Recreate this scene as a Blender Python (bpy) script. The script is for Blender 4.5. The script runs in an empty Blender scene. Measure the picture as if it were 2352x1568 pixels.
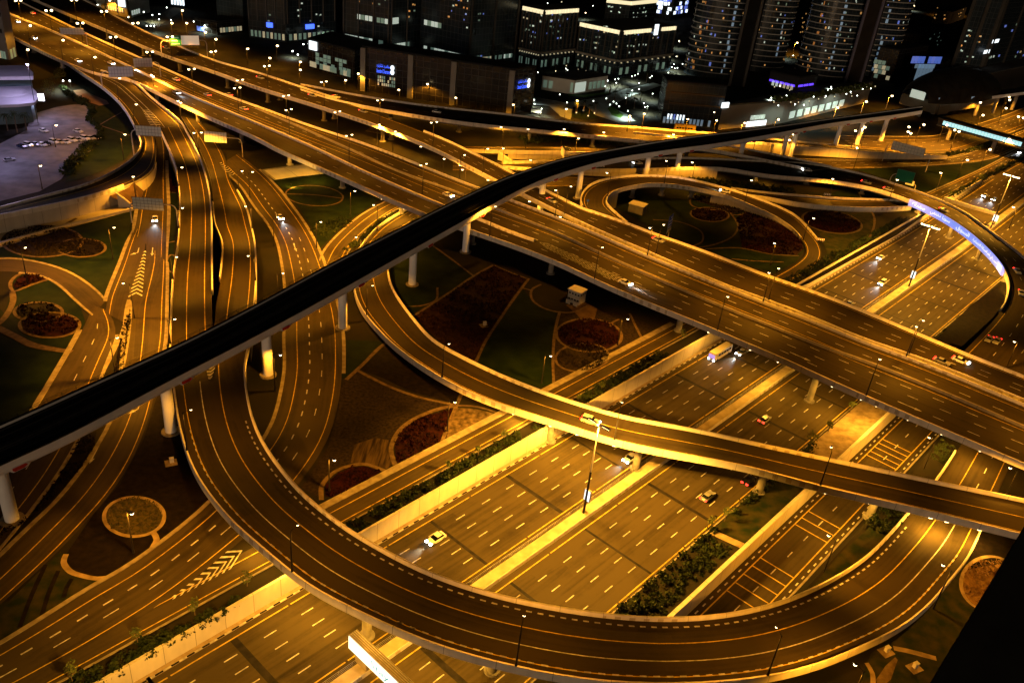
import bpy, bmesh, math, random
import numpy as np
from mathutils import Vector, Matrix
random.seed(7); rng = np.random.default_rng(7)
R_ = math.radians
scene = bpy.context.scene
COL = scene.collection
# ------------------------------------------------------------------ camera, sky, sun, exposure
CAM_H = 127.0                      # metres above the garden level
FPX, PITCH, ROLL = 1964.9, 0.51646, 0.11031   # focal length in pixels of a 2352 px wide frame
FW, FH = 2352.0, 1568.0
_fwd = np.array([0, math.cos(PITCH), -math.sin(PITCH)])
_r = np.array([1.0, 0, 0]); _u = np.cross(_r, _fwd)
CR = _r*math.cos(ROLL)+_u*math.sin(ROLL); CU = _u*math.cos(ROLL)-_r*math.sin(ROLL)
cam_d = bpy.data.cameras.new('camera'); cam = bpy.data.objects.new('camera', cam_d); COL.objects.link(cam)
cam_d.sensor_width = 36; cam_d.lens = FPX/FW*36; cam_d.clip_start = 0.5; cam_d.clip_end = 12000
cam.matrix_world = Matrix([[CR[0], CU[0], -_fwd[0], 0], [CR[1], CU[1], -_fwd[1], 0], [CR[2], CU[2], -_fwd[2], CAM_H], [0, 0, 0, 1]])
scene.camera = cam
world = bpy.data.worlds.new("World"); scene.world = world; world.use_nodes = True
wn = world.node_tree.nodes; wl = world.node_tree.links
sky = wn.new('ShaderNodeTexSky'); sky.sky_type = 'NISHITA'; sky.sun_disc = False
sky.sun_elevation = R_(6); sky.sun_rotation = R_(180); sky.air_density = 1.0
wl.new(sky.outputs[0], wn['Background'].inputs[0]); wn['Background'].inputs[1].default_value = 0.0012
sun_d = bpy.data.lights.new('sun', 'SUN'); sun_d.energy = 0.5; sun_d.angle = R_(12); sun_d.color = (1.0, 0.68, 0.41)
sun = bpy.data.objects.new('sun', sun_d); COL.objects.link(sun); sun.rotation_euler = (R_(84), 0, R_(-8))
scene.view_settings.view_transform = 'Standard'; scene.view_settings.look = 'None'
scene.view_settings.exposure = 0.0; scene.view_settings.gamma = 1.0
scene.cycles.max_bounces = 4; scene.cycles.diffuse_bounces = 2; scene.cycles.glossy_bounces = 2
scene.cycles.sample_clamp_indirect = 2.0; scene.cycles.sample_clamp_direct = 0; scene.cycles.use_denoising = True
scene.cycles.use_light_tree = True; scene.cycles.caustics_reflective = False; scene.cycles.caustics_refractive = False

# ------------------------------------------------------------------ geometry helpers
def P(u, v, z=0.0):
    """point of the place at height z seen at frame position (u, v)"""
    d = CR*(u-FW/2)/FPX + CU*(FH/2-v)/FPX + _fwd
    t = (z-CAM_H)/d[2]
    return np.array([d[0]*t, d[1]*t, z])
def proj(p):
    d = np.array(p)-np.array([0, 0, CAM_H]); w = d@_fwd
    return FW/2+FPX*(d@CR)/w, FH/2-FPX*(d@CU)/w
TH = R_(49.986); SD = np.array([math.cos(TH), math.sin(TH)]); ND = np.array([-math.sin(TH), math.cos(TH)])
def SN(s, n, z=0.0): q = SD*s+ND*n; return np.array([q[0], q[1], z])
def to_sn(p): return p[0]*SD[0]+p[1]*SD[1], p[0]*ND[0]+p[1]*ND[1]
def depth_k(s): return 1.0 if s < 400 else max(0.1, 1-(s-400)/130.0)
HW_Z = -4.0
def hw_point(u, v, base=HW_Z):
    z = base
    for _ in range(6):
        p = P(u, v, z); z = base*depth_k(to_sn(p)[0])
    return P(u, v, z)

def put_props(o, label=None, cat=None, group=None, kind=None):
    if label: o['label'] = label
    if cat: o['category'] = cat
    if group: o['group'] = group
    if kind: o['kind'] = kind
    return o
def thing(name, label, cat, loc=(0, 0, 0), rz=0.0, group=None, kind=None):
    o = bpy.data.objects.new(name, None); COL.objects.link(o); o.location = tuple(loc); o.rotation_euler = (0, 0, rz)
    o.empty_display_size = 0.5
    return put_props(o, label, cat, group, kind)

class MB:
    def __init__(s): s.v = []; s.f = []; s.uv = []
    def add(s, pts, faces, uvs=None):
        b = len(s.v); s.v.extend([tuple(map(float, p)) for p in pts])
        for i, f in enumerate(faces):
            s.f.append(tuple(b+k for k in f)); s.uv.append(uvs[i] if uvs else None)
    def quad(s, a, b, c, d, uv=None): s.add([a, b, c, d], [(0, 1, 2, 3)], [uv] if uv else None)
    def box(s, c, size, rz=0.0, taper=1.0):
        sx, sy, sz = [q/2 for q in size]; ca, sa = math.cos(rz), math.sin(rz); pts = []
        for z in (-sz, sz):
            k = taper if z > 0 else 1
            for x, y in ((-sx, -sy), (sx, -sy), (sx, sy), (-sx, sy)):
                x2, y2 = x*k, y*k
                pts.append((c[0]+x2*ca-y2*sa, c[1]+x2*sa+y2*ca, c[2]+z))
        s.add(pts, [(3, 2, 1, 0), (4, 5, 6, 7), (0, 1, 5, 4), (1, 2, 6, 5), (2, 3, 7, 6), (3, 0, 4, 7)])
    def prism(s, poly, z0, z1, uvm=False):
        n = len(poly); pts = [(p[0], p[1], z0) for p in poly]+[(p[0], p[1], z1) for p in poly]
        fs = [tuple(range(n-1, -1, -1)), tuple(range(n, 2*n))]; uv = [None, None]; a = 0
        for i in range(n):
            j = (i+1) % n; L = math.hypot(poly[j][0]-poly[i][0], poly[j][1]-poly[i][1])
            fs.append((i, j, n+j, n+i)); uv.append([(a, z0), (a+L, z0), (a+L, z1), (a, z1)]); a += L
        s.add(pts, fs, uv if uvm else None)
    def tube(s, p0, p1, r0, r1=None, n=8, caps=True):
        r1 = r0 if r1 is None else r1
        p0 = Vector(p0); p1 = Vector(p1); d = (p1-p0).normalized()
        a = d.orthogonal().normalized(); b = d.cross(a); pts = []
        for p, r in ((p0, r0), (p1, r1)):
            for i in range(n):
                t = 2*math.pi*i/n; pts.append(p+(a*math.cos(t)+b*math.sin(t))*r)
        fs = [(i, (i+1) % n, n+(i+1) % n, n+i) for i in range(n)]
        if caps: fs += [tuple(range(n-1, -1, -1)), tuple(range(n, 2*n))]
        s.add(pts, fs)
    def chain(s, pts, rad, n=8):
        for i in range(len(pts)-1): s.tube(pts[i], pts[i+1], rad[i], rad[i+1], n)
    def ball(s, c, r, n=10, m=6, sz=1.0, z0=-1.0, z1=1.0):
        pts = []; fs = []
        for j in range(m+1):
            zz = z0+(z1-z0)*j/m if False else math.sin(math.asin(z0)+(math.asin(z1)-math.asin(z0))*j/m)
            rr = math.sqrt(max(0, 1-zz*zz))
            for i in range(n):
                t = 2*math.pi*i/n; pts.append((c[0]+r*rr*math.cos(t), c[1]+r*rr*math.sin(t), c[2]+r*zz*sz))
        for j in range(m):
            for i in range(n): fs.append((j*n+i, j*n+(i+1) % n, (j+1)*n+(i+1) % n, (j+1)*n+i))
        s.add(pts, fs)
    def poly(s, pts): s.add(pts, [tuple(range(len(pts)))])
    def build(s, name, mat, parent=None, smooth=False, tri=False, label=None, cat=None, group=None, kind=None):
        me = bpy.data.meshes.new(name); me.from_pydata(s.v, [], s.f)
        if any(u is not None for u in s.uv):
            lay = me.uv_layers.new(name='UVMap'); k = 0
            for f, u in zip(s.f, s.uv):
                for i in range(len(f)):
                    lay.data[k].uv = u[i] if u else (0, 0); k += 1
        if tri:
            bm = bmesh.new(); bm.from_mesh(me); bmesh.ops.triangulate(bm, faces=bm.faces[:]); bm.to_mesh(me); bm.free()
        if smooth:
            for p in me.polygons: p.use_smooth = True
        if mat: me.materials.append(mat)
        o = bpy.data.objects.new(name, me); COL.objects.link(o)
        if parent: o.parent = parent
        return put_props(o, label, cat, group, kind)

def catmull(pts, step=3.0):
    pts = np.array(pts, float)
    if len(pts) < 3:
        L = np.linalg.norm(pts[-1]-pts[0]); n = max(2, int(L/step)+1)
        return np.array([pts[0]+(pts[-1]-pts[0])*i/(n-1) for i in range(n)])
    ext = np.vstack([2*pts[0]-pts[1], pts, 2*pts[-1]-pts[-2]]); out = []
    for i in range(1, len(ext)-2):
        p0, p1, p2, p3 = ext[i-1:i+3]
        t1 = np.linalg.norm(p1-p0)**.5+1e-6; t2 = np.linalg.norm(p2-p1)**.5+1e-6; t3 = np.linalg.norm(p3-p2)**.5+1e-6
        m1 = t2*((p1-p0)/t1-(p2-p0)/(t1+t2)+(p2-p1)/t2); m2 = t2*((p2-p1)/t2-(p3-p1)/(t2+t3)+(p3-p2)/t3)
        n = max(2, int(np.linalg.norm(p2-p1)/step))
        for k in range(n):
            t = k/n; out.append((2*t**3-3*t*t+1)*p1+(t**3-2*t*t+t)*m1+(-2*t**3+3*t*t)*p2+(t**3-t*t)*m2)
    out.append(ext[-2]); return np.array(out)
def smooth_line(a, k=2):
    a = a.copy()
    for _ in range(k): a[1:-1] = (a[:-2]+2*a[1:-1]+a[2:])/4
    return a
def zs_along(uv, zs):
    uv = np.array(uv, float); d = np.r_[0, np.cumsum(np.linalg.norm(np.diff(uv, axis=0), axis=1))]; d /= d[-1]
    return np.interp(d, [q[0] for q in zs], [q[1] for q in zs])
def edge(uv, zs, dz=0.0, step=3.0):
    z = zs_along(uv, zs); return smooth_line(catmull([P(a, b, c+dz) for (a, b), c in zip(uv, z)], step), 3)
def arclen(a): return np.r_[0, np.cumsum(np.linalg.norm(np.diff(a[:, :2], axis=0), axis=1))]
class Way:
    """a road strip: matching points of its two edges"""
    def __init__(w, L, Rr, zs, dz=0.0, step=3.0):
        a = edge(L, zs, dz, step); b = edge(Rr, zs, dz, 1.0)
        par = 0; Rp = []
        for i, q in enumerate(a):
            lo = par; hi = min(len(b), par+80)
            if i == 0: k = 0
            elif i == len(a)-1: k = len(b)-1
            else:
                dd = np.linalg.norm(b[lo:hi, :2]-q[:2], axis=1); k = lo+int(dd.argmin())
            par = k; Rp.append(b[k])
        Rp = smooth_line(np.array(Rp), 4)
        w.L = a.copy(); w.R = Rp; w.L[:, 2] -= dz; w.R[:, 2] -= dz
        zm = (w.L[:, 2]+w.R[:, 2])/2; w.L[:, 2] = zm; w.R[:, 2] = zm
        w.finish()
    def finish(w):
        w.C = (w.L+w.R)/2; w.s = arclen(w.C); w.len = w.s[-1]
        d = w.R-w.L; d[:, 2] = 0; w.wid = np.linalg.norm(d, axis=1); w.dir = d/np.maximum(w.wid[:, None], 1e-6)
    def at(w, f, t, off=0.0, dz=0.0):
        s = f*w.len; q = np.array([np.interp(s, w.s, (w.L+(w.R-w.L)*t)[:, k]) for k in range(3)])
        dr = np.array([np.interp(s, w.s, w.dir[:, k]) for k in range(3)])
        q = q+dr*off; q[2] += dz; return q
    def head(w, f):
        a = w.at(max(0, f-.004), .5); b = w.at(min(1, f+.004), .5); return math.atan2(b[1]-a[1], b[0]-a[0])
    def near(w, x, y):
        i = int(np.argmin((w.C[:, 0]-x)**2+(w.C[:, 1]-y)**2)); return i, w.C[i], math.hypot(w.C[i][0]-x, w.C[i][1]-y)
    def rng(w, f0, f1): return [i for i in range(len(w.s)) if f0*w.len-1e-6 <= w.s[i] <= f1*w.len+1e-6]
WAYS = {}
def strip(mb, w, t0, o0, t1, o1, dz0, dz1=None, f0=0, f1=1):
    dz1 = dz0 if dz1 is None else dz1; ii = w.rng(f0, f1)
    A = w.L+(w.R-w.L)*t0+w.dir*o0; B = w.L+(w.R-w.L)*t1+w.dir*o1
    A = A+np.array([0, 0, dz0]); B = B+np.array([0, 0, dz1])
    for i, j in zip(ii[:-1], ii[1:]):
        ya, yb = t0*w.wid[i]+o0, t1*w.wid[i]+o1
        mb.quad(A[i], B[i], B[j], A[j], [(w.s[i], ya), (w.s[i], yb), (w.s[j], yb), (w.s[j], ya)])
def sweep(mb, w, prof, f0=0, f1=1, caps=True):
    """prof: ring of (t, offset, dz)"""
    ii = w.rng(f0, f1); n = len(prof); rows = []
    for i in ii:
        rows.append([w.L[i]+(w.R[i]-w.L[i])*t+w.dir[i]*o+np.array([0, 0, z]) for t, o, z in prof])
    acc = [0]
    for a, b in zip(prof, prof[1:]+prof[:1]): acc.append(acc[-1]+math.hypot((a[1]-b[1])+(a[0]-b[0])*5, a[2]-b[2]))
    b0 = len(mb.v)
    for r in rows: mb.v.extend([tuple(p) for p in r])
    for k in range(len(ii)-1):
        for m in range(n):
            m2 = (m+1) % n
            mb.f.append((b0+k*n+m, b0+k*n+m2, b0+(k+1)*n+m2, b0+(k+1)*n+m))
            s0, s1 = w.s[ii[k]], w.s[ii[k+1]]
            mb.uv.append([(s0, prof[m][2]), (s0, prof[m2][2]), (s1, prof[m2][2]), (s1, prof[m][2])])
    if caps and len(ii) > 1:
        mb.f.append(tuple(b0+m for m in range(n-1, -1, -1))); mb.uv.append(None)
        mb.f.append(tuple(b0+(len(ii)-1)*n+m for m in range(n))); mb.uv.append(None)
def line_marks(mb, w, t, off, width, dz, dash=None, f0=0, f1=1, phase=0.0):
    if dash is None:
        strip(mb, w, t, off-width/2, t, off+width/2, dz, None, f0, f1); return
    on, per = dash; s = f0*w.len+phase
    while s+on < f1*w.len:
        a = w.at(s/w.len, t, off-width/2, dz); b = w.at(s/w.len, t, off+width/2, dz)
        c = w.at((s+on)/w.len, t, off+width/2, dz); d = w.at((s+on)/w.len, t, off-width/2, dz)
        mb.quad(a, b, c, d); s += per

# ------------------------------------------------------------------ materials
MATS = {}
def new_mat(name):
    m = bpy.data.materials.new(name); m.use_nodes = True; nt = m.node_tree
    return m, nt, nt.nodes['Principled BSDF']
def surf(name, c1, c2=None, scale=0.3, rough=0.85, detail=6, stretch=None, coord='Object', spec=0.07, bump=0.0, metal=0.0, lo=.35, hi=.65):
    if name in MATS: return MATS[name]
    m, nt, b = new_mat(name); N = nt.nodes; Lk = nt.links
    b.inputs['Roughness'].default_value = rough; b.inputs['Specular IOR Level'].default_value = spec; b.inputs['Metallic'].default_value = metal
    if c2 is None: b.inputs['Base Color'].default_value = (*c1, 1)
    else:
        tc = N.new('ShaderNodeTexCoord'); mp = N.new('ShaderNodeMapping'); mp.inputs['Scale'].default_value = stretch or (1, 1, 1)
        no = N.new('ShaderNodeTexNoise'); no.inputs['Scale'].default_value = scale; no.inputs['Detail'].default_value = detail
        cr = N.new('ShaderNodeValToRGB'); cr.color_ramp.elements[0].position = lo; cr.color_ramp.elements[1].position = hi
        cr.color_ramp.elements[0].color = (*c1, 1); cr.color_ramp.elements[1].color = (*c2, 1)
        Lk.new(tc.outputs[coord], mp.inputs[0]); Lk.new(mp.outputs[0], no.inputs[0]); Lk.new(no.outputs[0], cr.inputs[0]); Lk.new(cr.outputs[0], b.inputs['Base Color'])
        if bump:
            bp = N.new('ShaderNodeBump'); bp.inputs['Strength'].default_value = bump; Lk.new(no.outputs[0], bp.inputs['Height']); Lk.new(bp.outputs[0], b.inputs['Normal'])
    MATS[name] = m; return m
def glow(name, col, strength, base=None):
    if name in MATS: return MATS[name]
    m, nt, b = new_mat(name); b.inputs['Base Color'].default_value = (*(base or col), 1)
    b.inputs['Emission Color'].default_value = (*col, 1); b.inputs['Emission Strength'].default_value = strength
    m.cycles.emission_sampling = 'NONE'; MATS[name] = m; return m
def asphalt(name, base=0.055, warm=0.0, streak=0.5):
    """asphalt with worn wheel tracks along the road (UV = metres along, metres across)"""
    m, nt, b = new_mat(name); N = nt.nodes; Lk = nt.links
    uv = N.new('ShaderNodeUVMap'); uv.uv_map = 'UVMap'; tc = N.new('ShaderNodeTexCoord')
    m1 = N.new('ShaderNodeMapping'); m1.inputs['Scale'].default_value = (0.012, 0.9, 1); Lk.new(uv.outputs[0], m1.inputs[0])
    n1 = N.new('ShaderNodeTexNoise'); n1.inputs['Scale'].default_value = 1; n1.inputs['Detail'].default_value = 4; Lk.new(m1.outputs[0], n1.inputs[0])
    n2 = N.new('ShaderNodeTexNoise'); n2.inputs['Scale'].default_value = 0.08; n2.inputs['Detail'].default_value = 8; n2.inputs['Roughness'].default_value = .7; Lk.new(tc.outputs['Object'], n2.inputs[0])
    mx = N.new('ShaderNodeMath'); mx.operation = 'MULTIPLY_ADD'; mx.inputs[1].default_value = streak; Lk.new(n1.outputs[0], mx.inputs[0]); Lk.new(n2.outputs[0], mx.inputs[2])
    # patched repair lengths across the road
    m3 = N.new('ShaderNodeMapping'); m3.inputs['Scale'].default_value = (0.035, 0.26, 1); Lk.new(uv.outputs[0], m3.inputs[0])
    vo = N.new('ShaderNodeTexVoronoi'); vo.distance = 'CHEBYCHEV'; vo.inputs['Scale'].default_value = 1; Lk.new(m3.outputs[0], vo.inputs['Vector'])
    sp = N.new('ShaderNodeSeparateColor'); Lk.new(vo.outputs['Color'], sp.inputs[0])
    gt = N.new('ShaderNodeMath'); gt.operation = 'GREATER_THAN'; gt.inputs[1].default_value = .9; Lk.new(sp.outputs[0], gt.inputs[0])
    sb = N.new('ShaderNodeMath'); sb.operation = 'MULTIPLY_ADD'; sb.inputs[1].default_value = -.13; Lk.new(gt.outputs[0], sb.inputs[0]); Lk.new(mx.outputs[0], sb.inputs[2])
    cr = N.new('ShaderNodeValToRGB'); e = cr.color_ramp.elements; e[0].position = .5; e[1].position = .98
    e[0].color = (base*.5*(1+warm), base*.42, base*.2, 1); e[1].color = (base*1.55*(1+warm), base*1.3, base*.6, 1)
    Lk.new(sb.outputs[0], cr.inputs[0]); Lk.new(cr.outputs[0], b.inputs['Base Color'])
    b.inputs['Roughness'].default_value = .8; b.inputs['Specular IOR Level'].default_value = .06
    MATS[name] = m; return m
def concrete(name, c, joint=8.0, stain=.35, panels=False):
    """concrete with open joints every few metres along the strip and streaky stains"""
    m, nt, b = new_mat(name); N = nt.nodes; Lk = nt.links
    uv = N.new('ShaderNodeUVMap'); uv.uv_map = 'UVMap'; sx = N.new('ShaderNodeSeparateXYZ'); Lk.new(uv.outputs[0], sx.inputs[0])
    md = N.new('ShaderNodeMath'); md.operation = 'PINGPONG'; md.inputs[1].default_value = joint/2; Lk.new(sx.outputs[0], md.inputs[0])
    lt = N.new('ShaderNodeMath'); lt.operation = 'GREATER_THAN'; lt.inputs[1].default_value = .055; Lk.new(md.outputs[0], lt.inputs[0])
    mp = N.new('ShaderNodeMapping'); mp.inputs['Scale'].default_value = (.55, .18, 1); Lk.new(uv.outputs[0], mp.inputs[0])
    n1 = N.new('ShaderNodeTexNoise'); n1.inputs['Scale'].default_value = 1; n1.inputs['Detail'].default_value = 6; Lk.new(mp.outputs[0], n1.inputs[0])
    cr = N.new('ShaderNodeValToRGB'); e = cr.color_ramp.elements; e[0].position = .3; e[1].position = .7
    e[0].color = (*[q*(1-stain) for q in c], 1); e[1].color = (*c, 1); Lk.new(n1.outputs[0], cr.inputs[0])
    mx = N.new('ShaderNodeMix'); mx.data_type = 'RGBA'; mx.inputs[6].default_value = tuple([q*.35 for q in c])+(1,)
    col = cr.outputs[0]
    if panels:
        # groups of recessed square drain panels along the outer face
        def mth(op, a, v=None, b2=None):
            n_ = N.new('ShaderNodeMath'); n_.operation = op; Lk.new(a, n_.inputs[0])
            if v is not None: n_.inputs[1].default_value = v
            if b2 is not None: Lk.new(b2, n_.inputs[1])
            return n_.outputs[0]
        g1 = mth('LESS_THAN', mth('PINGPONG', sx.outputs[0], 38.0), 8.0); g2 = mth('LESS_THAN', mth('PINGPONG', sx.outputs[0], 1.5), .62)
        g3 = mth('LESS_THAN', sx.outputs[1], .62); g4 = mth('GREATER_THAN', sx.outputs[1], -.62); gg = mth('MULTIPLY', mth('MULTIPLY', g1, None, g2), None, mth('MULTIPLY', g3, None, g4))
        ge = N.new('ShaderNodeNewGeometry'); m2 = N.new('ShaderNodeMix'); m2.data_type = 'RGBA'; m2.inputs[7].default_value = (c[0]*.55, c[1]*.5, c[2]*.42, 1); Lk.new(gg, m2.inputs[0]); Lk.new(col, m2.inputs[6]); col = m2.outputs[2]
    Lk.new(lt.outputs[0], mx.inputs[0]); Lk.new(col, mx.inputs[7]); Lk.new(mx.outputs[2], b.inputs['Base Color'])
    b.inputs['Roughness'].default_value = .85; MATS[name] = m; return m
def glass_wall(name, glass=(.012, .016, .02), frame=(.05, .05, .05), w=3.0, h=3.6, fw=.12):
    """curtain wall: grid of dark panes in thin frames (UV in metres)"""
    m, nt, b = new_mat(name); N = nt.nodes; Lk = nt.links
    uv = N.new('ShaderNodeUVMap'); uv.uv_map = 'UVMap'; br = N.new('ShaderNodeTexBrick'); br.offset = 0
    br.inputs['Scale'].default_value = 1; br.inputs['Brick Width'].default_value = w; br.inputs['Row Height'].default_value = h; br.inputs['Mortar Size'].default_value = fw
    br.inputs['Color1'].default_value = (*glass, 1); br.inputs['Color2'].default_value = (*[q*1.6 for q in glass], 1); br.inputs['Mortar'].default_value = (*frame, 1)
    Lk.new(uv.outputs[0], br.inputs[0]); Lk.new(br.outputs[0], b.inputs['Base Color'])
    ml = N.new('ShaderNodeMath'); ml.operation = 'MULTIPLY_ADD'; ml.inputs[1].default_value = .45; ml.inputs[2].default_value = .25
    Lk.new(br.outputs['Fac'], ml.inputs[0]); Lk.new(ml.outputs[0], b.inputs['Roughness'])
    MATS[name] = m; return m
A_main = asphalt('asphalt_highway', .036, .12, .85); A_fly = asphalt('asphalt_flyover', .021, .14, .95); A_gr = asphalt('asphalt_street', .026, .14, .85)
C_par = concrete('parapet_concrete', (.68, .62, .52), 9.0, .25, True); C_deck = concrete('deck_concrete', (.3, .28, .25), 12.0); C_wall = concrete('wall_concrete', (.52, .46, .36), 6.0, .18)
C_pier = surf('pier_concrete', (.17, .155, .13), (.25, .23, .2), .5)
M_metro = surf('viaduct_paint', (.74, .74, .74), (.84, .84, .84), .15, .6); M_black = surf('track_deck', (.01, .01, .01), (.024, .023, .021), .25, .85)
M_white = surf('road_paint_white', (.26, .25, .23), (.55, .53, .48), 1.1, .7, 8); M_yel = surf('road_paint_yellow', (.3, .2, .03), (.52, .36, .06), .9, .7, 8)
M_kerb = surf('kerb_stone', (.16, .13, .09), (.27, .23, .16), .6); M_pave = surf('paving', (.22, .16, .1), (.32, .25, .16), .9); M_sand = surf('sand', (.16, .115, .06), (.29, .215, .12), .5)
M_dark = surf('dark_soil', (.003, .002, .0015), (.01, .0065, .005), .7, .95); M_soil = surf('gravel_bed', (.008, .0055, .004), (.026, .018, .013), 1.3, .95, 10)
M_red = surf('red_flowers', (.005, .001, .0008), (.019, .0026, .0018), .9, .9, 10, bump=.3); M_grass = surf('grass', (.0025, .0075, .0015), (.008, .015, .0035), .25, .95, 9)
M_grass2 = surf('rough_grass', (.007, .013, .003), (.03, .025, .008), .35, .95, 10); M_path = surf('garden_path', (.07, .046, .026), (.13, .09, .05), .8)
M_leaf = surf('leaf_dark', (.009, .016, .005), (.03, .04, .012), .6, .7); M_leaf2 = surf('leaf_mid', (.05, .07, .02), (.11, .12, .035), .7, .7); M_trunk = surf('bark', (.08, .06, .04), (.14, .1, .07), 2)
M_pole = surf('lamp_pole_metal', (.03, .026, .022), None, rough=.45, metal=.3); M_poleL = surf('pale_pole_metal', (.42, .38, .32), None, rough=.4, metal=.2); M_steel = surf('galvanised_steel', (.3, .3, .3), (.42, .42, .42), 3, .45, metal=.5)
G_lamp = glow('sodium_lens', (1.0, .74, .36), 9.0); G_white = glow('white_lens', (.9, 1.0, .86), 9.0); G_head = glow('headlight_lens', (.92, .96, 1.0), 22.0); G_tail = glow('taillight_lens', (1.0, .03, .02), 5.0)
G_winw = glow('window_and_glint_white', (.8, .95, .82), .42); G_winy = glow('window_and_glint_cream', (1.0, .88, .55), .26); G_winb = glow('window_and_glint_blue', (.2, .3, 1.0), .4); G_wino = glow('window_and_glint_amber', (1.0, .5, .14), .42)  # lit windows, and painted glints of lights on the tower glass
G_wing = glow('window_and_glint_green', (.5, .8, .66), .09); G_corn = glow('cornice_light', (1.0, .86, .52), .95); G_signw = glow('sign_white', (.85, .95, 1.0), 1.5); G_signb = glow('sign_blue', (.05, .12, 1.0), 2.4)
G_ban = glow('banner_blue', (.24, .32, .95), .95); G_txt = glow('banner_letters', (.9, .93, 1.0), 1.3); G_red = surf('red_panel', (.4, .03, .02), (.5, .05, .03), 2, .5); G_cyan = glow('bridge_windows', (.45, .85, .9), 1.0)
G_pur = glow('violet_strip', (.12, .05, 1.0), 1.6)

# ------------------------------------------------------------------ ground with the sunken highway trench
def zprof(n):
    ks = [(-4000, 0), (28, 0), (35.0, -1.2), (37.2, -5.4), (37.6, -6), (50.2, -6), (50.6, -2.0), (59.6, -3.4), (60.2, -4), (107.3, -4), (107.5, -.02), (4000, 0)]
    return np.interp(n, [k[0] for k in ks], [k[1] for k in ks])
NL = [-3500, -800, -200, 0, 28, 35, 37.2, 37.6, 50.2, 50.6, 59.6, 60.2, 107.3, 107.5, 125, 200, 400, 900, 3500]
SL_ = [-3000, -600, -150, 0, 120, 260, 400, 430, 460, 490, 517, 560, 800, 1400, 4000]
g = MB()
for s in SL_:
    for n in NL: g.v.append(tuple(SN(s, n, zprof(n)*depth_k(s)-0.03)))
w_ = len(NL)
for i in range(len(SL_)-1):
    for j in range(w_-1): g.f.append((i*w_+j, (i+1)*w_+j, (i+1)*w_+j+1, i*w_+j+1)); g.uv.append(None)
g.build('ground', surf('ground_soil', (.008, .008, .005), (.02, .016, .009), .05, .95, 10), label='dark night ground of soil and thin grass around all the roads', cat='ground', kind='structure')

def sn_way(n0, n1, zfun, s0, s1, step=6.0):
    w = Way.__new__(Way); ss = np.arange(s0, s1+.1, step)
    w.L = np.array([SN(s, n0, zfun(s)) for s in ss]); w.R = np.array([SN(s, n1, zfun(s)) for s in ss]); w.finish(); return w
hwz = lambda s: HW_Z*depth_k(s)
HWY = sn_way(105.9, 60.2, lambda s: hwz(s)+.02, -160, 1300); WAYS['highway'] = HWY
mb = MB(); strip(mb, HWY, 0, 0, 1, 0, 0.0)
hw = mb.build('road', A_main, label='wide multi lane sunken highway crossing the picture to the upper right', cat='road', kind='structure')
mk = MB(); my = MB(); W45 = 45.7
s_off = (to_sn(P(1176+502/4, 1176+430/4, HW_Z))[0]+160) % 8.25-1.3
def tn(n): return (105.9-n)/W45
for n in (104.4, 86.3, 79.7, 60.9): line_marks(my, HWY, tn(n), 0, .28, .012, (24.2, 24.75), phase=s_off)
for k in range(1, 5):
    line_marks(mk, HWY, tn(104.4-k*18.1/5), 0, .24, .012, (2.7, 8.25), phase=s_off)
    line_marks(mk, HWY, tn(79.7-k*18.8/5), 0, .24, .012, (2.7, 8.25), phase=s_off)
mk.build('lane_marking', M_white, hw); my.build('edge_line', M_yel, hw)
# dark cross joints in the carriageways
jb = MB()
for k in range(30):
    s = s_off-160+k*24.75+12; wd = .5
    for a, b in ((104.2, 86.5), (79.5, 61.1)):
        sh = rng.uniform(-.4, .4)
        jb.quad(SN(s-wd, a, hwz(s)+.028), SN(s-wd, b, hwz(s)+.028), SN(s+wd+sh, b, hwz(s)+.028), SN(s+wd+sh, a, hwz(s)+.028))
jb.build('tar_joint', surf('tar', (.012, .01, .008), (.026, .021, .016), .5, .7), hw)
med = sn_way(84.5, 81.9, lambda s: hwz(s)+.18, -160, 900); mb = MB(); sweep(mb, med, [(0, 0, 0), (1, 0, 0), (1, 0, -.2), (0, 0, -.2)])
mb.build('pavement', surf('median_paving', (.34, .27, .16), (.5, .41, .26), .35), label='sandy raised median strip between the two highway carriageways', cat='median', kind='structure')
ver = sn_way(107.4, 105.9, lambda s: hwz(s)+.16, -160, 520); mb = MB(); sweep(mb, ver, [(0, 0, 0), (1, 0, 0), (1, 0, -.2), (0, 0, -.2)])
vb = mb.build('kerb', M_pave, label='narrow paved kerb with black and white blocks below the highway wall', cat='kerb', kind='structure')
mb = MB(); line_marks(mb, ver, 1, -.18, .38, .012, (1.5, 3.0)); mb.build('white_block', M_white, vb)
mb = MB(); line_marks(mb, ver, 1, -.18, .38, .012, (1.5, 3.0), phase=1.5); mb.build('black_block', surf('black_paint', (.01, .01, .01)), vb)
def wall_between(name, label, n0, n1, ztop, zbot, s0, s1, mat, cap=.35):
    w = Way.__new__(Way); ss = np.arange(s0, s1+.1, 6.0)
    w.L = np.array([SN(s, n0, 0) for s in ss]); w.R = np.array([SN(s, n1, 0) for s in ss]); w.finish(); mb = MB()
    ii = range(len(ss)); b0 = 0
    for i in ii:
        k = depth_k(ss[i]); s = ss[i]
        zt = ztop(s); zb = zbot(s)
        mb.v.extend([tuple(SN(s, n0, zt)), tuple(SN(s, n1, zt)), tuple(SN(s, n1, zb)), tuple(SN(s, n0, zb))])
    for i in range(len(ss)-1):
        for m in range(4):
            m2 = (m+1) % 4; mb.f.append((i*4+m, i*4+m2, i*4+4+m2, i*4+4+m)); a = mb.v
            mb.uv.append([(ss[i], a[i*4+m][2]), (ss[i], a[i*4+m2][2]), (ss[i+1], a[i*4+4+m2][2]), (ss[i+1], a[i*4+4+m][2])])
    return mb.build(name, mat, label=label, cat='retaining wall')
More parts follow.
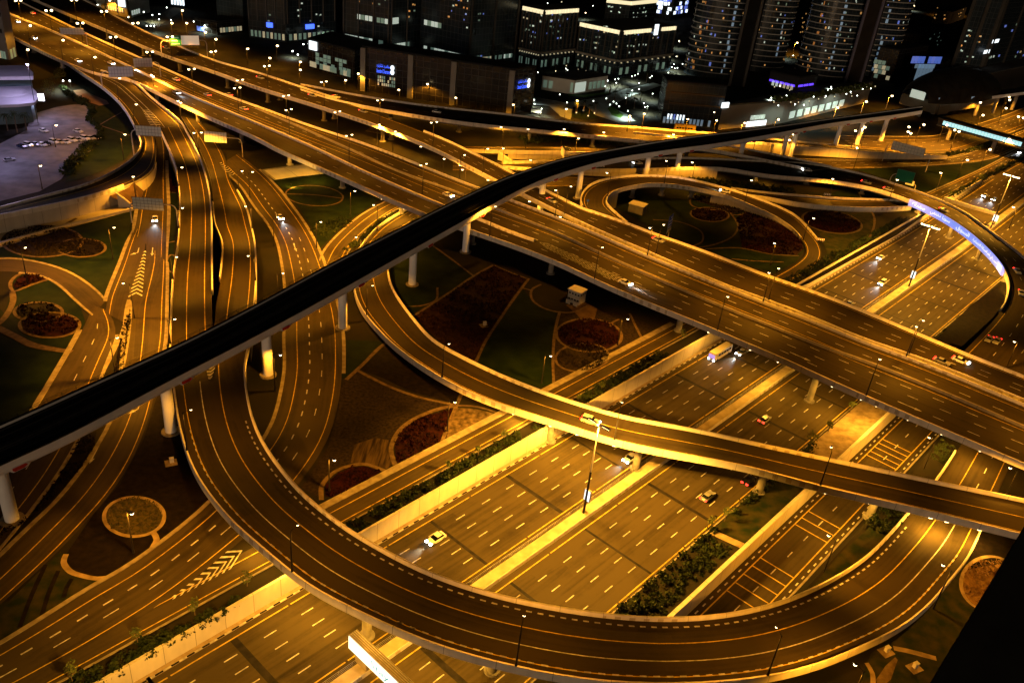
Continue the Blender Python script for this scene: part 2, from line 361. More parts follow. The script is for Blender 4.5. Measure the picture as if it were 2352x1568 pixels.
wall_between('retaining_wall', 'long pale ribbed concrete wall along the upper left side of the highway', 107.7, 107.15, lambda s: .75, lambda s: hwz(s)-.3, -160, 500, C_wall)
wall_between('retaining_wall', 'pale concrete wall beside the sunken road with yellow ladder markings', 51.0, 50.1, lambda s: -1.4*depth_k(s), lambda s: -6.3*depth_k(s), 60, 262, C_wall)
# fence and barrier in the highway median
fb = thing('median_fence', 'low steel mesh fence along the highway median near the tall masts', 'fence', SN(100, 84.7, HW_Z)); o0 = np.array(fb.location)
post = MB(); rail = MB()
for s in np.arange(-60, 330, 3.0):
    a = SN(s, 84.7, hwz(s))-o0; post.tube(a, a+np.array([0, 0, 1.15]), .05, n=5)
for zz in (.25, .7, 1.15):
    for s in np.arange(-60, 327, 12.0): rail.tube(SN(s, 84.7, hwz(s)+zz)-o0, SN(s+12, 84.7, hwz(s+12)+zz)-o0, .035, n=4)
q = post.build('post', M_steel, fb); put_props(q, kind='stuff'); rail.build('rail', M_steel, fb)
bar = sn_way(81.75, 81.3, hwz, -160, 900); mb = MB(); sweep(mb, bar, [(0, 0, 0), (.35, 0, .85), (.65, 0, .85), (1, 0, 0)])
mb.build('crash_barrier', C_par, label='low concrete crash barrier on the right edge of the highway median', cat='barrier')
bar = sn_way(60.1, 59.7, hwz, -60, 420); mb = MB(); sweep(mb, bar, [(0, 0, .02), (0, 0, .3), (1, 0, .5), (1, 0, .0)])
mb.build('kerb', M_kerb, label='pale kerb along the right edge of the highway beside the shrubs', cat='kerb', kind='structure')
# sunken side road with ladder markings
hz = lambda s: -6*depth_k(s)
SIDE = sn_way(50.0, 37.7, lambda s: hz(s)+.03, 70, 265); WAYS['side'] = SIDE
mb = MB(); strip(mb, SIDE, 0, 0, 1, 0, 0); sd = mb.build('road', A_gr, label='sunken side road with yellow ladder markings right of the highway', cat='road', kind='structure')
my = MB(); mk = MB(); wd = 12.3
for n in (48.1, 39.7): line_marks(my, SIDE, (50-n)/wd, 0, .28, .012)
line_marks(mk, SIDE, (50-43.9)/wd, 0, .24, .012, (2.4, 8.0))
line_marks(mk, SIDE, .03, .45, .3, .012, (1.2, 3.0)); line_marks(mk, SIDE, .97, -.3, .3, .012, (1.2, 3.0))
for u, v in [(1764+q[0]/4, 784+q[1]/4) for q in ((1075, 908), (1045, 945), (1005, 980), (965, 1018), (930, 1053))]+[(1176+q[0]/4, 1176+q[1]/4) for q in ((2280, 415), (2200, 485), (2120, 560), (2035, 632), (1955, 705))]+[(1764+q[0]/4, 1176+q[1]/4) for q in ((390, 0), (320, 55), (258, 115))]:
    s, _ = to_sn(P(u, v, -6)); my.quad(SN(s-.16, 48.0, -5.955), SN(s-.16, 39.8, -5.955), SN(s+.16, 39.8, -5.955), SN(s+.16, 48.0, -5.955))
my.build('edge_line', M_yel, sd); mk.build('lane_marking', M_white, sd)
mb = MB(); bar = sn_way(37.7, 37.2, hz, 70, 265); sweep(mb, bar, [(0, 0, .0), (0, 0, .55), (1, 0, .75), (1, 0, 0)])
mb.build('kerb', M_kerb, label='pale kerb on the right edge of the sunken side road', cat='kerb', kind='structure')

# ------------------------------------------------------------------ roads at garden level
def road(label, w, marks=(), kl=None, kr=None, mat=None, name='road', dz=.0, pave_l=0, pave_r=0):
    mb = MB(); strip(mb, w, 0, 0, 1, 0, dz); o = mb.build(name, mat or A_gr, label=label, cat='road', kind='structure')
    mw = MB(); my = MB()
    for m in marks:
        t, col, dash = m[0], m[1], m[2]; f0, f1 = (m[3] if len(m) > 3 else (0, 1)); wd = m[4] if len(m) > 4 else .21
        line_marks(my if col == 'y' else mw, w, t, 0, wd, dz+.015, dash, f0, f1)
    if mw.f: mw.build('lane_marking', M_white, o)
    if my.f: my.build('edge_line', M_yel, o)
    kb = MB()
    for side, kk in (('l', kl), ('r', kr)):
        if kk is None: continue
        f0, f1, wd = kk; t, sg = (0, -1) if side == 'l' else (1, 1)
        sweep(kb, w, [(t, 0, .0), (t, 0, .14), (t, sg*wd, .14), (t, sg*wd, -.05)], f0, f1)
    if kb.f: kb.build('kerb', M_kerb, o)
    return o
D39 = (3.0, 9.0); D22 = (2.0, 5.0)
Lw = Way([(505, 378), (530, 405), (552, 423), (572, 452), (592, 482), (615, 510), (638, 552), (650, 605), (657, 657), (656, 755), (655, 784), (658, 842), (648, 904), (635, 959), (615, 1001), (590, 1035), (530, 1105), (462, 1176), (360, 1256), (275, 1318), (225, 1338), (125, 1406), (0, 1481), (-80, 1530)],
         [(547, 353), (592, 388), (635, 430), (670, 475), (700, 517), (726, 564), (755, 640), (778, 720), (786, 775), (786, 800), (784, 884), (774, 944), (760, 997), (738, 1042), (708, 1084), (685, 1114), (620, 1190), (560, 1235), (470, 1310), (367, 1388), (200, 1490), (42, 1575), (-80, 1640)],
         [(0, .7), (.1, .08), (1, .06)]); WAYS['L'] = Lw
road('curving ground road from under the wide flyover down to the lower left corner', Lw,
     [(.2, 'y', None), (.42, 'w', D22, (.06, 1), .3), (.64, 'w', D39, (.3, 1)), (.88, 'y', None, (0, .99))], (0, 1, .9), (.05, .62, 1.0))
Ww = sn_way(118.7, 112.2, lambda s: .04, -60, 240); WAYS['W'] = Ww
road('straight service road running along the top of the highway wall', Ww, [(.27, 'y', None, (.0, 1)), (.84, 'y', None)], (.45, .95, 1.9), (0, 1, .35))
RRw = Way([(930, 440), (893, 460), (838, 490), (788, 530), (748, 572), (735, 600)], [(965, 458), (910, 480), (870, 507), (818, 552), (793, 587), (775, 640)], [(0, .05), (1, .05)]); WAYS['RR'] = RRw
road('short ground slip road curving out from under the wide flyover', RRw, [(.35, 'y', None), (.85, 'y', None)], (0, 1, .8), (0, 1, .5))
Mw = Way([(-60, 602), (0, 592), (75, 600), (150, 622), (212, 662), (242, 692)], [(-60, 630), (0, 622), (58, 626), (100, 632), (150, 662), (187, 704), (200, 735)][:6]+[(214, 722)], [(0, .05), (1, .05)]); WAYS['M'] = Mw
road('narrow curved garden road at the far left of the picture', Mw, [], (0, 1, .8), (.25, 1, .8))
M2w = Way([(214, 700), (200, 735), (175, 784), (87, 934), (20, 1040), (-60, 1165)], [(243, 712), (282, 742), (262, 784), (227, 871), (185, 991), (125, 1096), (67, 1176), (0, 1255), (-60, 1330)][:9], [(0, .07), (1, .07)]); WAYS['M2'] = M2w
road('ground road from the left fork passing under the viaduct to the left edge', M2w, [(.8, 'y', None), (.45, 'w', D39, (.1, .9))], (.1, 1, 1.4), (.15, 1, .8))
H1w = Way([(312, 517), (300, 545), (278, 605), (245, 690), (243, 718)], [(334, 560), (330, 590), (318, 640), (297, 690), (284, 740)], [(0, .055), (1, .055)]); WAYS['H1'] = H1w
road('left fork of the road with the chevron island', H1w, [(.2, 'y', None)], (0, .9, 1.1))
H2w = Way([(336, 556), (334, 600), (316, 650), (298, 690), (287, 784), (282, 844), (267, 949), (225, 1029), (190, 1083), (120, 1166), (100, 1183), (0, 1280), (-70, 1350)],
          [(381, 600), (381, 640), (380, 689), (377, 784), (370, 821), (355, 906), (325, 1009), (275, 1109), (217, 1176), (107, 1293), (0, 1388), (-70, 1450)], [(0, .06), (1, .06)]); WAYS['H2'] = H2w
road('straight road under the viaduct that bends to the lower left', H2w, [(.45, 'y', None), (.9, 'y', None)], (.2, 1, .9), (0, .5, 1.0))
Pw = Way([(1180, 400), (1260, 404), (1340, 407), (1430, 411)], [(1200, 430), (1260, 430), (1330, 428), (1420, 424)], [(0, .05), (1, .05)]); WAYS['P'] = Pw
road('far ground road passing beneath the loop ramp', Pw, [(.1, 'y', None), (.5, 'w', D39), (.9, 'y', None)])
Qw = Way([(1815, 365), (1930, 367), (2040, 368), (2170, 363), (2260, 336), (2352, 300), (2440, 262)], [(1880, 387), (1960, 386), (2060, 383), (2140, 379), (2262, 367), (2352, 332), (2440, 292)], [(0, .05), (1, .05)]); WAYS['Q'] = Qw
road('wide far road below the long pale wall on the right', Qw, [(.12, 'w', None), (.4, 'w', D39), (.65, 'w', D39), (.9, 'y', None)], (0, 1, .5), (0, 1, .8))
Rw = Way([(1925, 312), (2040, 314), (2140, 313), (2190, 302), (2290, 272), (2380, 238), (2450, 210)], [(1965, 340), (2060, 348), (2175, 352), (2262, 326), (2352, 292), (2440, 255)], [(0, .05), (1, .05)]); WAYS['R'] = Rw
road('broad station forecourt road with several lanes at the upper right', Rw, [(.2, 'y', None), (.4, 'w', D39), (.6, 'w', D39), (.85, 'y', None)], (0, 1, .8), (0, 1, .5))
Vw = Way([(2131, 444), (2200, 414), (2263, 385), (2352, 338), (2440, 290)], [(2165, 455), (2230, 420), (2300, 385), (2352, 357), (2440, 308)], [(0, .05), (1, .05)]); WAYS['V'] = Vw
road('service road beside the highway beyond the blue banner bridge', Vw, [(.15, 'y', None), (.5, 'w', D39), (.85, 'y', None)], (0, 1, .8), (0, 1, .5))
Uw = Way([(850, 293), (900, 300), (960, 313), (1040, 331), (1085, 345)], [(838, 302), (890, 312), (940, 326), (1020, 346), (1060, 356)], [(0, .05), (1, .05)]); WAYS['U'] = Uw
road('bright slip road in the gap under the far flyover', Uw, [(.15, 'y', None), (.85, 'y', None)])
N2w = Way([(1040, 372), (1153, 372), (1287, 370), (1400, 371)], [(1040, 392), (1153, 392), (1270, 388), (1330, 386)], [(0, .05), (1, .05)]); WAYS['N2'] = N2w
road('ground road below the far retaining wall behind the viaduct', N2w, [(.1, 'y', None), (.5, 'w', D39), (.9, 'y', None)])
# drive and forecourt roads of the far district
def flat(name, label, pts, z, mat, cat, thick=0.0, kind='structure', hw_=False):
    mb = MB(); mb.poly([P(q[0], q[1], (q[2] if len(q) > 2 else z)) for q in pts]); return mb.build(name, mat, tri=True, label=label, cat=cat, kind=kind)
flat('road', 'pale lit plaza street between the glass towers', [(1225, 222), (1300, 236), (1390, 222), (1432, 206), (1500, 190), (1520, 196), (1440, 225), (1400, 245), (1440, 262), (1460, 278), (1420, 282), (1360, 262), (1310, 255), (1225, 232)], .05, surf('plaza_asphalt', (.16, .18, .17), (.24, .26, .25), .1), 'road')
flat('road', 'curving plaza street at the left of the palms', [(1225, 222), (1280, 232), (1316, 258), (1310, 275), (1288, 268), (1262, 244), (1225, 240)], .06, surf('plaza_asphalt', (.16, .18, .17)), 'road')
flat('road', 'narrow street behind the far flyover at the upper left', [(330, 50), (362, 62), (420, 25), (455, 8), (440, 5), (395, 20), (355, 38)], .05, A_gr, 'road')
flat('pavement', 'violet lit car park paving left of the ramp', [(0, 330), (60, 300), (75, 262), (130, 246), (170, 240), (196, 240), (210, 262), (228, 318), (190, 326), (210, 347), (150, 368), (70, 385), (0, 398), (-60, 400), (-60, 330)], .05, surf('car_park_paving', (.12, .115, .115), (.19, .18, .18), .2), 'car park')
flat('pavement', 'dim sandy lot below the car park lane', [(-60, 396), (0, 392), (70, 382), (150, 366), (160, 385), (140, 412), (90, 440), (0, 462), (-60, 478)], .03, surf('dusty_lot', (.1, .095, .095), (.17, .16, .16), .15), 'car park')
flat('road', 'lower lane of the car park along the hedge', [(-60, 372), (0, 350), (185, 327), (212, 346), (140, 362), (0, 378), (-60, 384)], .09, surf('car_park_lane', (.15, .145, .14), (.2, .19, .19), .2), 'road')

# ------------------------------------------------------------------ flyovers and ramps
def inside_any(x, y, skip):
    return False
def flyover(name, label, w, marks=(), piers=(), walls=(), no_par=(), depth=1.5, parent=None, thick=1.9, kerb_blocks=False, cat='flyover', mat=None, pier_r=.95, par_l=(0, 1), par_r=(0, 1)):
    mid = w.at(.5, .5); root = parent or thing(name, label, cat, (mid[0], mid[1], 0)); o0 = Vector(root.location)
    def b(mb, nm, m, **k):
        mb.v = [(a[0]-o0[0], a[1]-o0[1], a[2]-o0[2]) for a in mb.v]; return mb.build(nm, m, root, **k)
    mb = MB(); strip(mb, w, 0, .02, 1, -.02, 0.0); rs = b(mb, 'road_surface', mat or A_fly)
    mw = MB(); my = MB()
    for m in marks:
        t, col, dash = m[0], m[1], m[2]; f0, f1 = (m[3] if len(m) > 3 else (0, 1)); wd = m[4] if len(m) > 4 else .21
        line_marks(my if col == 'y' else mw, w, t, 0, wd, .02, dash, f0, f1)
    if kerb_blocks:
        f0, f1 = kerb_blocks
        for t, of in ((0, 1.75), (1, -1.3)): line_marks(mw, w, t, of, .34, .02, (1.15, 2.3), f0, f1)
    if mw.f: q = b(mw, 'lane_marking', M_white)
    if my.f: b(my, 'edge_line', M_yel)
    for t, sg, rr in ((0, -1, par_l), (1, 1, par_r)):
        for f0, f1 in ([rr] if not isinstance(rr, list) else rr):
            if f1 <= f0: continue
            mb = MB(); sweep(mb, w, [(t, 0, -.02), (t, 0, .18), (t, sg*.12, .95), (t, sg*.45, .95), (t, sg*.5, -.85), (t, 0, -.85)], f0, f1); b(mb, 'parapet', C_par)
    mb = MB(); sweep(mb, w, [(0, .02, -.06), (1, -.02, -.06), (1, -.02, -.8), (1, -1.6, -thick), (0, 1.6, -thick), (0, .02, -.8)]); b(mb, 'deck', C_deck)
    for side, f0, f1 in walls:
        t, sg = (0, -1) if side == 'l' else (1, 1); mb = MB(); ii = w.rng(f0, f1)
        for i, j in zip(ii[:-1], ii[1:]):
            A = w.L if t == 0 else w.R
            p0 = A[i]+w.dir[i]*sg*.25; p1 = A[j]+w.dir[j]*sg*.25
            lo0, lo1 = p0.copy(), p1.copy(); p0[2] -= .8; p1[2] -= .8; lo0[2] = lo1[2] = -.3
            if p0[2] > 0: mb.quad(lo0, lo1, p1, p0, [(w.s[i], 0), (w.s[j], 0), (w.s[j], p1[2]), (w.s[i], p0[2])])
        if mb.f: b(mb, 'side_wall', C_wall)
    for f, t in piers:
        c = w.at(f, t, 0, -thick+.05)
        zg = zprof(to_sn(c)[1])*depth_k(to_sn(c)[0]) if True else 0
        if c[2]-zg < 1.5: continue
        pb = MB(); pb.tube((c[0], c[1], zg-.4), (c[0], c[1], c[2]-1.6), pier_r, pier_r, 14); pb.tube((c[0], c[1], c[2]-1.6), (c[0], c[1], c[2]-.5), pier_r, pier_r*1.9, 14); pb.tube((c[0], c[1], c[2]-.5), (c[0], c[1], c[2]), pier_r*1.9, pier_r*1.9, 14)
        pb.tube((c[0], c[1], zg-.3), (c[0], c[1], zg+.35), pier_r*1.7, pier_r*1.6, 14)
        b(pb, 'pier', C_pier)
    return root
# wide straight flyover
Ew = Way([(-40, 42), (35, 85), (155, 143), (225, 168), (295, 180), (360, 209), (425, 241), (507, 278), (588, 313), (633, 338), (713, 373), (758, 393), (805, 414), (888, 451), (975, 488), (1070, 522), (1176, 558), (1301, 607), (1368, 640), (1501, 697), (1626, 747), (1688, 774), (1764, 805), (1981, 903), (2164, 981), (2352, 1061), (2480, 1115)],
         [(-20, -30), (42, 0), (155, 56), (250, 100), (375, 155), (500, 210), (588, 242), (700, 283), (813, 320), (913, 357), (1000, 392), (1103, 432), (1176, 459), (1301, 506), (1468, 578), (1626, 642), (1764, 696), (1889, 744), (1989, 785), (2086, 819), (2221, 872), (2352, 927), (2480, 978)],
         [(0, 8), (1, 8)], .95, 4.0); WAYS['E'] = Ew
def tpos(w, pts, z):
    """fraction of road width for a line of frame points"""
    out = []
    for u, v in pts:
        p = P(u, v, z); i, c, _ = w.near(p[0], p[1]); out.append((w.s[i]/w.len, float(((p-w.L[i])[:2]@w.dir[i][:2])/w.wid[i])))
    return out
E_root = flyover('flyover', 'widest straight flyover crossing from upper left to lower right', Ew,
    [(.05, 'y', None), (.17, 'w', D39, (.55, 1)), (.34, 'w', D39, (.55, 1)), (.48, 'w', D39, (.6, 1)), (.57, 'y', None, (.3, 1)), (.66, 'y', None, (.3, 1)), (.77, 'w', D39), (.93, 'y', None), (.2, 'w', D39, (0, .5)), (.5, 'w', D39, (.2, .55))],
    [(f, t) for f in (.1, .17, .23, .3, .36, .42, .475, .53, .585, .64, .695, .75, .83, .9) for t in (.2, .8)], depth=1.5)
def barrier_on(root, w, pts, z, h=.8, wd=.5, mat=None, name='median_barrier'):
    o0 = Vector(root.location); ln = catmull([P(u, v, z+h) for u, v in pts], 4.0); ln[:, 2] = z
    v = Way.__new__(Way); t = np.gradient(ln, axis=0); t[:, 2] = 0; t /= np.linalg.norm(t, axis=1)[:, None]; nn = np.stack([-t[:, 1], t[:, 0], 0*t[:, 0]], 1)
    v.L = ln-nn*wd/2; v.R = ln+nn*wd/2; v.finish(); mb = MB(); sweep(mb, v, [(0, -.1, .01), (.15, 0, h), (.85, 0, h), (1, .1, .01)])
    mb.v = [(a[0]-o0[0], a[1]-o0[1], a[2]-o0[2]) for a in mb.v]; mb.build(name, mat or C_par, root)
barrier_on(E_root, Ew, [(-20, 8), (22, 30), (125, 72), (225, 117), (300, 152), (425, 212), (588, 280), (713, 333), (838, 392), (913, 425), (1013, 467), (1100, 500), (1176, 531), (1228, 549)], 8, .9, 1.1)
barrier_on(E_root, Ew, [(588, 246), (713, 300), (813, 345), (913, 390), (1070, 447), (1176, 491), (1263, 525), (1426, 600), (1551, 655), (1676, 707), (1764, 742), (1884, 790), (2014, 836), (2164, 896), (2352, 976), (2480, 1030)], 8, .75, .9, concrete('median_barrier_concrete', (.2, .17, .13), 7.0))
# far flyover that becomes the extra carriageway beside the wide one
Jw = Way([(20, -30), (85, 0), (250, 70), (380, 125), (500, 165), (588, 197), (728, 240), (870, 287), (1000, 340), (1100, 391), (1148, 415), (1213, 448), (1286, 484), (1376, 526), (1501, 580), (1676, 655), (1764, 686), (1889, 734), (1979, 773), (2086, 808), (2221, 860), (2352, 914), (2480, 964)],
         [(130, -30), (195, 0), (325, 67), (400, 100), (500, 140), (588, 164), (700, 201), (765, 222), (870, 260), (1013, 315), (1088, 350), (1176, 394), (1242, 430), (1285, 450), (1345, 480), (1411, 493), (1476, 525), (1551, 551), (1651, 587), (1764, 632), (1889, 674), (2061, 744), (2139, 777), (2239, 819), (2352, 861), (2480, 915)],
         [(0, 8), (1, 8)], .95, 4.0); WAYS['J'] = Jw
J_root = flyover('flyover', 'long far flyover that bends alongside the widest flyover on its upper side', Jw, [(.06, 'y', None), (.35, 'w', D39, (0, .5)), (.66, 'w', D39, (0, .5)), (.4, 'w', D39, (.6, 1)), (.62, 'w', D39, (.6, 1)), (.94, 'y', None)],
    [(f, t) for f in (.12, .2, .27, .33, .39, .44, .5, .56) for t in (.3, .7)], par_r=[(0, .5), (.585, 1)])
Kw = Way([(690, 203), (765, 226), (920, 257), (1088, 282), (1176, 291), (1326, 306), (1462, 319)], [(690, 192), (713, 196), (838, 220), (988, 242), (1176, 262), (1298, 278), (1462, 291)], [(0, 8), (1, 8)], .95, 4.0); WAYS['K'] = Kw
K_root = flyover('flyover', 'farthest flyover in front of the dark office blocks', Kw, [(.07, 'y', None), (.5, 'w', D39), (.93, 'y', None)], [(f, .5) for f in (.3, .5, .7, .88)])
KTw = Way([(1455, 302), (1560, 312), (1680, 321), (1764, 328), (1900, 337), (1968, 343)], [(1455, 290), (1526, 296), (1648, 305), (1763, 316), (1895, 329), (1968, 337)], [(0, 8), (.5, 6), (1, .6)], .95, 4.0); WAYS['KT'] = KTw
flyover('ramp', 'upper branch ramp descending behind the viaduct to the station road', KTw, [(.1, 'y', None), (.9, 'y', None)], [], [('l', .35, 1)], cat='ramp')
KLw = Way([(1455, 318), (1540, 330), (1640, 342), (1735, 361), (1803, 374), (1862, 388)], [(1455, 303), (1550, 312), (1666, 331), (1780, 353), (1894, 377), (1910, 381)], [(0, 8), (.6, 6.8), (1, 6.3)], .95, 4.0); WAYS['KL'] = KLw
flyover('ramp', 'lower branch ramp passing under the viaduct to join the banner bridge', KLw, [(.1, 'y', None), (.9, 'y', None)], [(.3, .5), (.65, .5)], cat='ramp')
Gw = Way([(1153, 380), (1260, 386), (1359, 386), (1450, 385), (1528, 383), (1650, 382), (1764, 400), (1864, 408), (1914, 413), (2014, 432), (2106, 464), (2164, 492), (2226, 532), (2276, 577), (2304, 610), (2320, 645), (2314, 687), (2289, 724), (2226, 790), (2180, 836)],
         [(1153, 373), (1287, 370), (1400, 371), (1475, 366), (1552, 362), (1679, 365), (1803, 371), (1894, 378), (1964, 392), (2089, 432), (2189, 470), (2276, 530), (2352, 588), (2410, 650), (2440, 710), (2430, 780), (2390, 850), (2350, 900)],
         [(0, .3), (.16, 3), (.3, 6), (.74, 6), (.9, 3), (1, .5)], .95, 3.0); WAYS['G'] = Gw
G_root = flyover('flyover', 'curved bridge with the blue lit banner over the far highway', Gw, [(.08, 'y', None), (.36, 'w', D39, (.4, 1)), (.65, 'w', D39, (.4, 1)), (.92, 'y', None)],
    [(f, .5) for f in (.33, .4, .47, .545, .6, .66, .72)], [('l', .05, .28)], par_l=(0, .86), par_r=(0, .9))
# loop ramp
Fw = Way([(1345, 481), (1336, 463), (1340, 441), (1364, 420), (1399, 409), (1450, 403), (1501, 403), (1552, 406), (1602, 415), (1679, 435), (1755, 461), (1821, 491), (1862, 532), (1884, 562), (1885, 592), (1853, 622), (1812, 644)],
         [(1440, 510), (1412, 491), (1392, 468), (1394, 451), (1412, 438), (1450, 428), (1501, 422), (1552, 425), (1628, 438), (1679, 452), (1717, 468), (1780, 496), (1822, 524), (1851, 562), (1851, 582), (1827, 604), (1780, 632)],
         [(0, 8), (.15, 7.5), (.35, 6), (.5, 4.5), (.68, 2), (.82, .5), (1, .1)], .6, 2.0); WAYS['F'] = Fw
flyover('ramp', 'loop ramp circling the garden with maroon beds', Fw, [(.12, 'y', None), (.88, 'y', None)], [(.28, .6), (.36, .6), (.43, .6)], [('r', .47, .78), ('l', .5, .8), ('r', .02, .2)], par_l=(0.03, .76), par_r=(.0, .76), cat='ramp')
# big foreground ramp: slip, left fork and merged part
SLw = Way([(155, 143), (195, 170), (240, 200), (277, 234), (299, 265), (315, 296)], [(230, 160), (295, 179), (342, 218), (377, 247), (405, 270), (418, 283)], [(0, 7.8), (.5, 7.5), (1, 6.5)], .95, 3.0); WAYS['SL'] = SLw
ramp = flyover('ramp', 'big foreground curved ramp sweeping from the left round to the right corner', SLw, [(.1, 'y', None), (.45, 'w', None), (.6, 'w', None), (.92, 'y', None)], [(.3, .5), (.7, .5)], cat='ramp')
Buw = Way([(367, 290), (388, 335), (404, 374), (412, 423), (415, 462), (413, 517), (410, 560), (401, 617), (396, 680), (394, 740), (393, 800)], [(418, 283), (441, 326), (461, 369), (474, 413), (482, 462), (484, 517), (484, 600), (485, 670), (486, 716), (489, 788)], [(0, 6.5), (1, 6.5)], .95, 3.0); WAYS['Bu'] = Buw
flyover('ramp', None, Buw, [(.36, 'y', None), (.82, 'y', None)], [(.2, .5), (.35, .5), (.5, .5), (.65, .5), (.85, .5)], [('l', .15, 1)], parent=ramp, par_r=(0, .84))
Bw = Way([(393, 800), (394, 818), (396, 840), (402, 890), (412, 959), (439, 1054), (468, 1109), (513, 1167), (545, 1202), (588, 1238), (638, 1281), (683, 1318), (738, 1356), (805, 1388), (838, 1405), (900, 1433), (963, 1460), (1025, 1482), (1088, 1501), (1176, 1523), (1286, 1547), (1400, 1561), (1550, 1566), (1680, 1559), (1764, 1549), (1826, 1536), (1889, 1518), (1939, 1498), (1989, 1476), (2039, 1453), (2086, 1424), (2126, 1390), (2189, 1316), (2226, 1271), (2249, 1218), (2291, 1134), (2319, 1071), (2350, 1000)],
         [(571, 779), (566, 800), (560, 821), (559, 859), (570, 934), (588, 989), (613, 1034), (650, 1084), (695, 1134), (745, 1176), (800, 1216), (888, 1267), (988, 1316), (1108, 1357), (1176, 1375), (1326, 1403), (1476, 1418), (1596, 1418), (1714, 1402), (1764, 1389), (1822, 1371), (1914, 1328), (1989, 1281), (2039, 1233), (2089, 1176), (2151, 1104), (2209, 1016), (2250, 950)],
         [(0, 6.5), (.2, 6.8), (.5, 6.8), (.66, 5), (.74, 3), (.82, .8), (.87, .15), (1, .1)], .95, 3.0); WAYS['B'] = Bw
flyover('ramp', None, Bw, [(.12, 'y', None), (.36, 'w', None, (.05, .86)), (.64, 'y', None, (.02, 1)), (.36, 'w', D39, (.88, 1))], [(.24, .5), (.33, .3), (.41, .5), (.5, .45), (.58, .5), (.66, .5)], [('l', .72, .84)], parent=ramp, kerb_blocks=(.12, .79), par_l=(0, .835), par_r=(.0, .93))
B2w = Way([(415, 262), (448, 318), (470, 365), (484, 410), (490, 462), (497, 517), (512, 549), (508, 625), (495, 704), (489, 788)], [(455, 273), (494, 316), (519, 362), (528, 406), (552, 450), (564, 472), (574, 511), (583, 550), (586, 600), (585, 650), (579, 716), (571, 779)], [(0, .5), (.25, 1.0), (.45, 3), (.62, 5.6), (1, 6.5)], .9, 3.0); WAYS['B2'] = B2w
flyover('ramp', 'middle ramp rising from under the widest flyover to join the big ramp', B2w, [(.32, 'y', None), (.85, 'y', None)], [(.75, .5), (.88, .5)], [('r', .4, 1), ('l', .5, .83)], par_l=(.5, .84), par_r=(.45, 1), cat='ramp')
Cw = Way([(958, 468), (933, 479), (876, 514), (848, 542), (828, 567), (817, 600), (814, 640), (818, 672), (834, 710), (870, 753), (900, 784), (963, 831), (1038, 876), (1100, 905), (1176, 933), (1261, 959), (1331, 981), (1411, 1008), (1551, 1037), (1701, 1064), (1764, 1080), (1874, 1110), (1976, 1134), (2114, 1165), (2337, 1220), (2450, 1248)],
         [(1015, 478), (985, 500), (930, 540), (904, 571), (892, 597), (889, 625), (903, 667), (938, 717), (998, 784), (1048, 812), (1100, 838), (1176, 872), (1301, 918), (1426, 954), (1601, 986), (1764, 1023), (1889, 1049), (2039, 1081), (2189, 1113), (2352, 1146), (2460, 1170)],
         [(0, .4), (.1, .5), (.2, 1.5), (.3, 4), (.42, 6.3), (1, 6.5)], .95, 3.0); WAYS['C'] = Cw
C_root = flyover('flyover', 'narrower curved flyover crossing the highway in the middle of the picture', Cw, [(.12, 'y', None), (.56, 'y', None), (.3, 'w', D39, (0, .05))], [(.36, .5), (.43, .5), (.5, .5), (.585, .5), (.665, .5), (.77, .5), (.86, .5)], [('l', .16, .33), ('r', .14, .3)])
Iw = Way([(315, 296), (326, 324), (322, 343), (306, 363), (260, 394), (201, 421), (100, 448), (12, 472), (-70, 492)], [(352, 298), (357, 340), (352, 378), (332, 404), (308, 416), (240, 436), (201, 449), (100, 471), (0, 491), (-70, 506)], [(0, 6.5), (.3, 6), (1, 5.6)], .95, 3.0); WAYS['I'] = Iw
flyover('ramp', 'left curving ramp above the long pale wall near the car park', Iw, [(.3, 'y', None), (.85, 'y', None)], [], [('r', .3, 1), ('l', .1, 1)], par_r=(.55, 1), cat='ramp')
Hw_ = Way([(352, 298), (357, 340), (352, 378), (340, 405), (330, 440), (318, 480), (312, 517), (306, 535)], [(366, 290), (376, 325), (379, 355), (380, 400), (384, 476), (382, 540), (381, 600)], [(0, 6.5), (.35, 2.4), (.55, .4), (.7, .07), (1, .06)], 0, 3.0); WAYS['H'] = Hw_
road('straight road descending from the slip past the gantry signs', Hw_, [(.14, 'y', None), (.86, 'y', None)], (.6, 1, 1.2), (.3, 1, 1.2))
Sw = Way([(1679, 440), (1755, 450), (1858, 467), (1978, 475), (2045, 474), (2096, 471)], [(1679, 430), (1755, 440), (1907, 453), (2000, 456), (2045, 457), (2096, 462)], [(0, .5), (.4, 1.6), (1, 1.6)], .95, 3.0); WAYS['S'] = Sw
flyover('ramp', 'low parapeted ramp behind the maroon oval bed', Sw, [(.2, 'y', None), (.8, 'y', None)], [], [('l', 0, 1)], cat='ramp', thick=1.0)
N1w = Way([(1010, 342), (1085, 346), (1170, 349), (1355, 353), (1440, 358)], [(1010, 333), (1087, 337), (1176, 337), (1340, 339), (1440, 345)], [(0, 3.2), (1, 3.5)], 0, 4.0); WAYS['N1'] = N1w
flyover('ramp', 'far embanked road with a pale retaining wall behind the viaduct', N1w, [(.15, 'y', None), (.85, 'y', None)], [], [('l', .3, 1)], par_r=(0, 0), cat='ramp', thick=1.0)
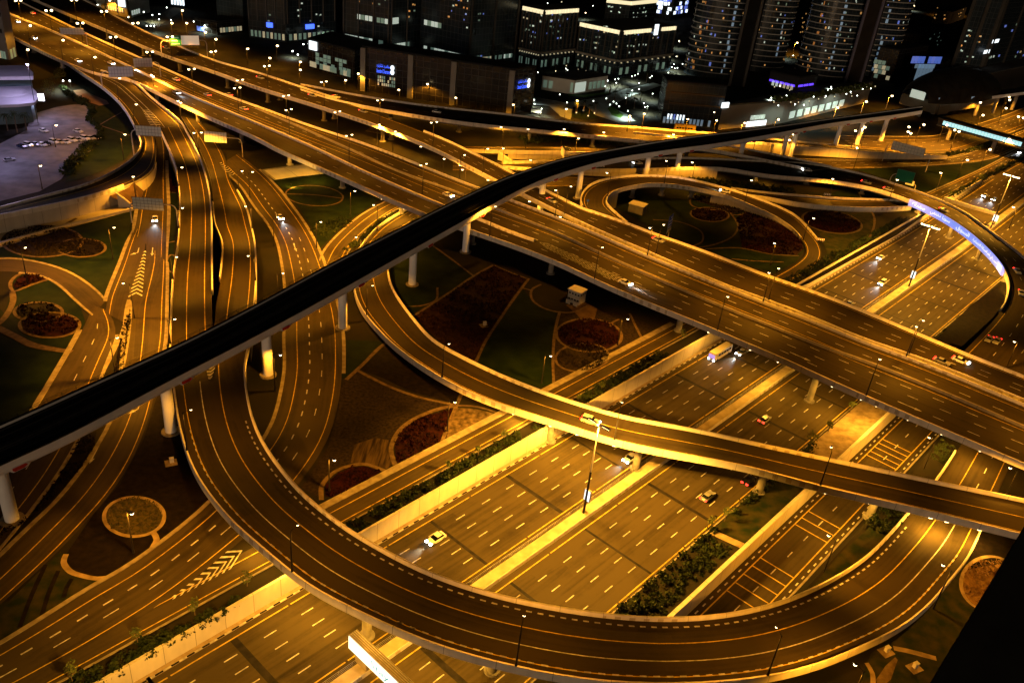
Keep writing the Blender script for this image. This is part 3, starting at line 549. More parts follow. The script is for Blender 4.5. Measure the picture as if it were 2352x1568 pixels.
# embankment between the left ramp and the straight road
mb = MB(); E1 = [P(332, 406, 4.2), P(308, 417, 6.0), P(240, 437, 5.8), P(255, 452, 4.0), P(306, 474, .3), P(322, 468, .2), P(334, 430, .8)]
mb.poly(E1); mb.build('terrain', surf('brown_earth', (.06, .035, .018), (.1, .062, .03), .3), tri=True, label='brown earth wedge between the left ramp and the straight road', cat='earth bank', kind='structure')
def wall_line(label, pts, zt, zb, th=.4, mat=None, name='retaining_wall', cat='retaining wall', step=4.0):
    """pts: frame points of the wall's top edge; zt/zb: heights per point"""
    top = catmull([P(u, v, z) for (u, v), z in zip(pts, zt)], step); zb_ = np.interp(np.linspace(0, 1, len(top)), np.linspace(0, 1, len(zb)), zb)
    v = Way.__new__(Way); t = np.gradient(top, axis=0); t[:, 2] = 0; t /= np.linalg.norm(t, axis=1)[:, None]; nn = np.stack([-t[:, 1], t[:, 0], 0*t[:, 0]], 1)
    v.L = top-nn*th/2; v.R = top+nn*th/2; v.finish(); mb = MB(); n = len(top)
    for i in range(n):
        a, b = v.L[i], v.R[i]; mb.v.extend([tuple(a), tuple(b), (b[0], b[1], zb_[i]), (a[0], a[1], zb_[i])])
    for i in range(n-1):
        for m in range(4):
            m2 = (m+1) % 4; mb.f.append((i*4+m, i*4+m2, i*4+4+m2, i*4+4+m)); q = mb.v
            mb.uv.append([(v.s[i], q[i*4+m][2]), (v.s[i], q[i*4+m2][2]), (v.s[i+1], q[i*4+4+m2][2]), (v.s[i+1], q[i*4+4+m][2])])
    mb.f += [(3, 2, 1, 0), (n*4-4, n*4-3, n*4-2, n*4-1)]; mb.uv += [None, None]
    return mb.build(name, mat or C_wall, label=label, cat=cat)
wall_line('low pale wall with a bright top edge in front of the left ramp', [(309, 476), (267, 486), (150, 515), (0, 556), (-70, 576)], [.9]*5, [0, 0], 1.0)
wall_line('sloping end wall of the left ramp embankment', [(268, 443), (290, 459), (309, 475)], [5.6, 3, .9], [0, 0], .8)
flat('pavement', 'pale floor strip between the left ramp wall and the low wall', [(300, 470), (262, 470), (200, 480), (0, 530), (-70, 548), (-70, 590), (0, 568), (150, 525), (309, 483)], .03, surf('concrete_floor', (.4, .34, .24), (.5, .44, .32), .2), 'pavement')
t = thing('retaining_wall', 'brightly lit yellow sloped wall block beside the curving ground road', 'retaining wall', P(670, 400, 0)); o0 = Vector(t.location)
q = [np.array(P(*c_))-np.array(o0) for c_ in ((603, 391, 3.4), (714, 376, 3.4), (752, 398, .0), (632, 413, .0))]; bk = np.array([0, 4.0, 0]); mb = MB()
bot = [np.array([p_[0], p_[1]+4, -.3]) for p_ in q[:2]]; mb.add(q+[q[0]+bk*.25, q[1]+bk*.25]+bot, [(0, 3, 2, 1), (0, 1, 5, 4), (4, 5, 7, 6)], [[(0, 3), (0, 0), (14, 0), (14, 3)], None, None]); mb.build('wall', C_wall, t)
mb = MB(); mb.tube(q[0], q[3], .35, .35, 6); mb.tube(q[0], q[1], .3, .3, 6); mb.build('coping', M_kerb, t)
YW = t; YWP = P(668, 424, 2.2)
wall_line('long pale wall below the station road at the upper right', [(1772, 331), (1850, 336), (1960, 345), (2060, 351), (2176, 358)], [6, 5, 4.4, 3.6, 2.0], [0, 0], .5)
wall_line('angled end wall of the far embanked road', [(1146, 350), (1160, 358), (1177, 369)], [3.5, 2.6, 1.2], [0, 0], 1.4)
wall_line('low bright kerb wall in front of the far retaining wall', [(1153, 369), (1220, 368), (1290, 368)], [.8, .8, .8], [0, 0], .5)
wall_line('thin bright parapet ending over the highway beyond the banner bridge', [(2170, 452), (2220, 468), (2288, 488)], [5.5, 5.2, 5.0], [3.6, 3.6], .6)
flat('road', 'short road stub beyond the banner bridge', [(2120, 440, 3.6), (2170, 455, 3.6), (2288, 491, 3.6), (2270, 512, 3.6), (2200, 480, 3.6)], 3.6, A_gr, 'road')
# painted chevron islands
def chevrons(root, lp, rp, n, z, ww=.5, tip=.35, mat=None, rev=False, name='chevron_marking'):
    A = catmull([P(u, v, z) for u, v in lp], .5); B = catmull([P(u, v, z) for u, v in rp], .5); mb = MB()
    fa = lambda X, f: np.array([np.interp(f*arclen(X)[-1], arclen(X), X[:, k]) for k in range(3)])
    Lm = (arclen(A)[-1]+arclen(B)[-1])/2; dw = ww/Lm
    for i in range(n):
        f = (i+.6)/n; a0, b0 = fa(A, f), fa(B, f); wid = np.linalg.norm(a0-b0)
        if wid < .5 or f+tip*wid/Lm > 1: continue
        sh = tip*wid/Lm*(-1 if rev else 1); g2 = min(1, max(0, f+dw)); gm = min(1, max(0, f+sh)); gm2 = min(1, max(0, f+sh+dw))
        m0 = (fa(A, gm)+fa(B, gm))/2; m1 = (fa(A, gm2)+fa(B, gm2))/2; a1, b1 = fa(A, g2), fa(B, g2)
        mb.quad(a0, m0, m1, a1); mb.quad(m0, b0, b1, m1)
    o = mb.build(name, mat or M_white, None, label=None)
    return o
def isle(label, lp, rp, n, z, **k):
    o = chevrons(None, lp, rp, n, z, **k); put_props(o, label, 'road marking', None, 'structure'); o.name = 'road_marking'
isle('white chevrons on the left fork of the straight road', [(293, 688), (336, 562)], [(326, 686), (337, 562)], 15, .1, ww=1.0, tip=.6)
isle('white chevrons in the lower left corner beside the big ramp', [(385, 1378), (470, 1310), (562, 1229)], [(385, 1382), (470, 1338), (575, 1281)], 12, .1, ww=.6, tip=.7)
isle('long row of white chevrons on the widest flyover', [(1500, 671), (1360, 605), (1236, 548)], [(1494, 681), (1350, 616), (1233, 560)], 30, 8.05, ww=.42, tip=.9)
isle('white hatching where the slip road splits at the left', [(298, 212), (322, 245), (345, 288)], [(302, 211), (335, 245), (370, 287)], 22, 7.0, ww=.6, tip=.1)
isle('small white chevrons on the big ramp just below the viaduct', [(481, 882), (474, 850), (470, 838)], [(482, 882), (492, 850), (499, 826)], 6, 6.85, ww=.9, tip=.4, rev=True)
isle('white hatching where the middle ramp and ground road part', [(503, 372), (515, 392), (528, 408)], [(506, 371), (525, 385), (545, 402)], 9, 1.2, ww=.5, tip=.3)
isle('white hatching at the fork below the slip gantry', [(352, 378), (342, 392), (331, 403)], [(353, 378), (351, 394), (347, 410)], 8, 2.6, ww=.5, tip=.5, rev=True)
isle('white hatching on the far ground road behind the viaduct', [(1188, 386), (1232, 381)], [(1180, 392), (1228, 391)], 8, .12, ww=.9, tip=.2)

def arrow(label, u, v, z, way, rev=False, bend=0.0, ln=6.0):
    p = P(u, v, z); i, c, _ = way.near(p[0], p[1]); a = way.head(way.s[i]/way.len)+(math.pi if rev else 0); d = np.array([math.cos(a), math.sin(a), 0]); n = np.array([-d[1], d[0], 0]); p[2] = c[2]+.03
    mb = MB(); mb.quad(p-d*ln/2-n*.15, p-d*ln/2+n*.15, p+d*ln*.12+n*.15, p+d*ln*.12-n*.15); q = p+d*ln*.12; e = d*math.cos(bend)+n*math.sin(bend); m = np.array([-e[1], e[0], 0])
    mb.quad(q-m*.15, q+m*.15, q+e*1.0+m*.15, q+e*1.0-m*.15); t = q+e*1.0; mb.poly([t-m*.55, t+e*1.9, t+m*.55]); mb.build('road_arrow', M_white, None, label=label, cat='road marking', kind='structure')
arrow('white straight arrow on the right lane beside the chevrons', 350, 577, .06, Hw_); arrow('white bent arrow on the left lane beside the chevrons', 317, 578, .06, H1w, False, -.9); arrow('white arrow on the curving ground road under the white car', 677, 567, .06, Lw)
arrow('white bent arrow on the bending road just below the viaduct', 318, 935, .06, H2w, False, -.8); arrow('white arrow on the widest flyover near its near parapet', 1836, 818, 8, Ew); arrow('white arrow on the widest flyover at the right', 2087, 932, 8, Ew); arrow('white arrow on the left garden fork', 217, 1042, .07, M2w)
# ------------------------------------------------------------------ metro viaduct
Dw = Way([(-90, 1108), (0, 1066), (125, 1011), (250, 946), (375, 879), (560, 784), (713, 702), (838, 632), (963, 562), (1088, 492), (1176, 443), (1240, 413), (1301, 392), (1401, 364), (1526, 344), (1651, 327), (1764, 308), (1914, 281), (2060, 262), (2120, 252)],
         [(-90, 1010), (0, 972), (87, 934), (225, 871), (355, 813), (435, 776), (588, 697), (680, 647), (773, 597), (910, 527), (1000, 481), (1113, 427), (1163, 405), (1226, 383), (1301, 360), (1401, 342), (1551, 317), (1764, 291), (1914, 270), (2064, 250), (2120, 243)],
         [(0, 16.6), (.5, 16.2), (1, 15.5)], 1.0, 4.0); WAYS['D'] = Dw
mid = Dw.at(.4, .5); metro = thing('metro_viaduct', 'dark topped metro viaduct on round pale piers crossing the whole picture', 'viaduct', (mid[0], mid[1], 0)); o0 = Vector(metro.location)
def bm_(mb, nm, m, par=None, **k):
    mb.v = [(a[0]-o0[0], a[1]-o0[1], a[2]-o0[2]) for a in mb.v]; return mb.build(nm, m, par or metro, **k)
mb = MB(); sweep(mb, Dw, [(0, .3, -.1), (1, -.3, -.1), (1, -.3, -.5), (0, .3, -.5)]); bm_(mb, 'track_bed', M_black)
mb = MB(); sweep(mb, Dw, [(0, 0, .62), (0, .04, -1.0), (0, .5, -1.9), (0, 2.6, -2.3), (1, -2.6, -2.3), (1, -.5, -1.9), (1, -.04, -1.0), (1, 0, .62), (1, -.3, .62), (1, -.35, -.5), (0, .35, -.5), (0, .3, .62)]); bm_(mb, 'girder', M_metro)
for t, of in ((0, .0), (1, -.35)):
    mb = MB(); sweep(mb, Dw, [(t, of+.02, .63), (t, of+.33, .63), (t, of+.33, 1.0), (t, of+.02, 1.0)]); bm_(mb, 'side_screen', M_black)
for t, h_, w_2 in ((.5, .25, .5), (.06, .1, .35), (.94, .1, .35)):
    mb = MB(); sweep(mb, Dw, [(t, -w_2, -.1), (t, -w_2, h_), (t, w_2, h_), (t, w_2, -.1)]); bm_(mb, 'walkway', surf('walkway_slab', (.03, .029, .027), (.05, .048, .045), .6))
for t in (.25, .42, .58, .75):
    mb = MB(); sweep(mb, Dw, [(t, -.05, -.1), (t, -.05, .12), (t, .05, .12), (t, .05, -.1)]); bm_(mb, 'rail', surf('rail_steel', (.09, .085, .08), None, rough=.4, metal=.6))
mb = MB()
for f in np.arange(.02, .93, .0062):
    a = Dw.at(f, 1, -.1, 1.0); mb.tube(a, a+np.array([0, 0, 1.0]), .04, n=4)
for zz in (1.5, 1.95): sweep(mb, Dw, [(1, -.14, zz), (1, -.08, zz), (1, -.08, zz+.06), (1, -.14, zz+.06)], .02, .93)
bm_(mb, 'handrail', M_black)
for u, v, r in [(57, 1185, 1.35), (380, 1000, 1.3), (626, 860, 1.3), (796, 750, 1.3), (929, 645, 1.25), (1058, 578, 1.2), (1207, 470, 1.2), (1336, 455, 1.2), (1435, 404, 1.2), (1534, 404, 1.2), (1640, 362, 1.2), (1735, 345, 1.2), (1796, 353, 1.2), (1878, 326, 1.2), (1937, 324, 1.2), (2000, 316, 1.2)]:
    g0 = P(u, v, 0); i, c, _ = Dw.near(g0[0], g0[1]); q = Dw.s[i]/Dw.len; c = Dw.at(q, .5)
    x, y = c[0]*.5+g0[0]*.5, c[1]*.5+g0[1]*.5
    x, y = Dw.at(q, .38)[:2]; tp = c[2]-2.35
    pb = MB(); pb.tube((x, y, -.4), (x, y, tp), r, r, 20); pr = bm_(pb, 'pier', M_metro, smooth=False)
    pb = MB(); hd = Dw.head(q)
    pb.box((c[0], c[1], tp-.35), (2.4, Dw.wid[i]*.55, .75), hd); bm_(pb, 'pier_head', M_metro)
    pb = MB(); pb.tube((x, y, -.1), (x, y, .3), r*1.75, r*1.7, 20); bm_(pb, 'pier_base', M_kerb)
    # pointed red panel hung at the pier head, facing along the track side
    e = Dw.at(q, 0, -.12, -1.5); dx = np.array([math.cos(hd), math.sin(hd), 0]); e = e+dx*2.6; hgt, ln = .55, 1.9
    for sc, nm, m, off in ((1.0, 'panel_frame', M_metro, 0), (.78, 'red_panel', G_red, .09)):
        pts = []; nr = -Dw.dir[i]
        for a, b_ in ((-1, -.2), (-.75, -1), (.55, -1), (1, 0), (.7, 1), (-1, 1)):
            pts.append(e+dx*a*ln*sc+np.array([0, 0, b_*hgt*sc])+nr*off)
        pb = MB(); n_ = len(pts); back = [p_-nr*.12 for p_ in pts]; pb.add(pts+back, [tuple(range(n_)), tuple(range(2*n_-1, n_-1, -1))]+[(k, n_+k, n_+(k+1) % n_, (k+1) % n_) for k in range(n_)]); bm_(pb, nm, m)

# ------------------------------------------------------------------ gardens
def ell(cu, cv, au, av, rot=0, n=40, k=1.0):
    c, s = math.cos(R_(rot)), math.sin(R_(rot))
    return [(cu+k*(au*math.cos(t)*c-av*math.sin(t)*s), cv+k*(au*math.cos(t)*s+av*math.sin(t)*c)) for t in np.linspace(0, 2*math.pi, n, endpoint=False)]
_bz = [0.0]
def in_poly(px, py, poly):
    x, y = poly[:, 0], poly[:, 1]; x2, y2 = np.roll(x, -1), np.roll(y, -1); c = np.zeros(len(px), bool)
    for a, b, c1, d in zip(x, y, x2, y2): c ^= ((b > py) != (d > py)) & (px < (c1-a)*(py-b)/(d-b+1e-12)+a)
    return c
def bed(name, label, pts, mat, kind='structure', z=.012, cat=None):
    _bz[0] += .0015
    if kind == 'stuff' and name != 'gravel_bed':
        # low planting: many leaf sized faces standing a little above the soil, with bare gaps
        w = np.array([P(u, v, 0)[:2] for u, v in pts]); lo, hi = w.min(0), w.max(0); n = int(min(9000, (hi-lo).prod()*5)); q = rng.uniform(lo, hi, (n, 2)); q = q[in_poly(q[:, 0], q[:, 1], w)]
        q = q[np.sin(q[:, 0]*.55+np.sin(q[:, 1]*.4)*2)+np.sin(q[:, 1]*.63+q[:, 0]*.21) > -1.15]
        mb = MB(); mb.poly([P(u, v, z+_bz[0]) for u, v in pts])
        for x, y in q:
            a = rng.normal(size=3)*.22; b = rng.normal(size=3)*.16; p = np.array([x, y, rng.uniform(.15, .55)]); mb.quad(p-a, p+b, p+a, p-b)
        return mb.build(name, mat, tri=True, label=label, cat=cat or name.replace('_', ' '), kind=kind)
    mb = MB(); mb.poly([P(u, v, z+_bz[0]) for u, v in pts]); return mb.build(name, mat, tri=True, label=label, cat=cat or name.replace('_', ' '), kind=kind)
def path(label, pts, w=1.3, closed=False, mat=None, z=.11, name='path'):
    w = w*.8
    a = [P(u, v, z) for u, v in pts]
    if closed: a = a+[a[0]]
    ln = catmull(a, .8); t = np.gradient(ln, axis=0); t[:, 2] = 0; t /= np.maximum(np.linalg.norm(t, axis=1)[:, None], 1e-6)
    if closed: t[0] = t[-1] = (t[0]+t[-1])/np.linalg.norm(t[0]+t[-1])
    nn = np.stack([-t[:, 1], t[:, 0], 0*t[:, 0]], 1); mb = MB(); ww = w*(1+.05*np.sin(np.arange(len(ln))*.37)+.05*np.sin(np.arange(len(ln))*.11))
    for i in range(len(ln)-1): mb.quad(ln[i]-nn[i]*ww[i]/2, ln[i+1]-nn[i+1]*ww[i+1]/2, ln[i+1]+nn[i+1]*ww[i+1]/2, ln[i]+nn[i]*ww[i]/2)
    _bz[0] += .0007
    for q in range(len(mb.v)): mb.v[q] = (mb.v[q][0], mb.v[q][1], mb.v[q][2]+_bz[0])
    return mb.build(name, mat or M_path, label=label, cat='garden path', kind='structure')
# left garden
bed('lawn', 'lawn at the left with the pair of ringed round beds', [(0, 560), (150, 520), (300, 480), (318, 500), (298, 545), (270, 610), (243, 690), (212, 660), (150, 620), (75, 598), (0, 590), (-60, 592), (-60, 580)], M_grass)
bed('lawn', 'lawn inside the curved garden road at the far left', [(58, 628), (105, 636), (150, 664), (185, 704), (196, 740), (172, 784), (140, 850), (90, 925), (0, 1040), (-60, 1060), (-60, 640), (10, 720), (25, 670), (22, 645)], M_grass)
for args in [('flower_bed', 'largest ringed round bed at the left, dull brown', 97, 554, 90, 34, M_soil), ('flower_bed', 'smaller dark round bed overlapping the largest left bed', 187, 569, 53, 20, M_dark),
             ('flower_bed', 'upper dark bed of the lower left ringed pair', 88, 716, 53, 21, M_dark), ('flower_bed', 'lower maroon bed of the lower left ringed pair', 114, 746, 67, 28, M_red)]:
    bed(args[0], args[1], ell(*args[2:6]), args[6], 'stuff')
for lb, e in [('ring path round the largest left bed', (97, 554, 92, 36)), ('ring path round the smaller left bed', (187, 569, 55, 21)), ('ring path round the upper bed of the lower left pair', (88, 716, 55, 22)), ('ring path round the maroon bed of the lower left pair', (114, 746, 69, 29))]:
    path(lb, ell(*e), 1.1, True)
path('straight path from the left wall to the large ringed bed', [(176, 501), (160, 510), (142, 520)], 1.4)
bed('flower_bed', 'small maroon bed in the bend of the garden road', [(30, 655), (40, 640), (62, 630), (88, 632), (112, 640), (35, 665)], M_red, 'stuff')
path('pale curb path round the small maroon bed', [(112, 641), (70, 655), (33, 668), (24, 650), (40, 632), (60, 626), (90, 630)], 1.2)
path('winding path at the far left edge', [(28, 668), (30, 690), (20, 715), (0, 740), (-40, 765)], 2.0)
path('path crossing the dark lawn at the far left', [(-20, 745), (30, 770), (75, 792), (130, 803), (165, 808)], 2.6)
# strip between the straight road and the big ramp
bed('flower_bed', 'narrow maroon strip beside the straight road above the gantry', [(383, 400), (392, 392), (408, 438), (402, 445), (385, 440)], M_red, 'stuff')
bed('lawn', 'small lawn between the straight road and the big ramp', [(384, 442), (404, 444), (410, 470), (400, 560), (394, 700), (382, 720), (384, 560)], M_grass)
path('short cross path beside the big ramp', [(384, 441), (404, 443)], 1.0); path('second short cross path beside the big ramp', [(382, 558), (402, 554)], 1.0); path('ring path half hidden beside the big ramp', ell(395, 605, 12, 20), .9, True)
bed('shrub_bed', 'shrub filled island between the two roads left of the viaduct', [(288, 735), (298, 705), (303, 730), (292, 790), (283, 840), (270, 865), (262, 860), (272, 800)], M_dark, 'stuff')
path('pale kerb on the right of the shrub island', [(301, 690), (300, 730), (293, 790), (284, 842)], .8, mat=M_kerb); path('pale kerb on the left of the shrub island', [(296, 690), (290, 730), (270, 790), (240, 850), (200, 940)], 1.0, mat=M_kerb)
# under the viaduct, lower left
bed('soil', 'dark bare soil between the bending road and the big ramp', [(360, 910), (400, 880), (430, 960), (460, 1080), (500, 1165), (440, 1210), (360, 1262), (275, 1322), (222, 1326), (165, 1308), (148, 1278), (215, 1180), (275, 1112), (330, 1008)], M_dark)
bed('flower_bed', 'round ringed bed of scrubby plants at the lower left', ell(308, 1186, 66, 43), surf('scrub', (.02, .02, .008), (.07, .052, .02), 1.2, .95, 10), 'stuff')
path('wide ring path round the scrubby bed at the lower left', ell(308, 1186, 69, 45), 1.0, True, M_sand); path('short path from the ringed scrub bed to the road', [(352, 1222), (360, 1238), (350, 1258)], 1.4, mat=M_sand)
path('curb path along the dark soil at the lower left', [(152, 1272), (146, 1290), (162, 1312), (190, 1322), (222, 1328), (245, 1326)], 1.3, mat=M_sand)
bed('shrub_bed', 'dark shrubbery between the two left roads below the viaduct', [(185, 1000), (222, 990), (215, 1035), (180, 1085), (100, 1165), (60, 1200), (20, 1230), (-40, 1270), (-40, 1240), (70, 1185), (135, 1095)], M_dark, 'stuff')
bed('lawn', 'rough lawn with furrows in the lower left corner', [(-60, 1440), (-60, 1400), (20, 1380), (105, 1298), (140, 1265), (150, 1300), (175, 1322), (222, 1330), (218, 1342), (125, 1398), (0, 1468), (-60, 1500)], M_grass2)
for i, (a, b) in enumerate([((105, 1296), (45, 1440)), ((134, 1310), (96, 1412)), ((165, 1328), (146, 1372))]):
    path(['long dark furrow in the lower left lawn, leftmost', 'dark furrow in the middle of the lower left lawn', 'shortest dark furrow in the lower left lawn'][i], [a, ((a[0]+b[0])/2-3, (a[1]+b[1])/2), b], 1.0, mat=M_dark, z=.03, name='soil')
# middle garden
bed('gravel_bed', 'broad purplish gravel bed in the middle garden', [(795, 873), (820, 852), (870, 870), (930, 898), (1045, 930), (1010, 940), (963, 957), (920, 987), (899, 1024), (906, 1066), (888, 1082), (838, 1068), (768, 1085), (740, 1114), (735, 1142), (692, 1120), (725, 1070), (752, 1030), (775, 950), (784, 890)], M_soil)
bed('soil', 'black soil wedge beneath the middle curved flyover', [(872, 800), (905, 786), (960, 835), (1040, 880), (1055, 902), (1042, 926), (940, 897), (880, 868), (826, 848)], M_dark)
bed('flower_bed', 'red flower bed beside the service road, upper of the two', [(1040, 940), (1018, 1010), (912, 1066), (905, 1010), (930, 980), (975, 955)], M_red, 'stuff')
bed('flower_bed', 'red flower bed beside the service road, lower of the two', [(747, 1138), (748, 1112), (774, 1088), (808, 1073), (838, 1071), (878, 1082), (770, 1142)], M_red, 'stuff')
bed('sand_bed', 'raked sandy wedge beside the service road', [(1046, 936), (1088, 938), (1140, 950), (1024, 1010)], surf('raked_sand', (.035, .025, .012), (.13, .09, .045), .7, .95, 10))
bed('lawn', 'dark lawn right of the curving ground road', [(785, 780), (880, 784), (870, 800), (795, 868), (784, 870)], M_grass)
bed('gravel_bed', 'furrowed sandy patch inside the gravel bed', [(815, 1020), (860, 1005), (893, 1010), (897, 1040), (904, 1064), (888, 1076), (840, 1064), (805, 1062)], surf('furrows', (.016, .01, .006), (.07, .045, .022), .9, .95, 3, stretch=(1.8, .15, 1)))
for lb, pts, w in [('garden path from the road to the curved flyover', [(795, 872), (832, 838), (870, 800), (892, 783)], 1.3), ('long curved path below the black soil wedge', [(820, 850), (850, 866), (900, 890), (963, 912), (1045, 930)], 1.2),
                   ('arc path round the upper red bed', [(1045, 933), (1024, 935), (963, 956), (920, 986), (899, 1024), (900, 1045), (908, 1068)], 1.5), ('straight path crossing under the curved flyover', [(1063, 898), (1043, 944), (1015, 1014)], 1.2),
                   ('arc path round the lower red bed', [(738, 1148), (740, 1114), (768, 1084), (805, 1069), (838, 1066), (888, 1082)], 1.3), ('thin arc path above the sandy wedge', [(1047, 931), (1088, 933), (1120, 940), (1146, 950)], .9),
                   ('path from the viaduct pier across the big lawn', [(976, 552), (1030, 590), (1088, 634)], 1.0), ('diagonal path edging the dark bed in the middle garden', [(1133, 609), (1110, 621), (1088, 634), (1020, 680), (948, 727)], 1.1),
                   ('short path along the top of the middle bed', [(1136, 610), (1176, 627), (1210, 640)], .9), ('long path along the right of the middle bed', [(1215, 640), (1198, 662), (1176, 692), (1140, 745), (1115, 784), (1093, 831)], 1.1),
                   ('straight path beside the brown ringed beds', [(1286, 715), (1278, 745), (1272, 784), (1270, 830), (1272, 884)], 1.1), ('slanting path right of the ringed beds', [(1446, 720), (1458, 745), (1473, 775)], 1.0),
                   ('short curved path at the right ringed bed', [(1423, 733), (1408, 740), (1401, 750)], .9), ('curved path round the dark bed beside the small house', [(1243, 653), (1222, 665), (1224, 690), (1250, 708), (1285, 717), (1320, 716), (1350, 701)], 1.0),
                   ('stub path between middle bed and dark bed', [(1198, 661), (1220, 667)], .8), ('curved path in the lawn below the viaduct', [(932, 704), (968, 702), (1000, 690), (1005, 660)], .8)]:
    path(lb, pts, w)
bed('lawn', 'dark green lawn left of the middle bed', [(905, 600), (980, 556), (1088, 632), (945, 722), (910, 668), (895, 625)], M_grass)
bed('flower_bed', 'large dark maroon bed in the middle garden', [(1092, 636), (1135, 612), (1178, 630), (1208, 642), (1172, 690), (1112, 782), (1088, 830), (1010, 784), (952, 728)], surf('maroon_groundcover', (.01, .004, .003), (.026, .01, .006), .6, .95, 9), 'stuff')
bed('lawn', 'dark green lawn right of the middle bed', [(1118, 784), (1180, 694), (1202, 664), (1224, 694), (1284, 720), (1274, 760), (1268, 880), (1240, 890), (1170, 868), (1096, 832)], M_grass)
bed('gravel_bed', 'brown gravel ground round the ringed beds', [(1290, 720), (1345, 706), (1380, 712), (1445, 722), (1500, 750), (1478, 775), (1275, 882), (1274, 790)], M_soil)
bed('flower_bed', 'maroon ringed bed, upper of the brown pair', ell(1353, 770, 72, 37, 3), M_red, 'stuff'); bed('flower_bed', 'brown ringed bed, lower of the brown pair', ell(1337, 821, 59, 31, -4), M_soil, 'stuff')
path('ring path round the maroon bed of the brown pair', ell(1353, 770, 75, 38, 3), 1.1, True); path('ring path round the lower bed of the brown pair', ell(1337, 821, 61, 32, -4), 1.0, True)
bed('soil', 'worn earth patch beside the small house', [(1300, 700), (1345, 695), (1372, 708), (1365, 735), (1340, 740), (1325, 722)], surf('brown_earth', (.12, .075, .04)))
# loop garden
bed('lawn', 'dark lawn inside the loop ramp', [(1420, 480), (1405, 462), (1420, 445), (1480, 434), (1560, 436), (1660, 452), (1740, 476), (1830, 530), (1848, 572), (1830, 600), (1780, 628), (1700, 604), (1600, 565), (1500, 525)], M_grass)
bed('flower_bed', 'large red bed inside the loop ramp', [(1690, 502), (1722, 478), (1760, 490), (1808, 516), (1838, 545), (1846, 572), (1830, 586), (1770, 583), (1705, 568)], M_red, 'stuff')
bed('flower_bed', 'brown leaf shaped bed inside the loop ramp', [(1592, 448), (1640, 452), (1690, 458), (1718, 470), (1712, 485), (1680, 492), (1640, 475), (1600, 462)], M_soil, 'stuff')
bed('flower_bed', 'small maroon oval bed inside the loop ramp', ell(1630, 493, 42, 15, 4), M_red, 'stuff')
for lb, pts, w, cl in [('ring path round the small oval in the loop', ell(1630, 493, 44, 16, 4), 1.0, True), ('curved path cutting across the loop garden', [(1598, 446), (1585, 460), (1592, 474), (1625, 482), (1660, 480)], 1.0, False), ('arc path from the loop bed to the lower lawn', [(1660, 470), (1682, 495), (1695, 520), (1680, 545), (1640, 562), (1600, 570)], 1.0, False),
                      ('curved path beside the large red bed', [(1722, 472), (1716, 486), (1695, 494), (1680, 493)], 1.1, False), ('arc path at the foot of the loop garden', [(1500, 505), (1560, 510), (1608, 530), (1612, 555), (1590, 566)], .9, False), ('long arc path under the red bed', [(1620, 572), (1700, 570), (1770, 584), (1835, 588)], .9, False), ('thin straight path near the loop exit', [(1680, 595), (1740, 600), (1800, 602)], .9, False)]:
    path(lb, pts, w, cl)
bed('lawn', 'green lawn round the maroon oval right of the loop', [(1830, 470), (1880, 468), (1990, 474), (2008, 500), (2004, 530), (1985, 560), (1930, 600), (1890, 620), (1900, 580), (1880, 530), (1845, 492)], M_grass2)
bed('flower_bed', 'dark red oval bed to the right of the loop ramp', ell(1911, 510, 66, 23, 9), M_red, 'stuff'); path('ring path round the dark red oval bed', ell(1911, 510, 69, 25, 9), 1.3, True); path('curved path right of the dark red oval', [(1996, 476), (2008, 500), (2006, 525), (1997, 545)], 1.2)
bed('lawn', 'lawn under the banner bridge pillars', [(1840, 440), (1900, 446), (1970, 425), (2030, 440), (2090, 455), (2040, 456), (1960, 455)], M_grass); path('thin path under the banner bridge', [(1958, 428), (1970, 440), (1978, 455)], .9)
bed('lawn', 'dark lawn between the far road and the banner bridge', [(1970, 390), (2060, 384), (2160, 380), (2262, 370), (2300, 362), (2230, 400), (2160, 430), (2120, 440), (2060, 420)], M_grass)
bed('lawn', 'dark planting behind the highway wall right of the loop', [(1985, 560), (2010, 535), (2080, 500), (2130, 490), (2060, 540), (1960, 595), (1860, 650), (1830, 660), (1870, 630)], M_dark)
# dark lawn at upper left and below the wide flyover
bed('lawn', 'dark lawn between the car park and the left ramp', [(212, 262), (236, 232), (262, 262), (300, 300), (308, 340), (290, 365), (240, 390), (190, 410), (150, 420), (158, 380), (214, 345), (230, 318)], M_grass); path('thin path across the dark lawn by the car park', [(228, 288), (250, 275), (280, 258)], .8); path('second thin path across the dark lawn by the car park', [(228, 288), (270, 302), (300, 312)], .8)
bed('lawn', 'dark lawn under the widest flyover', [(600, 420), (680, 405), (780, 400), (860, 440), (880, 452), (790, 515), (735, 570), (720, 530), (690, 480), (650, 440)], M_grass); path('ring path in the dark lawn under the flyover', ell(722, 450, 66, 23, 4), .9, True); path('thin path crossing the ring under the flyover', [(658, 446), (720, 448), (786, 456)], .8)
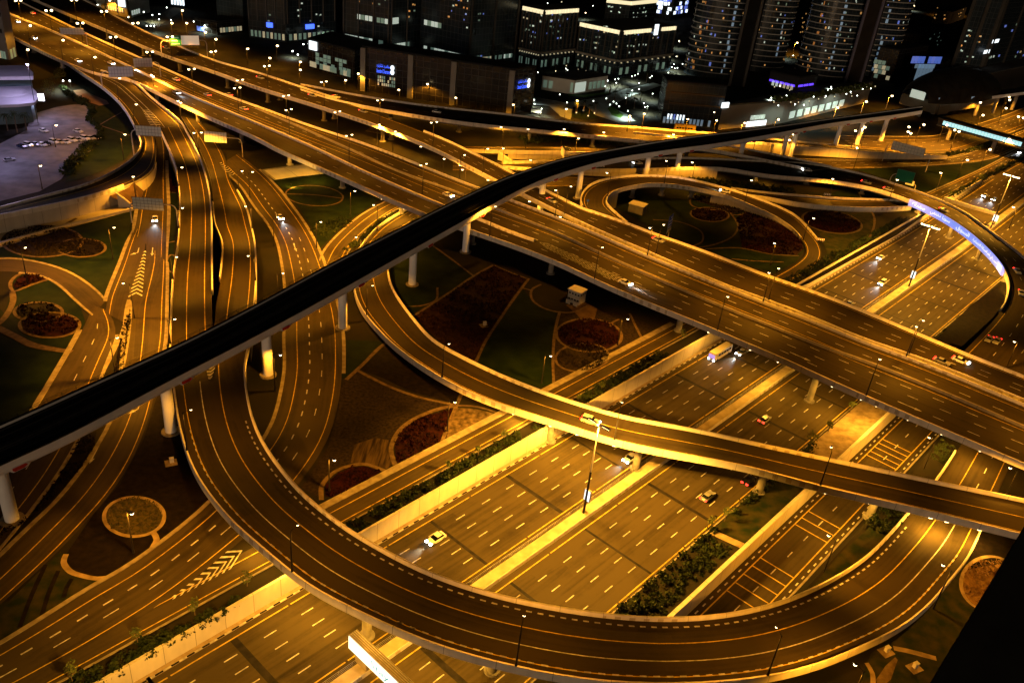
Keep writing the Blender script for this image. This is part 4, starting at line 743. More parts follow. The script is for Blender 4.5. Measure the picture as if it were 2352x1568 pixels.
# right side strips
def snbed(name, label, poly, z, mat, kind='structure'):
    _bz[0] += .001; mb = MB(); mb.poly([SN(s, n, np.interp(n, [50.8, 59.6], [-2.0, -3.4])*depth_k(s)+.02+_bz[0]) for s, n in poly]); return mb.build(name, mat, tri=True, label=label, cat=name.replace('_', ' '), kind=kind)
snbed('lawn', 'rough strip of grass between highway and sunken road', [(150, 59.3), (150, 51.3), (196, 51.3), (196, 59.3)], 0, M_grass2)
snbed('sand_bed', 'bright sandy patch under the widest flyover', [(196.5, 59.3), (196.5, 51.3), (236, 51.3), (236, 59.3)], 0, M_sand)
snbed('path', 'short sandy cross path between the shrubs and grass', [(147.5, 59), (147.5, 51.3), (149.6, 51.3), (149.6, 59)], 0, M_sand)
bed('lawn', 'rough grass wedge left of the ramp foot', [(1830, 1385), (1880, 1330), (1935, 1265), (2010, 1200), (2080, 1190), (2040, 1228), (1990, 1276), (1915, 1325)], M_grass2, z=.0)
bed('lawn', 'dark grass in the lower right corner beside the ramp', [(2100, 1420), (2195, 1320), (2260, 1200), (2400, 1180), (2400, 1600), (1960, 1600), (2000, 1500)], M_grass2)
bed('flower_bed', 'round raked earth bed in the lower right corner', ell(2275, 1340, 64, 58), surf('raked_earth', (.13, .07, .025), (.22, .13, .05), .8, .95, 3, stretch=(1, .3, 1)), 'stuff'); path('ring path round the raked earth bed', ell(2275, 1340, 68, 62), 1.0, True, M_sand)
bed('soil', 'scrubby dark ground under the right end of the curved flyover', [(2245, 1215), (2345, 1225), (2330, 1290), (2260, 1300), (2215, 1310)], M_dark)
path('short sandy path at the foot of the ramp end', [(2052, 1488), (2090, 1496), (2150, 1512)], 1.4, mat=M_sand); path('curved sandy path in the lower right corner', [(1990, 1522), (2003, 1545), (2005, 1580)], 1.1, mat=M_sand)
bed('sand_bed', 'worn sandy ground at the lower right below the ramp', [(2012, 1560), (2034, 1528), (2056, 1508), (2062, 1514), (2046, 1560), (2020, 1580)], surf('worn_sand', (.07, .045, .02), (.16, .11, .05), .6, .95, 10))
bed('lawn', 'dark planted strip right of the banner bridge foot', [(2150, 780), (2230, 700), (2300, 650), (2310, 690), (2280, 730), (2210, 795)], M_dark, z=.0)

# ------------------------------------------------------------------ plants
def leaf_cloud(mb, c, rad, n, size, squash=1.0):
    for _ in range(n):
        d = rng.normal(size=3); d /= np.linalg.norm(d); r = rng.uniform(.45, 1.05)**.6
        p = np.array(c)+d*r*np.array([rad, rad, rad*squash]); a = rng.normal(size=3); a /= np.linalg.norm(a); b = np.cross(a, rng.normal(size=3)); b /= np.linalg.norm(b)+1e-6
        s = size*rng.uniform(.6, 1.3); mb.quad(p-a*s, p+b*s*.6, p+a*s, p-b*s*.6)
def hedge(label, pts, width, h, dens=9, mat=None, size=.3, zf=None, cat='hedge', name='hedge'):
    """pts are world points"""
    ln = catmull(pts, 1.0); mb = MB(); cum = arclen(ln)[-1]; size *= .72; n = int(cum*width*dens*2.0)
    t = np.gradient(ln, axis=0); t /= np.maximum(np.linalg.norm(t, axis=1)[:, None], 1e-6)
    ncl = max(4, int(cum*width*.55)); ci = rng.integers(0, len(ln), ncl); co = rng.uniform(-.42, .42, ncl); ch = rng.uniform(.55, 1.25, ncl); cw = rng.uniform(.5, 1.15, ncl)
    for _ in range(n):
        k = rng.integers(0, ncl); r_ = rng.normal(size=2)*.5*cw[k]; i = int(min(len(ln)-1, max(0, ci[k]+round(r_[0])))); o = co[k]+r_[1]/width; hh = h*ch[k]*max(.1, 1-.45*(r_@r_)/cw[k]**2)
        if rng.random() < .0:
            continue
        p = ln[i]+np.array([-t[i][1], t[i][0], 0])*o*width+t[i]*(r_[0]-round(r_[0]))+np.array([0, 0, max(.05, hh*rng.uniform(.25, 1.0))]); a = rng.normal(size=3); a /= np.linalg.norm(a); b = np.cross(a, rng.normal(size=3)); b /= np.linalg.norm(b)+1e-6; s = size*rng.uniform(.6, 1.35)
        mb.quad(p-a*s, p+b*s*.65, p+a*s, p-b*s*.65); continue
        o = rng.uniform(-.5, .5); hh = h*(.55+.45*math.sin(i*.7+o*3)*math.sin(i*.23))*(1-1.2*abs(o)**2.2)
        p = ln[i]+np.array([-t[i][1], t[i][0], 0])*o*width*(1+.25*math.sin(i*.9))+np.array([0, 0, abs(hh)*rng.uniform(.15, 1.0)])
        a = rng.normal(size=3); a /= np.linalg.norm(a); b = np.cross(a, rng.normal(size=3)); b /= np.linalg.norm(b)+1e-6; s = size*rng.uniform(.6, 1.35)
        mb.quad(p-a*s, p+b*s*.65, p+a*s, p-b*s*.65)
    return mb.build(name, mat or M_leaf, label=label, cat=cat)
def snl(s0, s1, n, zf): return [SN(s, n, zf(s, n)) for s in np.linspace(s0, s1, max(3, int((s1-s0)/8)))]
z0f = lambda s, n: 0.0; zr = lambda s, n: np.interp(n, [50.8, 59.6], [-2.0, -3.4])*depth_k(s)
for lb, s0, s1, n, w, h, d in [('low brown hedge above the highway wall in the lower left corner', -20, 44, 109.6, 3.6, 1.1, 8), ('trailing shrubs spilling over the wall left of the big ramp', 30, 58, 108.4, 2.6, 1.3, 12), ('dark hedge on the wall right of the big ramp', 84, 100, 109.8, 4.2, 1.6, 10), ('long hedge above the highway wall in mid picture', 101, 138, 109.9, 3.6, 1.3, 9),
                            ('shrubs on the wall right of the curved flyover', 143, 166, 108.6, 2.4, 1.5, 11), ('tall bushy hedge on the wall near the widest flyover', 164, 203, 109.9, 3.8, 1.7, 10), ('dark bushes behind the wall beyond the widest flyover', 268, 330, 110.5, 5.0, 1.8, 6), ('bushes behind the wall before the banner bridge', 330, 395, 110.0, 4.0, 1.8, 6)]:
    hedge(lb, snl(s0, s1, n, z0f), w, h, d, size=.42)
for lb, s0, s1, n, w, h, d in [('dense dark shrubs beside the highway near the big ramp', 111, 147, 55.0, 6.0, 1.2, 9), ('row of bushes along the highway kerb below the curved flyover', 110, 150, 58.8, 1.2, 1.5, 14), ('bushes on the highway kerb beyond the curved flyover', 158, 200, 58.6, 1.6, 2.0, 10), ('shrubs on the highway edge near the banner bridge', 258, 330, 57.5, 3.0, 1.6, 7)]:
    hedge(lb, snl(s0, s1, n, zr), w, h, d, size=.42)
hedge('dark shrub patch beside the sunken road under the curved flyover', [P(u, v, 0) for u, v in ((2010, 1215), (2040, 1190), (2075, 1160))], 6.0, 1.4, 9, size=.42)
hedge('rows of low shrubs by the sunken road under the widest flyover', [P(u, v, 0) for u, v in ((2150, 1058), (2165, 1035), (2188, 1008))], 5.0, .7, 8, size=.3)
hedge('shrubs in the gap between the two slip roads', [P(u, v, 0) for u, v in ((800, 575), (835, 545), (870, 515), (905, 492))], 3.0, 1.0, 8, size=.4); hedge('dense low planting left of the short slip road', [P(u, v, 0) for u, v in ((728, 540), (760, 522), (800, 506))], 9.0, .8, 4, size=.45)
hedge('hedge along the right edge of the car park', [P(u, v, 0) for u, v in ((150, 215), (195, 235), (212, 262), (205, 275), (225, 292), (232, 320))], 3.0, 1.8, 6, size=.6); hedge('dark hedge between the car park and the left ramp', [P(u, v, 0) for u, v in ((212, 330), (190, 352), (165, 380), (150, 405))], 6.0, 2.0, 4, size=.7)
hedge('row of small bushes along the far service road', [P(u, v, 0) for u, v in ((2170, 462), (2205, 440), (2245, 415), (2290, 392), (2340, 366))], 2.5, 1.4, 7, size=.45); hedge('dark planting along the station forecourt road', [P(u, v, 0) for u, v in ((2178, 356), (2240, 342), (2300, 322))], 5.0, 1.0, 4, size=.5)
hedge('dark bushes in the shadow of the far flyover', [P(u, v, 0) for u, v in ((1200, 325), (1290, 322), (1370, 326), (1440, 330))], 10.0, 2.2, 2.2, size=.8); hedge('dark bushes under the banner bridge', [P(u, v, 0) for u, v in ((1560, 412), (1640, 420), (1740, 432), (1820, 440))], 8.0, 1.6, 2.5, size=.7)
def small_tree(u, v, z, h, r, label, n=130, on=None):
    p = P(u, v, z) if on is None else on; t = thing('small_tree', label, 'tree', p, rng.uniform(0, 6), 'young trees along the roads')
    mb = MB(); mb.chain([(0, 0, -.1), (.06, .03, h*.35), (.02, -.05, h*.62)], [.1, .08, .05], 7)
    for k in range(4): a = k*1.6; mb.tube((.03, 0, h*(.4+.05*k)), (math.cos(a)*r*.6, math.sin(a)*r*.6, h*(.65+.05*k)), .04, .02, 5)
    mb.build('trunk', M_trunk, t); mb = MB()
    for k in range(5): a = rng.uniform(0, 6.3); q = rng.uniform(.1, .5)*r; leaf_cloud(mb, (math.cos(a)*q, math.sin(a)*q, h*rng.uniform(.58, .85)), r*.62, n//5, .24, 1.15)
    mb.build('crown', M_leaf2, t); return t
for u, v, z, h, r, lb in [(166, 1562, 0, 4.2, 1.3, 'young tree on the verge nearest the bottom left corner'), (317, 1478, 0, 4.2, 1.2, 'young tree on the verge, second from the bottom left'), (448, 1412, 0, 4.0, 1.2, 'young tree on the verge left of the big ramp'), (568, 1345, 0, 4.0, 1.3, 'young tree on the verge right under the big ramp'),
                          (1028, 1082, 0, 3.2, .9, 'young tree in the hedge right of the big ramp'), (1098, 1048, 0, 3.2, .9, 'young tree in the middle of the long hedge'), (1158, 1010, 0, 3.4, 1.0, 'young tree at the upper end of the long hedge'), (1328, 925, 0, 3.0, .9, 'low young tree beside the curved flyover'), (1381, 897, 0, 3.2, .9, 'young tree on the sandy verge past the curved flyover'), (1565, 780, 0, 3.6, 1.2, 'young tree near the widest flyover pier'),
                          (1664, 1195, -3, 4.0, 1.5, 'bushy tree by the highway kerb in the rough grass'), (1632, 1215, -3, 3.6, 1.4, 'bushy tree by the highway kerb, lower of the pair'), (1952, 946, -3, 3.4, 1.2, 'small tree on the kerb nearest the widest flyover'), (1902, 990, -3, 3.4, 1.2, 'small tree on the kerb between the flyovers'), (1858, 1025, -3, 4.2, 1.9, 'broad dark tree on the kerb above the curved flyover'), (1445, 1400, -3, 3.4, 1.1, 'small tree at the foot of the dense shrubs by the big ramp')]:
    small_tree(u, v, z, h, r, lb)
for k, (u, v) in enumerate([(2178, 455), (2206, 440), (2222, 430), (2250, 414), (2266, 404)]): small_tree(u, v, 0, 3.5, 1.4, 'round bush tree on the strip beyond the banner bridge, '+['first', 'second', 'third', 'fourth', 'fifth'][k]+' from the bridge', 60)
def palm(u, v, z, h, label, fr=13, base=None):
    p = P(u, v, z) if base is None else base; t = thing('palm_tree', label, 'palm tree', p, rng.uniform(0, 6), 'palm trees'); mb = MB(); mb.chain([(0, 0, -.1), (.1, 0, h*.5), (.05, .1, h)], [.28, .22, .2], 8); mb.build('trunk', M_trunk, t); mb = MB()
    for k in range(fr):
        a = 2*math.pi*k/fr+rng.uniform(-.2, .2); up = rng.uniform(.2, 1.0); L = rng.uniform(2.2, 3.0); prev = np.array([.05, .1, h])
        for q in range(1, 6):
            f = q/5; cur = np.array([.05+math.cos(a)*L*f, .1+math.sin(a)*L*f, h+up*L*f-1.35*L*f*f*.8]); sd = np.array([-math.sin(a), math.cos(a), 0])*(.42*(1-f*.8)); dr = np.array([0, 0, -.25*(1-f)])
            mb.quad(prev, cur, cur+sd+dr, prev+sd*1.2+dr); mb.quad(prev, cur, cur-sd+dr, prev-sd*1.2+dr); prev = cur
    mb.build('fronds', M_leaf, t); return t
for k, (u, v, h) in enumerate([(40, 305, 9), (62, 300, 7.5), (18, 300, 7), (80, 245, 6), (50, 245, 5.5)]): palm(u, v, 0, h, 'dark date palm beside the violet lit pavilion, '+['tallest', 'right of the tallest', 'left of the tallest', 'close to the white sign', 'in front of the curved roof'][k], 18)
for k, (u, v) in enumerate([(1274, 172), (1300, 168), (1326, 166), (1346, 170), (1365, 172), (1324, 262), (1340, 258), (1352, 268), (1366, 262), (1400, 215), (1410, 235), (1438, 240), (1456, 250), (1470, 235), (1484, 190), (1440, 160)]):
    palm(u, v, 0, 6.5, 'plaza palm tree, '+['first', 'second', 'third', 'fourth', 'fifth', 'sixth', 'seventh', 'eighth', 'ninth', 'tenth', 'eleventh', 'twelfth', 'thirteenth', 'fourteenth', 'fifteenth', 'sixteenth'][k]+' from the left along the white lit plaza' if False else 'plaza palm tree '+['at the left end of the raised terrace', 'second on the raised terrace', 'third on the raised terrace', 'fourth on the raised terrace', 'at the right end of the raised terrace', 'uplit on the roundabout island, leftmost', 'uplit on the roundabout island, second', 'uplit on the roundabout island, lowest', 'uplit on the roundabout island, rightmost', 'beside the bend of the plaza street', 'on the bright grass wedge', 'right of the bright grass wedge', 'near the curved dark office corner', 'behind the dark office corner', 'at the foot of the round tower', 'between cornice tower and round tower'][k], 9)
bed('sand_bed', 'sandy play patch beyond the car park hedge', [(168, 208), (190, 205), (215, 219), (245, 231), (251, 239), (228, 243), (200, 233), (178, 221)], surf('orange_sand', (.14, .08, .045), (.2, .12, .07), .2))
for u, v, h, r, lb in [(119, 220, 6.5, 4.5, 'broad dark tree between the white sign and the car park'), (60, 248, 6, 4.0, 'broad dark tree in front of the curved showroom roof'), (30, 258, 5, 3.5, 'dark tree at the foot of the showroom beside the palms'), (140, 190, 6, 4.0, 'dark tree on the bare ground above the car park')]: small_tree(u, v, 0, h, r, lb, 420)
hedge('clipped hedge zigzagging above the car park', [P(u, v, 0) for u, v in ((140, 200), (165, 222), (190, 242))], 2.5, 1.6, 6, size=.6)
bed('lawn', 'bright green grass wedge in the lit plaza', [(1395, 248), (1408, 245), (1432, 264), (1426, 272), (1405, 264)], surf('bright_grass', (.03, .07, .01), (.06, .12, .02), .4)); bed('lawn', 'green strip before the low white pavilion', [(1305, 215), (1340, 219), (1400, 210), (1402, 214), (1340, 224), (1306, 220)], surf('bright_grass', (.03, .07, .01))); bed('lawn', 'dark round island with uplit palms', [(1316, 246), (1345, 243), (1362, 258), (1372, 270), (1345, 275), (1312, 268)], M_grass)

# ------------------------------------------------------------------ street lamps, each with its own light
LIGHTS = {}
def batwing(d):
    """road luminaire optics: weaker straight down, stronger out to the sides"""
    d.use_nodes = True; N = d.node_tree.nodes; Lk = d.node_tree.links; em = N.get('Emission') or N.new('ShaderNodeEmission')
    tc = N.new('ShaderNodeTexCoord'); sp = N.new('ShaderNodeSeparateXYZ'); Lk.new(tc.outputs['Normal'], sp.inputs[0])
    ab = N.new('ShaderNodeMath'); ab.operation = 'ABSOLUTE'; Lk.new(sp.outputs[2], ab.inputs[0])
    pw = N.new('ShaderNodeMath'); pw.operation = 'POWER'; pw.inputs[1].default_value = -2.3; Lk.new(ab.outputs[0], pw.inputs[0])
    mn = N.new('ShaderNodeMath'); mn.operation = 'MINIMUM'; mn.inputs[1].default_value = 6.0; Lk.new(pw.outputs[0], mn.inputs[0])
    ml = N.new('ShaderNodeMath'); ml.operation = 'MULTIPLY'; ml.inputs[1].default_value = .38; Lk.new(mn.outputs[0], ml.inputs[0]); Lk.new(ml.outputs[0], em.inputs['Strength'])
def light_data(kind, energy, color, angle=154, size=.25):
    if kind not in LIGHTS:
        d = bpy.data.lights.new(kind, 'SPOT'); d.energy = energy; d.color = color; d.spot_size = R_(angle); d.spot_blend = .5; d.shadow_soft_size = size; LIGHTS[kind] = d
        if kind.startswith(('street', 'mast')): batwing(d)
    return LIGHTS[kind]
SOD = (1.0, .385, .022)
E_STREET, E_MAST = 40000.0, 185000.0
_meshes = {}
def shared(key, make):
    if key not in _meshes: _meshes[key] = make().data
    return _meshes[key]
def inst(name, me, parent, loc=(0, 0, 0), rz=0.0, sc=1.0):
    o = bpy.data.objects.new(name, me); COL.objects.link(o); o.parent = parent; o.location = loc; o.rotation_euler = (0, 0, rz); o.scale = (sc,)*3; return o
def keep_mesh(mb, mat, name):
    me = bpy.data.meshes.new(name); me.from_pydata(mb.v, [], mb.f); me.materials.append(mat)
    for p in me.polygons: p.use_smooth = False
    return me
def mesh_of(key, mat, fn):
    if key not in _meshes:
        mb = MB(); fn(mb); _meshes[key] = keep_mesh(mb, mat, key)
    return _meshes[key]
def lens_mesh(): return mesh_of('lamp_lens', G_lamp, lambda m: m.ball((0, 0, 0), .37, 12, 7, .8, -1, .75))
def lamp(u, v, base, label, group, kind='single', h=11.0, way=None, toward=None, lit=True, energy=1.0, t_snap=True, lens_k=1.0):
    z = base
    for _ in range(4):
        p = P(u, v, z+h)
        if way is not None: i, c, dist = way.near(p[0], p[1]); z = c[2]
    if way is None and base == 'hw': pass
    armv = None; arm = 1.7 if kind == 'single' else 1.5
    if way is not None:
        i, c, _ = way.near(p[0], p[1]); d = way.dir[i]; tpar = ((p-way.L[i])[:2]@d[:2])
        sgn = 1 if tpar < way.wid[i]/2 else -1
        armv = d*sgn
        if kind == 'single' and t_snap:
            b = (way.L[i] if sgn > 0 else way.R[i])-d*sgn*.22; base_p = np.array([b[0], b[1], z+.9])
            if np.linalg.norm((p-base_p)[:2]) > 7: base_p = np.array([p[0]-armv[0]*arm, p[1]-armv[1]*arm, z])
            along = np.array([-d[1], d[0], 0]); base_p = base_p+along*((p-base_p)@along)
        elif kind == 'single': base_p = np.array([p[0]-armv[0]*arm, p[1]-armv[1]*arm, z])
        else: base_p = np.array([p[0], p[1], z])
    else:
        if toward is None:
            best = None
            for nm in ('L', 'W', 'RR', 'M', 'M2', 'H1', 'H2', 'P', 'Q', 'R', 'V', 'U', 'N2', 'side'):
                w = WAYS[nm]; i, c, dd = w.near(p[0], p[1])
                if best is None or dd < best[0]: best = (dd, c)
            armv = np.array([best[1][0]-p[0], best[1][1]-p[1], 0]); armv /= np.linalg.norm(armv)+1e-6
        else: armv = np.array([math.cos(toward), math.sin(toward), 0])
        base_p = np.array([p[0]-armv[0]*arm, p[1]-armv[1]*arm, z]) if kind == 'single' else np.array([p[0], p[1], z])
        if kind == 'single': base_p[2] = z
    hh = z+h-base_p[2]; rz = math.atan2(armv[1], armv[0]); dist = np.linalg.norm(p-np.array([0, 0, CAM_H]))
    ls = min(2.0, max(.9, dist/300.0))*lens_k  # far lenses are enlarged, the extra size standing in for bloom
    t = thing('street_lamp', label, 'street lamp', base_p, rz, group)
    k = round(hh*2)/2
    me = mesh_of('pole%.1f' % k, M_pole if way is not None else M_poleL, lambda m: (m.tube((0, 0, 0), (0, 0, .9), .27, .2, 8), m.tube((0, 0, .9), (0, 0, k), .17, .1, 8)))
    inst('pole', me, t).scale = (1, 1, hh/k)
    for sg in ((1,) if kind == 'single' else (1, -1)):
        me = mesh_of('arm%.1f' % arm, M_pole, lambda m: m.chain([(0, 0, -.35), (.35*arm, 0, .1), (arm, 0, .28)], [.06, .055, .05], 6)); inst('arm', me, t, (0, 0, hh), 0 if sg > 0 else math.pi)
        hd = inst('lamp_head', mesh_of('lamp_head', M_pole, lambda m: (m.ball((0, 0, 0), .36, 10, 5, .42, -.3, 1), m.tube((-.5, 0, .05), (0, 0, .08), .09, .14, 6))), t, (sg*arm, 0, hh+.25), 0 if sg > 0 else math.pi, min(ls, 1.5))
        if lit:
            inst('lens', lens_mesh(), hd, (0, 0, -.12), 0, ls/min(ls, 1.5))
            ld = bpy.data.objects.new('lamp_light', light_data('street_%.1f' % energy, E_STREET*energy, SOD)); COL.objects.link(ld); ld.parent = hd; ld.location = (0, 0, -.55)
    return t
ORD = ['first', 'second', 'third', 'fourth', 'fifth', 'sixth', 'seventh', 'eighth', 'ninth', 'tenth', 'eleventh', 'twelfth', 'thirteenth', 'fourteenth', 'fifteenth', 'sixteenth', 'seventeenth', 'eighteenth', 'nineteenth', 'twentieth']
def lamps(pts, base, where, group, kind='single', h=11.0, way=None, by=0, word='from the left', **k):
    pts = sorted(pts, key=lambda q: q[by])
    for i, (u, v) in enumerate(pts):
        n = len(pts); ends = ('leftmost', 'rightmost') if by == 0 else ('topmost', 'lowest'); o = 'single one there' if n == 1 else ends[0] if i == 0 else ends[1] if i == n-1 else ORD[i]+' '+word
        lamp(u, v, base, ('twin headed' if kind == 'double' else 'single')+' street lamp '+where+', '+o, group, kind, h, way, **k)
lamps([(112, 25), (260, 86), (344, 120), (440, 159), (545, 202), (657, 220), (551, 184), (663, 252), (802, 311), (775, 257), (973, 378)], 8, 'along the median of the widest flyover', 'twin lamps on the wide flyover', 'double', 12, Ew, energy=.31)
lamps([(42, 2), (184, 54)], 8, 'at the far side of the widest flyover, top left', 'twin lamps on the wide flyover', 'double', 12, Ew, energy=.8)
lamps([(170, 1), (239, 27), (311, 54), (390, 85), (490, 119), (613, 152), (744, 188), (873, 230), (997, 281)], 8, 'along the far flyover', 'twin lamps on the far flyover', 'double', 12, Jw, energy=.44)
lamps([(350, 175), (412, 234), (454, 305)], 1, 'on the ground between slip and widest flyover', 'twin lamps by the slip road', 'double', 12, energy=.7)
lamps([(80, 59), (146, 93), (218, 132)], 8, 'on the near edge of the widest flyover, top', 'single lamps on the wide flyover', way=Ew, energy=.42)
lamps([(1136, 475), (1385, 568), (1673, 681), (2023, 823), (2420, 985)], 8, 'on the near parapet of the widest flyover', 'single lamps on the wide flyover', way=Ew, h=11.5, energy=.45)
lamps([(1286, 434), (1510, 517), (1780, 618), (2111, 743), (2470, 880)], 8, 'facing the widest flyover on its upper parapet', 'back to back lamps between the carriageways', way=Ew, h=11.5, energy=.62)
lamps([(1312, 428), (1529, 514), (1793, 613), (2121, 736)], 8, 'facing the upper carriageway, back to back with another', 'back to back lamps between the carriageways', way=Jw, h=11.5, energy=.62)
lamps([(1067, 356), (1127, 341)], 8, 'on the far flyover before it dips under the viaduct', 'single lamps on the far flyover', way=Jw, energy=.6)
lamps([(274, 180), (313, 240)], 7, 'on the outer edge of the slip road', 'lamps on the big ramp', way=SLw, energy=.5)
lamps([(410, 385), (405, 478), (395, 591), (393, 734)], 6.5, 'left of the big ramp above the viaduct', 'lamps on the big ramp', way=Buw, h=8.0, by=1, word='from the top', energy=.62)
lamps([(438, 942), (684, 1206), (1204, 1413), (1785, 1443)], 6.5, 'on the outer parapet of the big foreground ramp', 'lamps on the big ramp', way=Bw, h=11.0, energy=.5, lens_k=.7)
lamps([(569, 474), (570, 588)], 5, 'on the right parapet of the middle ramp', 'lamps on the middle ramp', way=B2w, h=9, by=1, word='from the top', energy=.7)
lamps([(869, 655), (1050, 782), (1432, 915), (1907, 1016), (2440, 1130)], 4, 'on the near parapet of the narrower curved flyover', 'lamps on the curved flyover', way=Cw, h=10.5, energy=.6, lens_k=.85)
lamps([(1398, 398), (1530, 369), (1732, 411), (1854, 500)], 5, 'on the loop ramp', 'lamps on the loop ramp', way=Fw, h=10.5, energy=.5)
lamps([(2161, 397), (2328, 476), (2061, 413)], 6, 'on the upper parapet of the banner bridge', 'lamps on the banner bridge', way=Gw, h=9.5, energy=.7)
lamps([(1447, 266), (1480, 257), (1580, 274), (1646, 277), (1213, 297)], 8, 'along the farthest flyover', 'lamps on the farthest flyover', way=Kw, h=8.5, energy=1.2)
lamp(306, 406, .1, 'single street lamp on the brown earth wedge by the left ramp', 'lamps on the left lawns', energy=.4)
lamps([(287, 309), (262, 523), (283, 651), (269, 776), (58, 569)], .1, 'with a pale pole on the left lawns', 'lamps on the left lawns', by=1, word='from the top', energy=1.3)
lamps([(93, 381), (129, 288), (64, 115)], .1, 'with a dim amber head by the car park', 'dim amber lamps at the upper left', h=9.5, by=1, word='from the top', energy=.05)
lamps([(556, 393), (580, 395), (638, 499), (650, 628), (644, 816)], .1, 'beside the curving ground road', 'lamps on the curving ground road', by=1, word='from the top', h=10.5, energy=.5)
lamps([(737, 510), (815, 439), (858, 471), (818, 545)], .1, 'around the short slip road', 'lamps by the short slip road', h=10.0, energy=.9)
lamps([(1045, 924), (1265, 818), (1442, 733)], .1, 'on the upper kerb of the service road', 'lamps on the service road', h=9.5, energy=.55)
lamps([(768, 1057)], .1, 'on the red bed by the service road', 'lamps on the service road', h=9.5, energy=.5)
lamps([(871, 286), (908, 302), (1020, 365), (1062, 390)], .1, 'in the lit gap under the far flyover', 'lamps in the gap under the far flyover', h=10, energy=1.1)
lamps([(1151, 292), (1156, 341), (1219, 368), (1296, 297), (1329, 318), (1387, 304)], .1, 'beside the far embanked road', 'lamps by the far embanked road', h=10.5, energy=.8)
lamps([(1536, 313), (1547, 309), (1590, 373), (1745, 315), (1813, 322), (1822, 309)], .1, 'under the viaduct near its far piers', 'lamps under the viaduct', h=10, energy=.32)
lamps([(1779, 559), (1913, 411)], .1, 'at the edge of the loop garden', 'lamps by the loop garden', h=9.5, energy=.45)
lamps([(1965, 301), (1987, 293), (1969, 340), (2088, 292), (2122, 287), (2175, 288), (2274, 344), (2222, 368), (2318, 320)], .1, 'along the wide station roads', 'lamps on the station roads', h=10.5, energy=1.15)
lamps([(2089, 305), (2198, 301), (2345, 270)], .1, 'between the station road lanes', 'twin lamps on the station roads', 'double', 11, energy=1.1)
lamps([(2258, 265), (2311, 249), (2319, 230), (2318, 223), (2252, 236)], .1, 'behind the station footbridge', 'lamps behind the footbridge', h=10.5, by=0, energy=1.0)
lamps([(620, 134), (637, 106), (690, 143), (690, 161), (794, 185), (823, 170), (916, 207), (982, 194), (1047, 225), (1163, 216), (1179, 241)], .1, 'on the street before the dark office blocks', 'lamps before the office blocks', h=10, energy=.45)
lamps([(252, 2), (395, 54), (419, 25), (429, 54), (472, 75), (496, 91), (569, 113)], .1, 'on the far streets at the upper left', 'lamps on the far upper left streets', h=10, energy=.6)
lamps([(1301, 251), (1326, 232), (1448, 272)], .1, 'with a warm head on the plaza street', 'warm lamps on the plaza', h=8, energy=.4)
lamps([(1640, 258), (1711, 283), (1788, 275), (1924, 248), (1990, 234), (2049, 221)], .1, 'in front of the pale mall building', 'lamps before the mall', h=9, energy=.9)
lamps([(1831, 99), (2038, 65), (2054, 44), (2174, 21), (2186, 36), (2196, 17)], .1, 'among the towers at the top right', 'lamps among the towers', h=9, energy=.9)
lamps([(2134, 1005), (1903, 1230)], -4, 'with flat head beside the sunken road', 'flat head lamps at the lower right', h=12, toward=TH+math.pi/2, energy=.3)
lamps([(2166, 1298), (1964, 1526), (2320, 1075), (2330, 785)], 0, 'with a pale pole at the lower right roadside', 'flat head lamps at the lower right', h=11, energy=.5, by=1, word='from the top')
lamps([(303, 1180)], 0, 'with a pale pole beside the ringed scrub bed', 'lamp by the ringed scrub bed', h=11.0, energy=.7)
# luminaires fixed under the decks, lighting the roads below
def underdeck(root, way, pts, t, e=7500.0):
    o0 = np.array(root.location)
    for u, v in pts:
        p = P(u, v, way.C[len(way.C)//2][2]); i, c, _ = way.near(p[0], p[1]); q = way.at(way.s[i]/way.len, t, 0, -2.0)-o0
        inst('underdeck_lamp', mesh_of('underdeck_lamp', G_lamp, lambda m: m.box((0, 0, 0), (.9, .35, .16))), root, tuple(q))
        ld = bpy.data.objects.new('lamp_light', light_data('underdeck%d' % e, e, (1.0, .46, .04), 172, .4)); COL.objects.link(ld); ld.parent = root; ld.location = tuple(q-np.array([0, 0, .25]))
underdeck(ramp, Bw, [(575, 1225), (640, 1283), (690, 1323), (760, 1366), (870, 1418), (970, 1463), (1070, 1495)], .1, 7000)
underdeck(C_root, Cw, [(1190, 938), (1270, 962), (1345, 985), (1420, 1008), (1890, 1113), (2000, 1140)], .12, 7500); underdeck(C_root, Cw, [(2120, 1166), (2170, 1178), (2225, 1190)], .1, 12000)
underdeck(E_root, Ew, [(1640, 752), (1710, 784), (1800, 822), (1900, 868), (1975, 900), (2035, 926), (2110, 958), (2190, 992), (2270, 1026)], .06, 9500)
underdeck(E_root, Ew, [(880, 448), (930, 470)], .05, 14000); underdeck(E_root, Ew, [(720, 377), (650, 345), (430, 245)], .08, 7000)
mb = MB(); mb.box(tuple(YWP-np.array(YW.location)), (.5, .4, .4)); mb.build('floodlight', M_pole, YW); ld = bpy.data.objects.new('lamp_light', light_data('wallwash', 9000, (1.0, .5, .045), 150, .5)); COL.objects.link(ld); ld.parent = YW; ld.location = tuple(YWP-np.array(YW.location)+np.array([0, .4, .2])); ld.rotation_euler = (R_(80), 0, 0)  # made-up floodlight and spot, added to brighten the sloped wall
underdeck(G_root, Gw, [(2120, 470), (2180, 502), (2240, 544), (2285, 590), (2312, 628)], .15, 9000); underdeck(G_root, Gw, [(1640, 382), (1760, 398)], .3, 3000)
underdeck(J_root, Jw, [(1060, 372), (1120, 400), (960, 325), (1230, 455), (1290, 488)], .1, 6500); underdeck(K_root, Kw, [(1200, 294), (1400, 315)], .3, 1800)
